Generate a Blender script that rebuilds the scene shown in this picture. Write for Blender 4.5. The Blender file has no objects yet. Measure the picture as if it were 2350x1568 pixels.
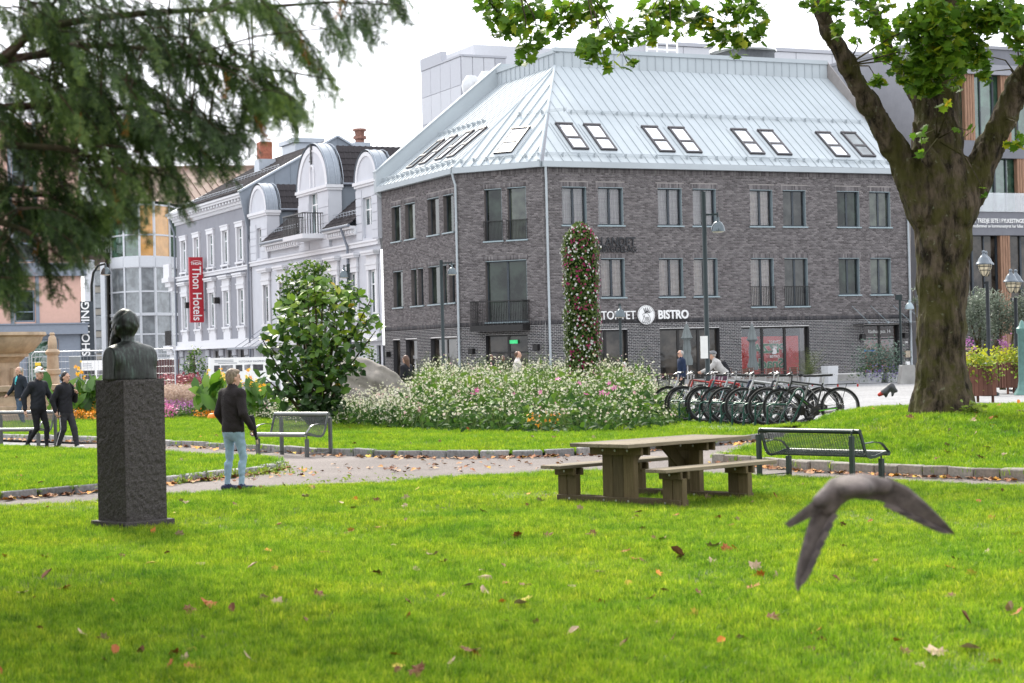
import bpy, bmesh, math, random
import numpy as np
from mathutils import Vector, Matrix, Quaternion
random.seed(7); RNG = np.random.default_rng(11)
SC = bpy.context.scene
COL = SC.collection
PI = math.pi
# ------------------------------------------------------------------ camera
FPX, U0, V0, CAMH = 4367.0, 1175.0, 784.0, 1.85
PITCH = math.atan((812.0 - V0) / FPX); ROLL = 0.024
fwd = Vector((0, math.cos(PITCH), math.sin(PITCH)))
up0 = Vector((0, -math.sin(PITCH), math.cos(PITCH)))
cr = Vector((1, 0, 0)) * math.cos(ROLL) - up0 * math.sin(ROLL)
cu = Vector((1, 0, 0)) * math.sin(ROLL) + up0 * math.cos(ROLL)
CAMP = Vector((0, 0, CAMH))
cd = bpy.data.cameras.new('camera'); cam = bpy.data.objects.new('camera', cd); COL.objects.link(cam)
mw = Matrix.Identity(4)
for i in range(3):
    mw[i][0], mw[i][1], mw[i][2], mw[i][3] = cr[i], cu[i], -fwd[i], CAMP[i]
cam.matrix_world = mw
cd.sensor_width = 36.0; cd.lens = 36.0 * FPX / 2350.0; cd.clip_start = 0.1; cd.clip_end = 2000
cd.dof.use_dof = True; cd.dof.focus_distance = 45.0; cd.dof.aperture_fstop = 4.2
SC.camera = cam
# ------------------------------------------------------------------ world, sun, exposure
SUN_AZ, SUN_EL = math.radians(-20), math.radians(43)     # azimuth from +Y towards +X
sun_dir = Vector((math.sin(SUN_AZ) * math.cos(SUN_EL), math.cos(SUN_AZ) * math.cos(SUN_EL), math.sin(SUN_EL)))
W_ = bpy.data.worlds.new('World'); SC.world = W_; W_.use_nodes = True
nt = W_.node_tree; nt.nodes.clear()
sky = nt.nodes.new('ShaderNodeTexSky'); sky.sky_type = 'NISHITA'; sky.sun_disc = False
sky.sun_elevation = SUN_EL; sky.sun_rotation = SUN_AZ; sky.air_density = 1.0; sky.dust_density = 2.0
mixw = nt.nodes.new('ShaderNodeMix'); mixw.data_type = 'RGBA'; mixw.inputs[0].default_value = 0.86   # thin bright cloud layer over the sky
mixw.inputs[7].default_value = (9.6, 9.8, 10.3, 1)
bg = nt.nodes.new('ShaderNodeBackground'); bg.inputs[1].default_value = 0.115
wo = nt.nodes.new('ShaderNodeOutputWorld')
nt.links.new(sky.outputs[0], mixw.inputs[6]); nt.links.new(mixw.outputs[2], bg.inputs[0]); nt.links.new(bg.outputs[0], wo.inputs[0])
sl = bpy.data.lights.new('sun', 'SUN'); sl.energy = 3.2; sl.angle = math.radians(12); sl.color = (1.0, 0.94, 0.83)
so = bpy.data.objects.new('sun', sl); COL.objects.link(so); so.rotation_euler = sun_dir.to_track_quat('Z', 'Y').to_euler(); so.location = (-30, 40, 60)
SC.view_settings.view_transform = 'Standard'; SC.view_settings.look = 'None'; SC.view_settings.gamma = 1.0
SC.view_settings.use_curve_mapping = False; SC.view_settings.exposure = 1.05
SC.render.engine = 'CYCLES'; SC.cycles.use_denoising = True
SC.cycles.max_bounces = 6; SC.cycles.diffuse_bounces = 3; SC.cycles.glossy_bounces = 3; SC.cycles.transmission_bounces = 4
SC.cycles.transparent_max_bounces = 12; SC.cycles.caustics_reflective = False; SC.cycles.caustics_refractive = False
SC.cycles.sample_clamp_indirect = 6.0
# ------------------------------------------------------------------ places: rays of the picture met with real planes
def ray(u, v): return (fwd * FPX + cr * (u - U0) - cu * (v - V0))
def W(u, v, Y): d = ray(u, v); return CAMP + d * (Y / d.y)
def G(u, v, z=0.0): d = ray(u, v); return CAMP + d * ((z - CAMH) / d.z)
def XY(u, Y):                                   # ground spot under picture column u at distance Y
    return G(u, vground(u, Y))
def vground(u, Y, z=0.0):
    a, b = 500.0, 3000.0
    for _ in range(50):
        m = (a + b) / 2
        if W(u, m, Y).z > z: a = m
        else: b = m
    return a
def sstep(t):
    t = np.clip(t, 0, 1); return t * t * (3 - 2 * t)
def gz(x, y):                                   # lie of the land
    x = np.asarray(x, float); y = np.asarray(y, float)
    m = 0.50 * sstep((y - 27.0) / 6.5) * sstep((x - 4.0) / 3.4) * (1 - sstep((y - 36.5) / 6.0))
    n = 0.02 * np.sin(x * 0.9 + 1.3) * np.sin(y * 0.7) + 0.012 * np.sin(x * 2.1 + y * 1.7)
    return m + n * (y < 45)
# ------------------------------------------------------------------ materials
MATS = {}
def newmat(name):
    m = bpy.data.materials.new(name); m.use_nodes = True; t = m.node_tree; t.nodes.clear()
    o = t.nodes.new('ShaderNodeOutputMaterial'); return m, t, o
def L(t, a, b): t.links.new(a, b)
def ramp(t, stops, fac):
    r = t.nodes.new('ShaderNodeValToRGB'); e = r.color_ramp.elements
    while len(e) < len(stops): e.new(0.5)
    for i, (p, c) in enumerate(stops): e[i].position = p; e[i].color = (c[0], c[1], c[2], 1)
    L(t, fac, r.inputs[0]); return r.outputs[0]
def noise(t, scale, detail=4, rough=.55, vec=None, sc3=None):
    n = t.nodes.new('ShaderNodeTexNoise'); n.inputs['Scale'].default_value = scale; n.inputs['Detail'].default_value = detail; n.inputs['Roughness'].default_value = rough
    tc = t.nodes.new('ShaderNodeTexCoord'); v = tc.outputs['Object']
    if sc3:
        mp = t.nodes.new('ShaderNodeMapping'); mp.inputs['Scale'].default_value = sc3; L(t, v, mp.inputs[0]); v = mp.outputs[0]
    L(t, v, n.inputs['Vector']); return n.outputs[0]
def M(name, col, rough=.6, metal=0.0, var=.18, scale=6.0, bump=0.0, bscale=60.0, spec=.4, sc3=None, emit=0.0, coat=0.0):
    if name in MATS: return MATS[name]
    m, t, o = newmat(name)
    p = t.nodes.new('ShaderNodeBsdfPrincipled')
    lo = [c * (1 - var) for c in col]; hi = [min(1, c * (1 + var)) for c in col]
    c = ramp(t, [(.3, lo), (.7, hi)], noise(t, scale, 5, .6, sc3=sc3))
    L(t, c, p.inputs['Base Color']); p.inputs['Roughness'].default_value = rough; p.inputs['Metallic'].default_value = metal
    p.inputs['Specular IOR Level'].default_value = spec; p.inputs['Coat Weight'].default_value = coat
    if bump:
        b = t.nodes.new('ShaderNodeBump'); b.inputs['Strength'].default_value = bump; b.inputs['Distance'].default_value = .02
        L(t, noise(t, bscale, 6, .65, sc3=sc3), b.inputs['Height']); L(t, b.outputs[0], p.inputs['Normal'])
    if emit:
        L(t, c, p.inputs['Emission Color']); p.inputs['Emission Strength'].default_value = emit
    L(t, p.outputs[0], o.inputs[0]); MATS[name] = m; return m
def rndfac(t):
    a = t.nodes.new('ShaderNodeAttribute'); a.attribute_name = 'rnd'; return a.outputs['Fac']
def leafmat(name, stops, transl=.35, rough=.5, gloss=.25):
    if name in MATS: return MATS[name]
    m, t, o = newmat(name)
    c = ramp(t, stops, rndfac(t))
    p = t.nodes.new('ShaderNodeBsdfPrincipled'); p.inputs['Roughness'].default_value = rough; p.inputs['Specular IOR Level'].default_value = gloss
    tr = t.nodes.new('ShaderNodeBsdfTranslucent'); mx = t.nodes.new('ShaderNodeMixShader'); mx.inputs[0].default_value = transl
    L(t, c, p.inputs['Base Color']); L(t, c, tr.inputs[0]); L(t, p.outputs[0], mx.inputs[1]); L(t, tr.outputs[0], mx.inputs[2]); L(t, mx.outputs[0], o.inputs[0])
    MATS[name] = m; return m
def rndmat(name, stops, rough=.8, bump=0, bscale=80, spec=.3, var=.15, vscale=30):
    if name in MATS: return MATS[name]
    m, t, o = newmat(name)
    c = ramp(t, stops, rndfac(t)); p = t.nodes.new('ShaderNodeBsdfPrincipled'); p.inputs['Roughness'].default_value = rough; p.inputs['Specular IOR Level'].default_value = spec
    mx = t.nodes.new('ShaderNodeMix'); mx.data_type = 'RGBA'; mx.blend_type = 'MULTIPLY'; mx.inputs[0].default_value = 1
    L(t, c, mx.inputs[6]); L(t, ramp(t, [(.3, [1 - var] * 3), (.7, [1 + var] * 3)], noise(t, vscale)), mx.inputs[7]); L(t, mx.outputs[2], p.inputs['Base Color'])
    if bump:
        b = t.nodes.new('ShaderNodeBump'); b.inputs['Strength'].default_value = bump; b.inputs['Distance'].default_value = .01
        L(t, noise(t, bscale), b.inputs['Height']); L(t, b.outputs[0], p.inputs['Normal'])
    L(t, p.outputs[0], o.inputs[0]); MATS[name] = m; return m
def glassmat(name, tint=(.02, .025, .028), refl=.22, clear=0.0, wav=.0, rough=.03, con=(.35, 2.2)):
    """window glass: a coated pane that mirrors part of the surroundings; the rest is a dark room, or (clear) lets the eye through"""
    if name in MATS: return MATS[name]
    m, t, o = newmat(name)
    g = t.nodes.new('ShaderNodeBsdfGlossy'); g.inputs['Roughness'].default_value = rough; g.inputs[0].default_value = (.9, .93, .95, 1)
    if clear:
        d = t.nodes.new('ShaderNodeBsdfTransparent'); d.inputs[0].default_value = (clear, clear, clear * 1.02, 1)
    else:
        d = t.nodes.new('ShaderNodeBsdfDiffuse'); L(t, ramp(t, [(.38, [c * con[0] for c in tint]), (.62, [c * con[1] for c in tint])], noise(t, 1.4, 5)), d.inputs[0])  # blotchy tint painted in to stand for mirrored trees and sky
    fr = t.nodes.new('ShaderNodeFresnel'); fr.inputs[0].default_value = 1.5
    ad = t.nodes.new('ShaderNodeMath'); ad.operation = 'ADD'; ad.use_clamp = True; ad.inputs[1].default_value = refl
    L(t, fr.outputs[0], ad.inputs[0])
    mx = t.nodes.new('ShaderNodeMixShader'); L(t, ad.outputs[0], mx.inputs[0]); L(t, d.outputs[0], mx.inputs[1]); L(t, g.outputs[0], mx.inputs[2])
    if wav:
        b = t.nodes.new('ShaderNodeBump'); b.inputs['Strength'].default_value = wav; b.inputs['Distance'].default_value = .05; L(t, noise(t, 1.6, 2), b.inputs['Height']); L(t, b.outputs[0], g.inputs['Normal'])
    L(t, mx.outputs[0], o.inputs[0]); MATS[name] = m; return m
# ------------------------------------------------------------------ objects
def tag(o, label=None, cat=None, group=None, kind=None):
    if label: o['label'] = label
    if cat: o['category'] = cat
    if group: o['group'] = group
    if kind: o['kind'] = kind
    return o
def thing(name, label, cat, loc=(0, 0, 0), rz=0.0, group=None):
    o = bpy.data.objects.new(name, None); o.empty_display_size = .2; COL.objects.link(o)
    o.location = loc; o.rotation_euler = (0, 0, rz); return tag(o, label, cat, group)
def mset(o, mat):
    for mm in (mat if isinstance(mat, (list, tuple)) else [mat]): o.data.materials.append(mm)
def link(o, parent, world):
    COL.objects.link(o)
    if parent is not None:
        o.parent = parent
        if world:
            m = Matrix.LocRotScale(parent.location, parent.rotation_euler, parent.scale)
            if parent.parent is not None:
                pp = parent.parent
                m = Matrix.LocRotScale(pp.location, pp.rotation_euler, pp.scale) @ parent.matrix_parent_inverse @ m
            o.matrix_parent_inverse = m.inverted()
    return o
class MB:
    def __init__(s): s.v = []; s.f = []; s.m = []; s.r = []
    def add(s, vs, fs, mi=0, r=.5):
        b = len(s.v); s.v.extend([tuple(p) for p in vs])
        for f in fs: s.f.append([b + i for i in f]); s.m.append(mi); s.r.append(r)
        return s
    def obox(s, c, ax, ay, az, mi=0, r=.5):             # centre and half-axis vectors
        c, ax, ay, az = Vector(c), Vector(ax), Vector(ay), Vector(az)
        if ax.cross(ay).dot(az) < 0: ay = -ay
        vs = [c + ax * i + ay * j + az * k for k in (-1, 1) for j in (-1, 1) for i in (-1, 1)]
        return s.add(vs, [(0, 2, 3, 1), (4, 5, 7, 6), (0, 1, 5, 4), (2, 6, 7, 3), (0, 4, 6, 2), (1, 3, 7, 5)], mi, r)
    def box(s, x0, x1, y0, y1, z0, z1, mi=0, r=.5):
        return s.obox(((x0 + x1) / 2, (y0 + y1) / 2, (z0 + z1) / 2), ((x1 - x0) / 2, 0, 0), (0, (y1 - y0) / 2, 0), (0, 0, (z1 - z0) / 2), mi, r)
    def bar(s, a, b, w, h, upv=(0, 0, 1), mi=0, r=.5):
        a, b = Vector(a), Vector(b); d = b - a; l = d.length; d.normalize(); n = Vector(upv); sd = d.cross(n)
        if sd.length < 1e-5: sd = d.cross(Vector((1, 0, 0)))
        sd.normalize(); n = sd.cross(d)
        return s.obox((a + b) / 2, d * l / 2, sd * w / 2, n * h / 2, mi, r)
    def tube(s, path, rad, n=8, mi=0, cap=True, r=.5, closed=False):
        P = [Vector(p) for p in path]; k = len(P); rs = rad if isinstance(rad, (list, tuple)) else [rad] * k
        vs = []; prev = None
        for i, p in enumerate(P):
            if closed: t = P[(i + 1) % k] - P[i - 1]
            else: t = P[min(i + 1, k - 1)] - P[max(i - 1, 0)]
            t.normalize()
            if prev is None:
                a = Vector((0, 0, 1)) if abs(t.z) < .9 else Vector((1, 0, 0)); x = t.cross(a).normalized()
            else:
                x = (prev - t * prev.dot(t)).normalized()
            prev = x; y = t.cross(x)
            for j in range(n):
                an = 2 * PI * j / n; vs.append(p + (x * math.cos(an) + y * math.sin(an)) * rs[i])
        fs = []
        for i in range(k if closed else k - 1):
            i2 = (i + 1) % k
            for j in range(n):
                j2 = (j + 1) % n; fs.append((i * n + j, i * n + j2, i2 * n + j2, i2 * n + j))
        if cap and not closed: fs += [tuple(range(n))[::-1], tuple(range((k - 1) * n, k * n))]
        return s.add(vs, fs, mi, r)
    def lathe(s, c, prof, n=20, mi=0, r=.5, a0=0, a1=2 * PI, axis=None):
        c = Vector(c); vs = []; k = len(prof); full = abs(a1 - a0 - 2 * PI) < 1e-6; m = n if full else n + 1
        Rm = axis if axis is not None else Matrix.Identity(3)
        for (rr, z) in prof:
            for j in range(m):
                an = a0 + (a1 - a0) * j / n; vs.append(c + Rm @ Vector((rr * math.cos(an), rr * math.sin(an), z)))
        fs = []
        for i in range(k - 1):
            for j in range(n):
                j2 = (j + 1) % m; fs.append((i * m + j, i * m + j2, (i + 1) * m + j2, (i + 1) * m + j))
        return s.add(vs, fs, mi, r)
    def extr(s, pts, off, mi=0, r=.5):                   # flat outline pushed along a vector
        P = [Vector(p) for p in pts]; o = Vector(off); n = len(P)
        return s.add(P + [p + o for p in P], [tuple(range(n)), tuple(range(2 * n - 1, n - 1, -1))] + [(i, (i + 1) % n, n + (i + 1) % n, n + i) for i in range(n)], mi, r)
    def build(s, name, mat, parent=None, world=True, smooth=False, bevel=0.0, rnd=False):
        me = bpy.data.meshes.new(name); me.from_pydata(s.v, [], s.f); me.update()
        o = bpy.data.objects.new(name, me); mset(o, mat)
        if any(s.m): me.polygons.foreach_set('material_index', s.m)
        if rnd: me.attributes.new('rnd', 'FLOAT', 'FACE').data.foreach_set('value', s.r)
        if smooth: me.polygons.foreach_set('use_smooth', [True] * len(s.f)); me.set_sharp_from_angle(angle=math.radians(40))
        if bevel:
            b = o.modifiers.new('bevel', 'BEVEL'); b.width = bevel; b.segments = 2; b.limit_method = 'ANGLE'
        return link(o, parent, world)
def npmesh(name, V, F, mat, parent=None, rnd=None, smooth=False, world=True, mi=None):
    V = np.asarray(V, np.float32); F = np.asarray(F, np.int32); k = F.shape[1]; nf = len(F)
    me = bpy.data.meshes.new(name); me.vertices.add(len(V)); me.vertices.foreach_set('co', V.ravel())
    me.loops.add(nf * k); me.loops.foreach_set('vertex_index', F.ravel()); me.polygons.add(nf)
    me.polygons.foreach_set('loop_start', np.arange(0, nf * k, k, dtype=np.int32)); me.polygons.foreach_set('loop_total', np.full(nf, k, np.int32))
    if mi is not None: me.polygons.foreach_set('material_index', np.asarray(mi, np.int32))
    if smooth: me.polygons.foreach_set('use_smooth', np.ones(nf, bool))
    me.update(calc_edges=True)
    if rnd is not None: me.attributes.new('rnd', 'FLOAT', 'FACE').data.foreach_set('value', np.asarray(rnd, np.float32))
    o = bpy.data.objects.new(name, me); mset(o, mat); return link(o, parent, world)
def scat(bv, bf, R, T):
    bv = np.asarray(bv, float); bf = np.asarray(bf, int); K = len(T)
    V = np.einsum('kij,nj->kni', R, bv) + T[:, None, :]
    F = bf[None] + (np.arange(K) * len(bv))[:, None, None]
    return V.reshape(-1, 3), F.reshape(-1, bf.shape[1])
def frames(z, x=None, roll=None):
    """rotation matrices whose third column is z (K,3)"""
    z = z / np.linalg.norm(z, axis=1, keepdims=True)
    a = np.where(np.abs(z[:, 2:3]) < .95, np.array([[0, 0, 1.]]), np.array([[1., 0, 0]])) if x is None else x
    X = np.cross(a, z); X /= np.linalg.norm(X, axis=1, keepdims=True) + 1e-9; Y = np.cross(z, X)
    if roll is not None:
        c, s = np.cos(roll)[:, None], np.sin(roll)[:, None]; X, Y = X * c + Y * s, Y * c - X * s
    return np.stack([X, Y, z], axis=2)
def copyobj(o, parent=None):
    c = o.copy(); COL.objects.link(c); c.parent = parent; return c
def copytree(o, parent=None):
    c = copyobj(o, parent)
    for ch in o.children: copytree(ch, c)
    return c
def struct(o): o['kind'] = 'structure'; return o
def text_mesh(s, size, depth=.02, bold=0.0, align='CENTER'):
    cu_ = bpy.data.curves.new('t', 'FONT'); cu_.body = s; cu_.size = size; cu_.extrude = depth; cu_.align_x = align; cu_.align_y = 'CENTER'; cu_.offset = bold; cu_.resolution_u = 3
    ob = bpy.data.objects.new('t', cu_); COL.objects.link(ob); dg = bpy.context.evaluated_depsgraph_get()
    me = bpy.data.meshes.new_from_object(ob.evaluated_get(dg)); bpy.data.objects.remove(ob); bpy.data.curves.remove(cu_); return me
def letters(name, s, size, org, xdir, updir, mat, parent, depth=.02, bold=0.0, align='CENTER', sx=1.0):
    """raised lettering: org = centre, xdir/updir = reading and up directions"""
    me = text_mesh(s, size, depth, bold, align); me.name = name; x = Vector(xdir).normalized(); y = Vector(updir).normalized(); z = x.cross(y)
    m = Matrix.Identity(4)
    for i in range(3): m[i][0], m[i][1], m[i][2], m[i][3] = x[i] * sx, y[i], z[i], org[i]
    me.transform(m); me.materials.clear(); o = bpy.data.objects.new(name, me); mset(o, mat); return link(o, parent, True)
# ------------------------------------------------------------------ smooth bodies (one continuous surface from rounded limbs)
def cap(a, b, ra, rb, mat=0, k=.03, flat=None): return dict(t='c', a=np.array(a, float), b=np.array(b, float), ra=ra, rb=rb, m=mat, k=k, flat=flat)
def ell(c, r, mat=0, k=.03, R=None): return dict(t='e', a=np.array(c, float), r=np.array(r, float), m=mat, k=k, R=None if R is None else np.array(R))
def sdf_mesh(prims, cell, disp=None, clip=None):
    los, his = [], []
    for p in prims:
        if p['t'] == 'c':
            rr = max(p['ra'], p['rb']) * (max(1, p['flat'][1]) if p['flat'] else 1); l = np.minimum(p['a'], p['b']) - rr; h = np.maximum(p['a'], p['b']) + rr
        else: rr = p['r'].max(); l = p['a'] - rr; h = p['a'] + rr
        p['lo'], p['hi'] = l - p['k'] - cell, h + p['k'] + cell; los.append(p['lo']); his.append(p['hi'])
    lo = np.min(los, 0) - 3 * cell; hi = np.max(his, 0) + 3 * cell; n = np.ceil((hi - lo) / cell).astype(int) + 1
    F = np.full(n, 1.0, np.float32); B = np.full(n, 1e3, np.float32); MT = np.zeros(n, np.int16)
    for p in prims:
        i0 = np.maximum(0, ((p['lo'] - lo) / cell).astype(int)); i1 = np.minimum(n, ((p['hi'] - lo) / cell).astype(int) + 2)
        sl_ = tuple(slice(a, b) for a, b in zip(i0, i1))
        g = np.stack(np.meshgrid(*[lo[d] + cell * np.arange(i0[d], i1[d]) for d in range(3)], indexing='ij'), -1)
        q = g - p['a']
        if p['t'] == 'c':
            ba = p['b'] - p['a']; fac = 1.0
            if p['flat']:
                nn, f = np.array(p['flat'][0], float), p['flat'][1]; q = q + (1 / f - 1) * (q @ nn)[..., None] * nn; ba = ba + (1 / f - 1) * (ba @ nn) * nn; fac = min(1, f)
            h = np.clip((q @ ba) / max(ba @ ba, 1e-9), 0, 1); d = (np.linalg.norm(q - h[..., None] * ba, axis=-1) - (p['ra'] + (p['rb'] - p['ra']) * h)) * fac
        else:
            if p['R'] is not None: q = q @ p['R']
            k0 = np.linalg.norm(q / p['r'], axis=-1); k1 = np.linalg.norm(q / p['r'] ** 2, axis=-1); d = k0 * (k0 - 1) / np.maximum(k1, 1e-6)
        f = F[sl_]; k = p['k']; h = np.clip(.5 + .5 * (f - d) / k, 0, 1); F[sl_] = f * (1 - h) + d * h - k * h * (1 - h)
        b = B[sl_]; c = d < b; MT[sl_] = np.where(c, p['m'], MT[sl_]); B[sl_] = np.minimum(b, d)
    if disp is not None:
        g = np.stack(np.meshgrid(*[lo[d] + cell * np.arange(n[d]) for d in range(3)], indexing='ij'), -1); F = F + disp(g[..., 0], g[..., 1], g[..., 2])
    if clip is not None:
        g = np.stack(np.meshgrid(*[lo[d] + cell * np.arange(n[d]) for d in range(3)], indexing='ij'), -1); F = np.maximum(F, clip(g[..., 0], g[..., 1], g[..., 2])).astype(np.float32)
    ins = F < 0; m = np.array(F.shape) - 1
    cs = [F[dx:dx + m[0], dy:dy + m[1], dz:dz + m[2]] for dx in (0, 1) for dy in (0, 1) for dz in (0, 1)]
    cnt = sum((c < 0).astype(np.int8) for c in cs); act = (cnt > 0) & (cnt < 8); idx = np.full(m, -1, np.int32); ii = np.argwhere(act); idx[act] = np.arange(len(ii))
    cv = np.stack([c[act] for c in cs], 1); off = np.array([(dx, dy, dz) for dx in (0, 1) for dy in (0, 1) for dz in (0, 1)], float)
    S = np.zeros((len(ii), 3)); C = np.zeros(len(ii))
    for a in range(8):
        for b in range(a + 1, 8):
            if np.abs(off[a] - off[b]).sum() == 1:
                x = (cv[:, a] < 0) != (cv[:, b] < 0); t = np.where(x, cv[:, a] / np.where(x, cv[:, a] - cv[:, b], 1), 0)
                S += x[:, None] * (off[a] + t[:, None] * (off[b] - off[a])); C += x
    V = lo + cell * (ii + S / C[:, None])
    mt = MT[tuple(np.minimum(np.rint((V - lo) / cell).astype(int), n - 1).T)]
    Q = []
    for ax in range(3):
        a1, a2 = (ax + 1) % 3, (ax + 2) % 3
        s0 = [slice(None)] * 3; s1 = [slice(None)] * 3; s0[ax] = slice(0, -1); s1[ax] = slice(1, None)
        ch = np.argwhere(ins[tuple(s0)] != ins[tuple(s1)]); ch = ch[(ch[:, a1] > 0) & (ch[:, a2] > 0) & (ch[:, a1] < m[a1]) & (ch[:, a2] < m[a2])]
        e1 = np.zeros(3, int); e1[a1] = 1; e2 = np.zeros(3, int); e2[a2] = 1
        q = np.stack([idx[tuple((ch - e1 - e2).T)], idx[tuple((ch - e2).T)], idx[tuple(ch.T)], idx[tuple((ch - e1).T)]], 1)
        fl = ~ins[tuple(ch.T)]; q[fl] = q[fl][:, ::-1]; Q.append(q)
    Q = np.concatenate(Q); Q = Q[(Q >= 0).all(1)]
    return V, Q, mt
def blob(name, prims, cell, mats, parent=None, world=False, disp=None, clip=None):
    V, Q, mt = sdf_mesh(prims, cell, disp, clip); return npmesh(name, V, Q, mats, parent, smooth=True, world=world, mi=mt[Q[:, 0]])
# ================================================================== THE SETTING: ground, paths, lawns, kerbs
def inpoly(px, py, poly):
    r = np.zeros(px.shape, bool); j = len(poly) - 1
    for i in range(len(poly)):
        xi, yi = poly[i]; xj, yj = poly[j]
        c = ((yi > py) != (yj > py)); xx = (xj - xi) * (py - yi) / (yj - yi + 1e-12) + xi
        r ^= c & (px < xx); j = i
    return r
def gpx(pts): return [tuple(G(u, v).xy) for u, v in pts]
def groundmat(name, stops, scale, bump, bscale, rough=.9, big=.12, joints=None):
    m, t, o = newmat(name); p = t.nodes.new('ShaderNodeBsdfPrincipled'); p.inputs['Roughness'].default_value = rough; p.inputs['Specular IOR Level'].default_value = .25
    c = ramp(t, stops, noise(t, scale, 8, .7)); mx = t.nodes.new('ShaderNodeMix'); mx.data_type = 'RGBA'; mx.blend_type = 'MULTIPLY'; mx.inputs[0].default_value = 1
    L(t, c, mx.inputs[6]); L(t, ramp(t, [(.35, [1 - big] * 3), (.65, [1 + big * .6] * 3)], noise(t, .35, 5, .6)), mx.inputs[7]); col = mx.outputs[2]
    hgt = noise(t, bscale, 6, .7)
    if joints:
        tc = t.nodes.new('ShaderNodeTexCoord'); mp = t.nodes.new('ShaderNodeMapping'); mp.inputs['Rotation'].default_value = (0, 0, joints[2]); L(t, tc.outputs['Object'], mp.inputs[0])
        bt = t.nodes.new('ShaderNodeTexBrick'); bt.inputs['Scale'].default_value = 1; bt.inputs['Brick Width'].default_value = joints[0]; bt.inputs['Row Height'].default_value = joints[1]; bt.inputs['Mortar Size'].default_value = .012
        bt.inputs['Color1'].default_value = (1, 1, 1, 1); bt.inputs['Color2'].default_value = (.84, .84, .85, 1); bt.inputs['Mortar'].default_value = (.55, .54, .52, 1); L(t, mp.outputs[0], bt.inputs[0])
        m2 = t.nodes.new('ShaderNodeMix'); m2.data_type = 'RGBA'; m2.blend_type = 'MULTIPLY'; m2.inputs[0].default_value = 1; L(t, col, m2.inputs[6]); L(t, bt.outputs[0], m2.inputs[7]); col = m2.outputs[2]
    L(t, col, p.inputs['Base Color']); b = t.nodes.new('ShaderNodeBump'); b.inputs['Strength'].default_value = bump; b.inputs['Distance'].default_value = .02
    L(t, hgt, b.inputs['Height']); L(t, b.outputs[0], p.inputs['Normal']); L(t, p.outputs[0], o.inputs[0]); return m
m_plaza = groundmat('plaza_stone', [(.3, (.235, .235, .24)), (.7, (.30, .30, .305))], 3, .15, 50, joints=(.62, .42, .43))
m_road = groundmat('asphalt', [(.3, (.21, .21, .215)), (.7, (.27, .27, .275))], 40, .3, 90)
m_gravel = groundmat('gravel', [(.3, (.09, .074, .068)), (.5, (.17, .148, .138)), (.72, (.255, .225, .212))], 26, .7, 38, big=.2)
m_soil = groundmat('soil', [(.3, (.035, .03, .02)), (.7, (.07, .085, .02))], 9, .6, 30)
def sheet(name, pts, z, mat):
    mb = MB(); mb.add([(x, y, z) for x, y in pts], [tuple(range(len(pts)))]); return struct(mb.build(name, mat))
sheet('ground', [(-900, -300), (900, -300), (900, 1500), (-900, 1500)], -.06, m_road)
sheet('plaza', [(-120, 49.5), (160, 49.5), (160, 330), (-120, 330)], -.012, m_plaza)
# road strip beyond the right lawn with a granite kerb towards the plaza
rk = [tuple(G(u, v).xy) for u, v in ((1200, 952), (1600, 950), (1960, 949), (2350, 949), (2900, 950))]
sheet('road', [(rk[0][0], 30), (rk[-1][0], 30)] + rk[::-1], -.004, m_road)
sheet('gravel_path', [(-26, 5), (26, 5), (26, 37.5), (6.0, 39.2), (6.2, 41.0), (-26, 47)], 0.0, m_gravel)
LAWNS = {
 'near': [(-13, 6.5), (13, 6.5)] + gpx([(2800, 1130), (2350, 1116), (2000, 1108), (1850, 1103), (1750, 1096), (1600, 1089), (1400, 1086), (1240, 1090), (1000, 1103), (850, 1111), (700, 1120), (540, 1129), (420, 1135), (250, 1151), (0, 1162), (-400, 1178)]),
 'left': gpx([(-300, 1165), (0, 1148), (220, 1130), (380, 1112), (500, 1099), (580, 1089), (630, 1080), (643, 1073), (633, 1067), (605, 1062), (500, 1057), (380, 1050), (240, 1044), (0, 1037), (-300, 1030)]),
 'middle': gpx([(-500, 1000), (-100, 1005), (0, 1008), (200, 1014), (400, 1024), (560, 1034), (740, 1044), (900, 1050), (1050, 1052), (1200, 1050), (1350, 1044), (1480, 1036), (1640, 1023), (1740, 1011), (1850, 998), (1945, 990)]) + [tuple(XY(u, Y).xy) for u, Y in ((1955, 39.8), (1880, 40.3), (1790, 41.9), (1700, 43.6), (1620, 45.6), (1560, 47.5))] + gpx([(1300, 946), (900, 942), (600, 955), (380, 958), (220, 970), (120, 974), (0, 977), (-500, 974)]),
 'right': gpx([(1640, 1063), (1750, 1073), (1850, 1082), (1960, 1088), (2100, 1094), (2350, 1104), (2900, 1130)]) + [(22, 41), (12, 42.5), (7.6, 42.6)] + gpx([(1966, 992), (1930, 1003), (1800, 1031), (1700, 1047)]),
}
LAWN_Z = {'near': .012, 'left': .085, 'middle': .085, 'right': .10}
tuft_m = leafmat('grass_blade', [(0, (.046, .112, .007)), (.3, (.12, .24, .010)), (.7, (.245, .405, .015)), (1, (.47, .56, .05))], transl=.5, rough=.45, gloss=.3)
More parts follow.
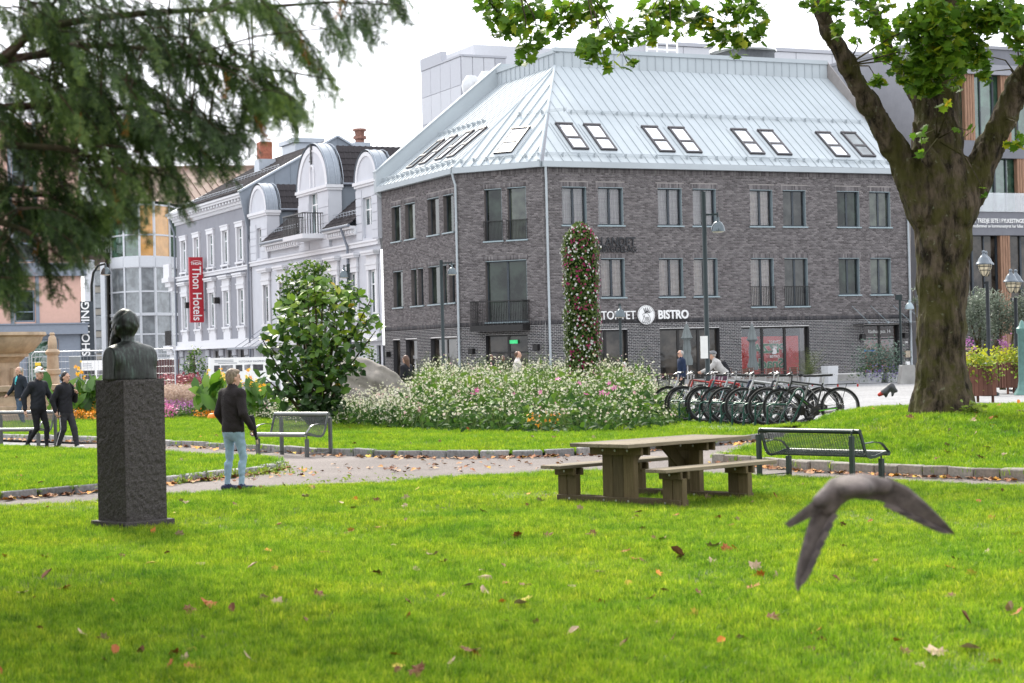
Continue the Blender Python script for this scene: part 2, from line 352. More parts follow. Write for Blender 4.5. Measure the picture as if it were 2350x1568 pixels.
def grass_patches(m):                                   # drier and greener patches across the lawn
    t = m.node_tree; rp = [n for n in t.nodes if n.type == 'VALTORGB'][0]; ge = t.nodes.new('ShaderNodeNewGeometry'); mx = t.nodes.new('ShaderNodeMix'); mx.data_type = 'RGBA'; mx.blend_type = 'MULTIPLY'; mx.inputs[0].default_value = 1; m2 = t.nodes.new('ShaderNodeMix'); m2.data_type = 'RGBA'; m2.blend_type = 'MULTIPLY'; m2.inputs[0].default_value = 1
    ns = []
    for sc, st in ((.9, [(.3, (.58, .76, .8)), (.5, (1, 1, 1)), (.72, (1.25, 1.06, 1))]), (6.5, [(.3, (.42, .55, .6)), (.52, (1.0, 1.0, 1)), (.75, (1.35, 1.25, 1.3))])):
        n = t.nodes.new('ShaderNodeTexNoise'); n.inputs['Scale'].default_value = sc; n.inputs['Detail'].default_value = 3; L(t, ge.outputs['Position'], n.inputs['Vector']); ns.append(ramp(t, st, n.outputs[0]))
    for lk in list(rp.outputs[0].links): L(t, m2.outputs[2], lk.to_socket)
    L(t, rp.outputs[0], mx.inputs[6]); L(t, ns[0], mx.inputs[7]); L(t, mx.outputs[2], m2.inputs[6]); L(t, ns[1], m2.inputs[7])
grass_patches(tuft_m)
def make_tuft(name, nb, rad, h0, h1, w, seed):
    rg = np.random.default_rng(seed); V = []; F = []; R = []
    for i in range(nb):
        a = rg.uniform(0, 2 * PI); r = rad * math.sqrt(rg.uniform()); x, y = r * math.cos(a), r * math.sin(a); h = rg.uniform(h0, h1)
        la = rg.uniform(0, 2 * PI); ln = rg.uniform(.1, .75) * h; dx, dy = math.cos(la) * ln, math.sin(la) * ln; wa = rg.uniform(0, PI); wx, wy = math.cos(wa) * w, math.sin(wa) * w; b = len(V)
        V += [(x - wx, y - wy, -.01), (x + wx, y + wy, -.01), (x + dx * .35 + wx * .8, y + dy * .35 + wy * .8, h * .6), (x + dx * .35 - wx * .8, y + dy * .35 - wy * .8, h * .6), (x + dx + wx * .15, y + dy + wy * .15, h * .95), (x + dx - wx * .15, y + dy - wy * .15, h * .95)]
        F += [(b, b + 1, b + 2, b + 3), (b + 3, b + 2, b + 4, b + 5)]; q = float(np.clip(rg.normal(.5, .2), 0, 1)); R += [q, min(1, q + .12)]
    me = bpy.data.meshes.new(name); me.from_pydata(V, [], F); me.update(); me.attributes.new('rnd', 'FLOAT', 'FACE').data.foreach_set('value', R); me.materials.append(tuft_m); return me
def gn_scatter(o, me_list, dens_attr, smin, smax, seed, tilt=.25):
    ng = bpy.data.node_groups.new('scatter', 'GeometryNodeTree'); ng.interface.new_socket('Geometry', in_out='INPUT', socket_type='NodeSocketGeometry'); ng.interface.new_socket('Geometry', in_out='OUTPUT', socket_type='NodeSocketGeometry')
    N = ng.nodes; i = N.new('NodeGroupInput'); out = N.new('NodeGroupOutput'); d = N.new('GeometryNodeDistributePointsOnFaces'); d.distribute_method = 'RANDOM'; d.inputs['Seed'].default_value = seed
    at = N.new('GeometryNodeInputNamedAttribute'); at.data_type = 'FLOAT'; at.inputs[0].default_value = dens_attr
    ng.links.new(i.outputs[0], d.inputs['Mesh']); ng.links.new(at.outputs[0], d.inputs['Density'])
    j = N.new('GeometryNodeJoinGeometry')
    for k, ob in enumerate(me_list):
        oi = N.new('GeometryNodeObjectInfo'); oi.inputs[0].default_value = ob
        cr_ = N.new('FunctionNodeRandomValue'); cr_.data_type = 'INT'; cr_.inputs[4].default_value = 0; cr_.inputs[5].default_value = len(me_list) - 1; cr_.inputs['Seed'].default_value = 5
        cmp_ = N.new('FunctionNodeCompare'); cmp_.data_type = 'INT'; cmp_.operation = 'EQUAL'; cmp_.inputs[3].default_value = k; ng.links.new(cr_.outputs[2], cmp_.inputs[2])
        ip = N.new('GeometryNodeInstanceOnPoints'); rv = N.new('FunctionNodeRandomValue'); rv.data_type = 'FLOAT_VECTOR'; rv.inputs[0].default_value = (-tilt, -tilt, 0); rv.inputs[1].default_value = (tilt, tilt, 6.283); rv.inputs['Seed'].default_value = 3
        sv = N.new('FunctionNodeRandomValue'); sv.data_type = 'FLOAT'; sv.inputs[2].default_value = smin; sv.inputs[3].default_value = smax; sv.inputs['Seed'].default_value = 9
        ng.links.new(d.outputs[0], ip.inputs['Points']); ng.links.new(cmp_.outputs[0], ip.inputs['Selection']); ng.links.new(oi.outputs['Geometry'], ip.inputs['Instance']); ng.links.new(rv.outputs[0], ip.inputs['Rotation']); ng.links.new(sv.outputs[1], ip.inputs['Scale']); ng.links.new(ip.outputs[0], j.inputs[0])
    ng.links.new(j.outputs[0], out.inputs[0]); md = o.modifiers.new('grass', 'NODES'); md.node_group = ng
def hidden_proto(name, me):
    o = bpy.data.objects.new(name, me); return o        # not linked into the scene: only lends its mesh to the grass
tuft_near = [hidden_proto('grass_tuft', make_tuft('grass_tuft', 28, .05, .02, .052, .0016, s)) for s in (1, 2, 3)]
tuft_far = [hidden_proto('grass_tuft', make_tuft('grass_tuft', 22, .09, .03, .07, .003, s)) for s in (4, 5)]
def pnoise(x, y, s, seed):
    rg = np.random.default_rng(seed); r = np.zeros_like(x)
    for _ in range(7):
        a = rg.uniform(0, 2 * PI); f = s * rg.uniform(.5, 1.6); r += np.sin((x * math.cos(a) + y * math.sin(a)) * f + rg.uniform(0, 6.28))
    return r / 3.5
def lawn(key, poly, cell, dens, protos, label):
    P = np.array(poly); x0, y0 = P.min(0); x1, y1 = P.max(0); nx, ny = int((x1 - x0) / cell) + 2, int((y1 - y0) / cell) + 2
    gx = x0 + cell * np.arange(nx); gy = y0 + cell * np.arange(ny); cx, cy = np.meshgrid(gx[:-1] + cell / 2, gy[:-1] + cell / 2, indexing='ij'); ok = inpoly(cx, cy, poly)
    vx, vy = np.meshgrid(gx, gy, indexing='ij'); vz = gz(vx, vy) + LAWN_Z[key]; V = np.stack([vx, vy, vz], -1).reshape(-1, 3)
    ii, jj = np.nonzero(ok); a = ii * ny + jj; F = np.stack([a, a + ny, a + ny + 1, a + 1], 1)
    used = np.unique(F); mp = np.full(len(V), -1); mp[used] = np.arange(len(used)); V = V[used]; F = mp[F]
    s = struct(npmesh('lawn', V, F, m_soil, smooth=True))
    g = npmesh('grass', V, F, tuft_m); g['kind'] = 'stuff'; tag(g, label, 'grass')
    dn = dens(V[:, 0], V[:, 1]) * np.clip(1 + .3 * pnoise(V[:, 0], V[:, 1], 1.6, 5), .45, 1.6)
    hu = np.abs(V[:, 0]) < .30 * V[:, 1] + .8; dn = dn * np.where(hu, 1, .1)
    g.data.attributes.new('dens', 'FLOAT', 'POINT').data.foreach_set('value', dn.astype(np.float32))
    gn_scatter(g, protos, 'dens', .45, 1.6, len(V) % 97)
    return s
lawn('near', LAWNS['near'], .12, lambda x, y: np.clip(520 - 20 * (y - 9), 240, 520), tuft_near, 'short green grass of the front lawn strewn with autumn leaves')
lawn('left', LAWNS['left'], .10, lambda x, y: 170 + 0 * y, tuft_far, 'short green grass of the narrow lawn tip behind the standing person')
lawn('middle', LAWNS['middle'], .10, lambda x, y: 110 + 0 * y, tuft_far, 'short green grass around the big white flower bed')
lawn('right', LAWNS['right'], .10, lambda x, y: 150 + 0 * y, tuft_far, 'short green grass of the raised lawn under the maple trunk')
# ---- kerbs: every stone its own piece
m_kerb = rndmat('kerb_granite', [(0, (.10, .10, .10)), (.5, (.19, .19, .19)), (1, (.30, .29, .28))], .85, .6, 60, var=.3, vscale=25)
m_kerb2 = rndmat('kerb_concrete', [(0, (.17, .15, .13)), (1, (.27, .25, .22))], .9, .5, 70, var=.25, vscale=18)
stone_meshes = {}
def stone_mesh(kind, v, w, h, d):
    key = (kind, v)
    if key in stone_meshes: return stone_meshes[key]
    bm = bmesh.new(); bmesh.ops.create_cube(bm, size=1)
    rg = random.Random(v * 7 + len(kind))
    for p in bm.verts: p.co = Vector((p.co.x * w * rg.uniform(.96, 1.0), p.co.y * d, p.co.z * h + (rg.uniform(-.012, .012) if p.co.z > 0 else 0)))
    bmesh.ops.bevel(bm, geom=bm.edges[:], offset=.014, segments=1, affect='EDGES')
    me = bpy.data.meshes.new('kerb_stone'); bm.to_mesh(me); bm.free(); me.attributes.new('rnd', 'FLOAT', 'FACE').data.foreach_set('value', [rg.random()] * len(me.polygons))
    me.materials.append(m_kerb if kind == 'g' else m_kerb2); stone_meshes[key] = me; return me
def kerb(pts, w, h, d, kind, z0=0.0):
    k = struct(bpy.data.objects.new('kerb', None)); COL.objects.link(k)
    P = [Vector((x, y, 0)) for x, y in pts]; acc = []; tot = 0
    for i in range(len(P) - 1): acc.append((tot, P[i], P[i + 1])); tot += (P[i + 1] - P[i]).length
    n = int(tot / w); rg = random.Random(3)
    for i in range(n):
        s = (i + .5) * tot / n
        for (t0, a, b) in acc:
            l = (b - a).length
            if t0 <= s <= t0 + l + 1e-6: break
        p = a.lerp(b, (s - t0) / l); dr = (b - a).normalized()
        if abs(p.x) > .30 * p.y + 1.5: continue
        o = bpy.data.objects.new('kerb_stone', stone_mesh(kind, rg.randrange(9), w * .985, h, d)); COL.objects.link(o); o.parent = k
        o.location = (p.x, p.y, z0 + h / 2 - .03 + rg.uniform(-.008, .008)); o.rotation_euler = (rg.uniform(-.03, .03), rg.uniform(-.015, .015), math.atan2(dr.y, dr.x) + rg.uniform(-.02, .02))
kerb(LAWNS['left'][1:11], .55, .15, .13, 'g')
kerb(LAWNS['middle'][1:16], .58, .17, .13, 'g')
kerb(LAWNS['right'][:7], .42, .19, .12, 'c')
kerb(LAWNS['right'][-4:] + [LAWNS['right'][0]], .5, .15, .12, 'c')
kerb([(a[0], a[1] + .1) for a in rk], .9, .12, .25, 'c', -.05)
# ================================================================== BUILDINGS
ANG = math.radians(24.5)
ER = Vector((math.cos(ANG), math.sin(ANG), 0)); EL = Vector((-math.sin(ANG), math.cos(ANG), 0)); UPZ = Vector((0, 0, 1))
class Facade:
    """a wall line: origin, direction along the wall, direction into the building; local (s, q, z)"""
    def __init__(s, o, d, n): s.o, s.d, s.n = Vector((o[0], o[1], 0)), Vector(d), Vector(n)
    def pt(s, a, q, z): return s.o + s.d * a + s.n * q + UPZ * z
    def px(s, u, v):                                  # picture point -> (s, z) on the wall plane
        r = ray(u, v); t = (s.o - CAMP).dot(s.n) / r.dot(s.n); p = CAMP + r * t; return (p - s.o).dot(s.d), p.z
    def box(s, mb, a0, a1, q0, q1, z0, z1, mi=0, r=.5):
        return mb.obox(s.pt((a0 + a1) / 2, (q0 + q1) / 2, (z0 + z1) / 2), s.d * ((a1 - a0) / 2), s.n * ((q1 - q0) / 2), UPZ * ((z1 - z0) / 2), mi, r)
    def quad(s, mb, a0, a1, q, z0, z1, mi=0, r=.5): return mb.add([s.pt(a0, q, z0), s.pt(a1, q, z0), s.pt(a1, q, z1), s.pt(a0, q, z1)], [(0, 1, 2, 3)], mi, r)
def wall_cells(F, mb, a0, a1, z0, z1, ops, q=0.0, rev=.3, mi=0, mrev=0):
    """wall plane with openings cut out and their reveals"""
    xs = sorted({a0, a1} | {min(max(v, a0), a1) for o in ops for v in o[:2]}); zs = sorted({z0, z1} | {min(max(v, z0), z1) for o in ops for v in o[2:4]})
    for i in range(len(xs) - 1):
        for j in range(len(zs) - 1):
            cx, cz = (xs[i] + xs[i + 1]) / 2, (zs[j] + zs[j + 1]) / 2
            if any(o[0] < cx < o[1] and o[2] < cz < o[3] for o in ops) or xs[i + 1] - xs[i] < 1e-4 or zs[j + 1] - zs[j] < 1e-4: continue
            F.quad(mb, xs[i], xs[i + 1], q, zs[j], zs[j + 1], mi)
    for (b0, b1, c0, c1) in [o[:4] for o in ops]:
        mb.add([F.pt(b0, q, c0), F.pt(b0, q + rev, c0), F.pt(b0, q + rev, c1), F.pt(b0, q, c1)], [(0, 1, 2, 3)], mrev); mb.add([F.pt(b1, q, c0), F.pt(b1, q + rev, c0), F.pt(b1, q + rev, c1), F.pt(b1, q, c1)], [(0, 1, 2, 3)], mrev)
        mb.add([F.pt(b0, q, c1), F.pt(b1, q, c1), F.pt(b1, q + rev, c1), F.pt(b0, q + rev, c1)], [(0, 1, 2, 3)], mrev); mb.add([F.pt(b0, q, c0), F.pt(b1, q, c0), F.pt(b1, q + rev, c0), F.pt(b0, q + rev, c0)], [(0, 1, 2, 3)], mrev)
def window(F, op, parent, mfr, mgl, q=.22, nlead=2, fw=.07, name='window', sill=None, refl_sheet=None, bars=(), glassq=.04):
    a0, a1, z0, z1 = op[:4]; w = thing_part(name, parent, F.pt((a0 + a1) / 2, q, z0))
    mb = MB(); F.box(mb, a0, a0 + fw, q - .03, q + .05, z0, z1); F.box(mb, a1 - fw, a1, q - .03, q + .05, z0, z1); F.box(mb, a0 + fw, a1 - fw, q - .03, q + .05, z0, z0 + fw); F.box(mb, a0 + fw, a1 - fw, q - .03, q + .05, z1 - fw, z1)
    st = (a1 - a0) / nlead
    for i in range(1, nlead): F.box(mb, a0 + i * st - fw * .75, a0 + i * st + fw * .75, q - .035, q + .05, z0 + fw, z1 - fw)
    for bz in bars: F.box(mb, a0 + fw, a1 - fw, q - .032, q + .05, z0 + (z1 - z0) * bz - .035, z0 + (z1 - z0) * bz + .035)
    mb.build('frame', mfr, w)
    zs = [z0] + [z0 + (z1 - z0) * b for b in bars] + [z1]
    for i in range(nlead):
        for j in range(len(zs) - 1):
            g = MB(); F.box(g, a0 + i * st + fw * .7, a0 + (i + 1) * st - fw * .7, q + .0, q + .012, zs[j] + .03, zs[j + 1] - .03); g.build('pane', mgl, w)
    if refl_sheet:  # wavy sheet behind the pane, added to imitate a reflection
        cols, kind = refl_sheet; n = 40; V = []; Fc = []
        for i in range(n + 1):
            x = a0 + (a1 - a0) * i / n; y = q + .16 + .03 * math.sin(i * 1.3 + z0) + .02 * math.sin(i * .5)
            V += [F.pt(x, y, z0 + .02), F.pt(x, y + .01, z1 - .02)]
        for i in range(n): Fc.append((2 * i, 2 * i + 2, 2 * i + 3, 2 * i + 1))
        c = MB(); c.add(V, Fc); c.build(kind, cols, w, smooth=True)
    if sill:
        mb = MB(); F.box(mb, a0 - .08, a1 + .08, -.09, q - .031, z0 - .07, z0 - .002); mb.build('sill', sill, w)
    return w
def thing_part(name, parent, loc):
    o = bpy.data.objects.new(name, None); o.empty_display_size = .1; COL.objects.link(o); o.location = loc
    o.parent = parent; o.matrix_parent_inverse = Matrix.LocRotScale(parent.location, parent.rotation_euler, parent.scale).inverted(); return o
# ------------------------------------------------------------------ dark brick corner building
C1 = W(1253, 800, 93.5); C1.z = 0
FR = Facade(C1, ER, EL)                                # long front
_c0 = W(1055, 800, 96.0); C0 = Vector((_c0.x, _c0.y, 0))
FD = (C1 - C0).normalized(); FF = Facade(C0, FD, Vector((-FD.y, FD.x, 0))); LF = (C1 - C0).length     # cut-off corner
FL = Facade(C0, EL, ER)                                # side street front
LR = FR.px(2087, 700)[0]; LL = FL.px(879, 600)[0]
EAVE = 11.0
m_glass = glassmat('office_glass', (.018, .024, .02), refl=.0, wav=.06); m_glassc = glassmat('clear_glass', refl=.0, clear=.95, wav=.05); m_glassd = glassmat('shop_glass', (.03, .025, .02), refl=.0, wav=.06)
m_sky_gl = glassmat('skylight_glass', (.25, .24, .25), refl=.55, rough=.02)
m_frame = M('slate_blue_frame', (.035, .045, .055), .45); m_frameb = M('black_frame', (.014, .013, .013), .4); m_cheek = M('zinc_trim', (.27, .335, .36), .45, .2, var=.08)
m_mortar_u = M('mortar_upper', (.27, .25, .24), .95, var=.12, scale=2); m_mortar_l = M('mortar_lower', (.56, .55, .54), .95, var=.12, scale=2)
m_br_u = rndmat('brick_upper', [(0, (.08, .072, .074)), (.3, (.125, .115, .117)), (.7, (.165, .152, .154)), (1, (.22, .203, .203))], .9, .5, 90, var=.18, vscale=14)
m_br_l = rndmat('brick_lower', [(0, (.028, .028, .032)), (.6, (.052, .05, .055)), (1, (.095, .085, .085))], .75, .4, 90, var=.2, vscale=14)
m_refl_beige = M('beige_blind', (.40, .335, .275), .9, var=.25, scale=2.5, sc3=(1, 1, 3)); m_refl_grey = M('grey_blind', (.38, .355, .33), .9, var=.2, scale=3, sc3=(.4, .4, 6)); m_room = M('dark_room', (.03, .028, .026), .9)  # beige and grey sheets coloured like house fronts mirrored in the panes
m_zinc = M('zinc_roof', (.40, .44, .462), .7, .0, var=.06, scale=.5, spec=.15); m_zincd = M('zinc_seam', (.36, .397, .42), .7, .0, var=.05, spec=.15)
m_conc = M('concrete', (.30, .295, .28), .9, var=.2, scale=1.5, bump=.3, bscale=20)
bb = thing('brick_building', 'dark brick corner building with pale metal hip roof and skylights', 'building', C1)
def row(F, us, vt, vb):
    """openings from picture columns, one common height per storey taken at the row's own place"""
    r = []
    for (u0, u1) in us:
        a0, a1 = sorted((F.px(u0, (vt + vb) / 2)[0], F.px(u1, (vt + vb) / 2)[0])); r.append((a0, a1))
    return r
z2b, z2t, z1b, z1t = 8.15, 10.05, 4.55, 6.50          # window heights: upper and middle storey
z1d = 3.98
GT = 2.93                                             # shop front head
opsR = []; R2 = row(FR, [(1290, 1346), (1373, 1430), (1510, 1565), (1590, 1643), (1721, 1773), (1797, 1849), (1921, 1972), (1995, 2043)], 435, 518)
R1 = row(FR, [(1297, 1352), (1380, 1434), (1513, 1568), (1593, 1647), (1724, 1776), (1801, 1854), (1925, 1973), (1998, 2045)], 598, 685)
for i, (a, b) in enumerate(R2): opsR.append((a, b, z2b, z2t, 'u', i))
for i, (a, b) in enumerate(R1): opsR.append((a, b, z1d if i in (4, 5) else z1b, z1t, 'm', i))
RG = row(FR, [(1297, 1441), (1515, 1652), (1702, 1858), (1984, 2064)], 757, 850)
for i, (a, b) in enumerate(RG): opsR.append((a, b, .32 if i != 3 else .05, GT, 'g', i))
opsF = [(a, b, 7.5, z2t + .05, 'u', i) for i, (a, b) in enumerate(row(FF, [(1112, 1152), (1165, 1208)], 436, 556))]
a, b = row(FF, [(1115, 1210)], 598, 735)[0]; opsF.append((a, b, 3.45, z1t, 'm', 0)); a, b = row(FF, [(1115, 1212)], 765, 860)[0]; opsF.append((a, b, .05, 2.8, 'g', 0))
opsL = []
for i, (a, b) in enumerate(row(FL, [(899, 920), (930, 953), (982, 1008), (1018, 1042)], 468, 540)): opsL.append((a, b, z2b - .03, z2t, 'u', i))
for i, (a, b) in enumerate(row(FL, [(903, 925), (944, 957), (960, 972), (984, 1010), (1013, 1026), (1031, 1045)], 610, 700)): opsL.append((a, b, z1b - .03, z1t, 'm', i))
for i, (a, b) in enumerate(row(FL, [(903, 919), (932, 958), (989, 1049)], 775, 850)): opsL.append((a, b, .1, 2.75, 'g', i))
ZB = 3.22                                             # band of upright bricks between the storeys
bw, bh, jt = .205, .066, .014
solid_u, solid_l = MB(), MB(); single = []
bwall = MB(); BV, BF, BR, BM = [], [], [], []
def brick_at(F, a0, a1, z0, z1, low, lift=.012):
    BV.append([F.pt(a0, -lift, z0), F.pt(a1, -lift, z0), F.pt(a1, -lift, z1), F.pt(a0, -lift, z1), F.pt(a0, .01, z0), F.pt(a1, .01, z0), F.pt(a1, .01, z1), F.pt(a0, .01, z1)]); BM.append(low); BR.append(random.random())
for F, ln, ops in ((FR, LR, opsR), (FF, LF, opsF), (FL, LL, opsL)):
    wall_cells(F, bwall, 0, ln, ZB + .12, EAVE, [o for o in ops if o[4] != 'g'], 0, .26, 0, 2); wall_cells(F, bwall, 0, ln, 0, ZB + .12, [o for o in ops if o[4] == 'g'], 0, .3, 1, 3)
    sold = []                                        # lintels of upright bricks
    for o in ops:
        if o[4] != 'g': sold.append((o[0] - .12, o[1] + .12, o[3], o[3] + .24))
    def blocked(x0, x1, z0, z1, lst): return any(o[0] < x1 and o[1] > x0 and o[2] < z1 and o[3] > z0 for o in lst)
    nlow = int((ZB - (.36 if F is FR else .06)) / (bh + jt)); z = ZB - .012 - nlow * (bh + jt) + jt; c = 0
    while z + bh < EAVE - .26:
        if ZB + .002 < z + bh and z < ZB + .24: z = ZB + .25; c = 0; continue
        low = z < ZB; hh = bh - .006 if low else bh; off = (bw + jt) / 2 if c % 2 else 0; x = -off + random.choice((0, .05, -.04)); pb = [o for o in ops if o[2] < z + bh and o[3] > z] + [s_ for s_ in sold if s_[2] < z + bh and s_[3] > z]
        cuts = sorted([(max(0, o[0]), min(ln, o[1])) for o in pb]); segs = []; p = .005
        for (q0, q1) in cuts:
            if q0 > p: segs.append((p, q0))
            p = max(p, q1)
        if p < ln - .005: segs.append((p, ln - .005))
        for (s0, s1) in segs:
            k = math.floor((s0 + off) / (bw + jt)); x = k * (bw + jt) - off
            while x < s1:
                b0, b1 = max(x, s0), min(x + bw, s1)
                if b1 - b0 > .03: brick_at(F, b0, b1 - (.006 if low else 0), z, z + hh, low)
                x += bw + jt
        z += bh + jt; c += 1
    def soldiers(x0, x1, z0, z1, low, one):
        n = max(1, int((x1 - x0) / (bh + jt))); st = (x1 - x0) / n
        for i in range(n):
            p0, p1 = x0 + i * st + jt / 2, x0 + (i + 1) * st - jt / 2
            if one and len(single) < 300: single.append((F, p0, p1, z0, z1, low))
            else: brick_at(F, p0, p1, z0, z1, low, .016)
    for s_ in sold: soldiers(max(0, s_[0]), min(ln, s_[1]), s_[2] + .005, s_[3] - .01, False, F is not FL)
    soldiers(.005, ln - .005, ZB + .005, ZB + .235, True, F is FF); soldiers(.005, ln - .005, EAVE - .25, EAVE - .02, False, F is FF)
wallo = bwall.build('wall', [m_mortar_u, m_mortar_l, M('reveal_brick', (.13, .115, .11), .9, bump=.4), M('reveal_dark_brick', (.045, .044, .047), .8, bump=.3)], bb)
V = np.array(BV, float).reshape(-1, 3); nb = len(BV); base = np.arange(nb)[:, None, None] * 8
F_ = (base + np.array([(0, 1, 2, 3), (4, 5, 1, 0), (1, 5, 6, 2), (3, 2, 6, 7), (4, 0, 3, 7)])[None]).reshape(-1, 4)
o = npmesh('bricks', V, F_, [m_br_u, m_br_l], wallo, rnd=np.repeat(BR, 5), mi=np.repeat(np.array(BM, int), 5)); o['kind'] = 'stuff'
for (F, p0, p1, z0, z1, low) in single:
    mb = MB(); F.box(mb, p0, p1, -.016, .01, z0, z1, 0, random.random()); mb.build('brick', m_br_l if low else m_br_u, wallo, rnd=True)
mb = MB(); FR.box(mb, -.02, LR + .01, -.05, .02, -.05, .34); mb.build('plinth', m_conc, bb)
def reveal_trim(F, o, q, parent, side):              # zinc cheek on the far jamb and over the head
    mb = MB(); a = o[1] - .004 if side else o[0] + .004
    F.box(mb, a - .012, a + .012, .0, q - .03, o[2], o[3]); F.box(mb, o[0] + .02, o[1] - .02, -.01, q - .03, o[3] - .03, o[3] - .004); mb.build('jamb_trim', m_cheek, parent)
for F, ops in ((FR, opsR), (FF, opsF), (FL, opsL)):
    for o in ops:
        k, i = o[4], o[5]
        if k == 'g': continue
        nl = 2; ct = None; mg = m_glass
        if F is FF and k == 'u': nl = 1
        if F is FL: nl = 1
        if F is FR and (k, i) in (('u', 0), ('u', 1), ('u', 2), ('u', 3), ('u', 4), ('m', 1), ('m', 2), ('m', 3), ('m', 0), ('m', 4)): ct = (m_refl_grey if k == 'u' and i < 4 else m_refl_beige, 'blind'); mg = m_glassc
        w = window(F, o, bb, m_frame, mg if mg is not m_glass else glassmat('office_glass_%d' % (i % 3), [(.014, .02, .015), (.03, .036, .026), (.022, .022, .02)][i % 3], refl=[.0, .03, .015][i % 3], wav=.06), .22, nl, .075 if nl == 2 else .06, sill=m_cheek, refl_sheet=ct); reveal_trim(F, o, .22, w, F is not FL)
        if (F is FR and k == 'm' and i in (4, 5)) or (F is FF and k == 'u'):          # French balcony rails
            mb = MB(); h = 1.05 if F is FR else 1.0
            F.box(mb, o[0] - .05, o[1] + .05, -.06, -.02, o[2] + h - .03, o[2] + h); n = 14
            for j in range(n + 1):
                a = o[0] - .04 + (o[1] - o[0] + .08) * j / n; F.box(mb, a - .008, a + .008, -.05, -.03, o[2] + .03, o[2] + h - .03)
            mb.build('railing', m_frameb, w)
# balcony of the cut-off corner
o = opsF[2]; bal = thing_part('balcony', bb, FF.pt((o[0] + o[1]) / 2, -.4, 3.0)); x0, x1 = o[0] - .52, o[1] + .12
mb = MB(); FF.box(mb, x0, x1, -.75, -.02, 2.98, 3.28); mb.build('slab', m_frameb, bal)
mb = MB()
for j in range(31):
    a = x0 + .03 + (x1 - x0 - .06) * j / 30; FF.box(mb, a - .009, a + .009, -.73, -.712, 3.28, 4.45)
for j in range(9):
    q = -.71 + .68 * j / 8
    for a in (x0 + .03, x1 - .03): FF.box(mb, a - .009, a + .009, q - .009, q + .009, 3.28, 4.45)
FF.box(mb, x0, x1, -.745, -.70, 4.45, 4.49); FF.box(mb, x0, x0 + .05, -.70, -.03, 4.45, 4.49); FF.box(mb, x1 - .05, x1, -.70, -.03, 4.45, 4.49); mb.build('railing', m_frameb, bal)
# shop fronts
m_red = M('red_board', (.62, .035, .025), .7, var=.12); m_warm = M('warm_wall', (.30, .10, .05), .8)
for (F, o, leads, bars) in [(FR, opsR[16], 3, ()), (FR, opsR[17], 3, ()), (FR, opsR[18], 3, ()), (FR, opsR[19], 2, (.74,)), (FF, opsF[3], 2, (.68,)), (FL, opsL[-3], 1, ()), (FL, opsL[-2], 1, ()), (FL, opsL[-1], 2, ())]:
    cl = F is FR and o[5] >= 2
    w = window(F, o, bb, m_frameb, m_glassc if cl else m_glassd, .24, leads, .09, name='shop_window' if not (F is FR and o[5] == 3) else 'entrance_door', bars=bars)
    if cl:
        mb = MB(); F.box(mb, o[0], o[1], .9, 1.0, 0, o[3]); F.box(mb, o[0] - .3, o[1] + .3, .3, 1.0, -.04, o[2] + .02); mb.build('room_wall', m_warm if o[5] == 3 else m_room, w)
    elif F is FR:
        n = 24; V = []; Fc = []
gx0, gx1 = opsR[18][0], opsR[18][1]
rb = MB(); FR.box(rb, gx0 + .05, gx1 - .42, .42, .45, .45, GT - .5); rbo = rb.build('red_wall_banner', m_red, bb)
m_white = M('white_paint', (.78, .78, .77), .5, var=.04); m_green = M('green_paint', (.03, .22, .09), .6, var=.1); m_cream = M('cream_paint', (.62, .60, .46), .6, var=.05)
cxm = (gx0 + gx1) / 2
for (s_, sz, x, zz) in (('PIZZA', .62, cxm - .15, 1.78), ('Snack', .66, cxm - .15, 1.0)):       # lettering seen mirrored through the glass
    letters('lettering', s_, sz, FR.pt(x, .412, zz), -FR.d, UPZ, m_cream, rbo, .003, .045, sx=1.15); letters('lettering', s_, sz, FR.pt(x, .40, zz), -FR.d, UPZ, m_green, rbo, .003, .018, sx=1.15)
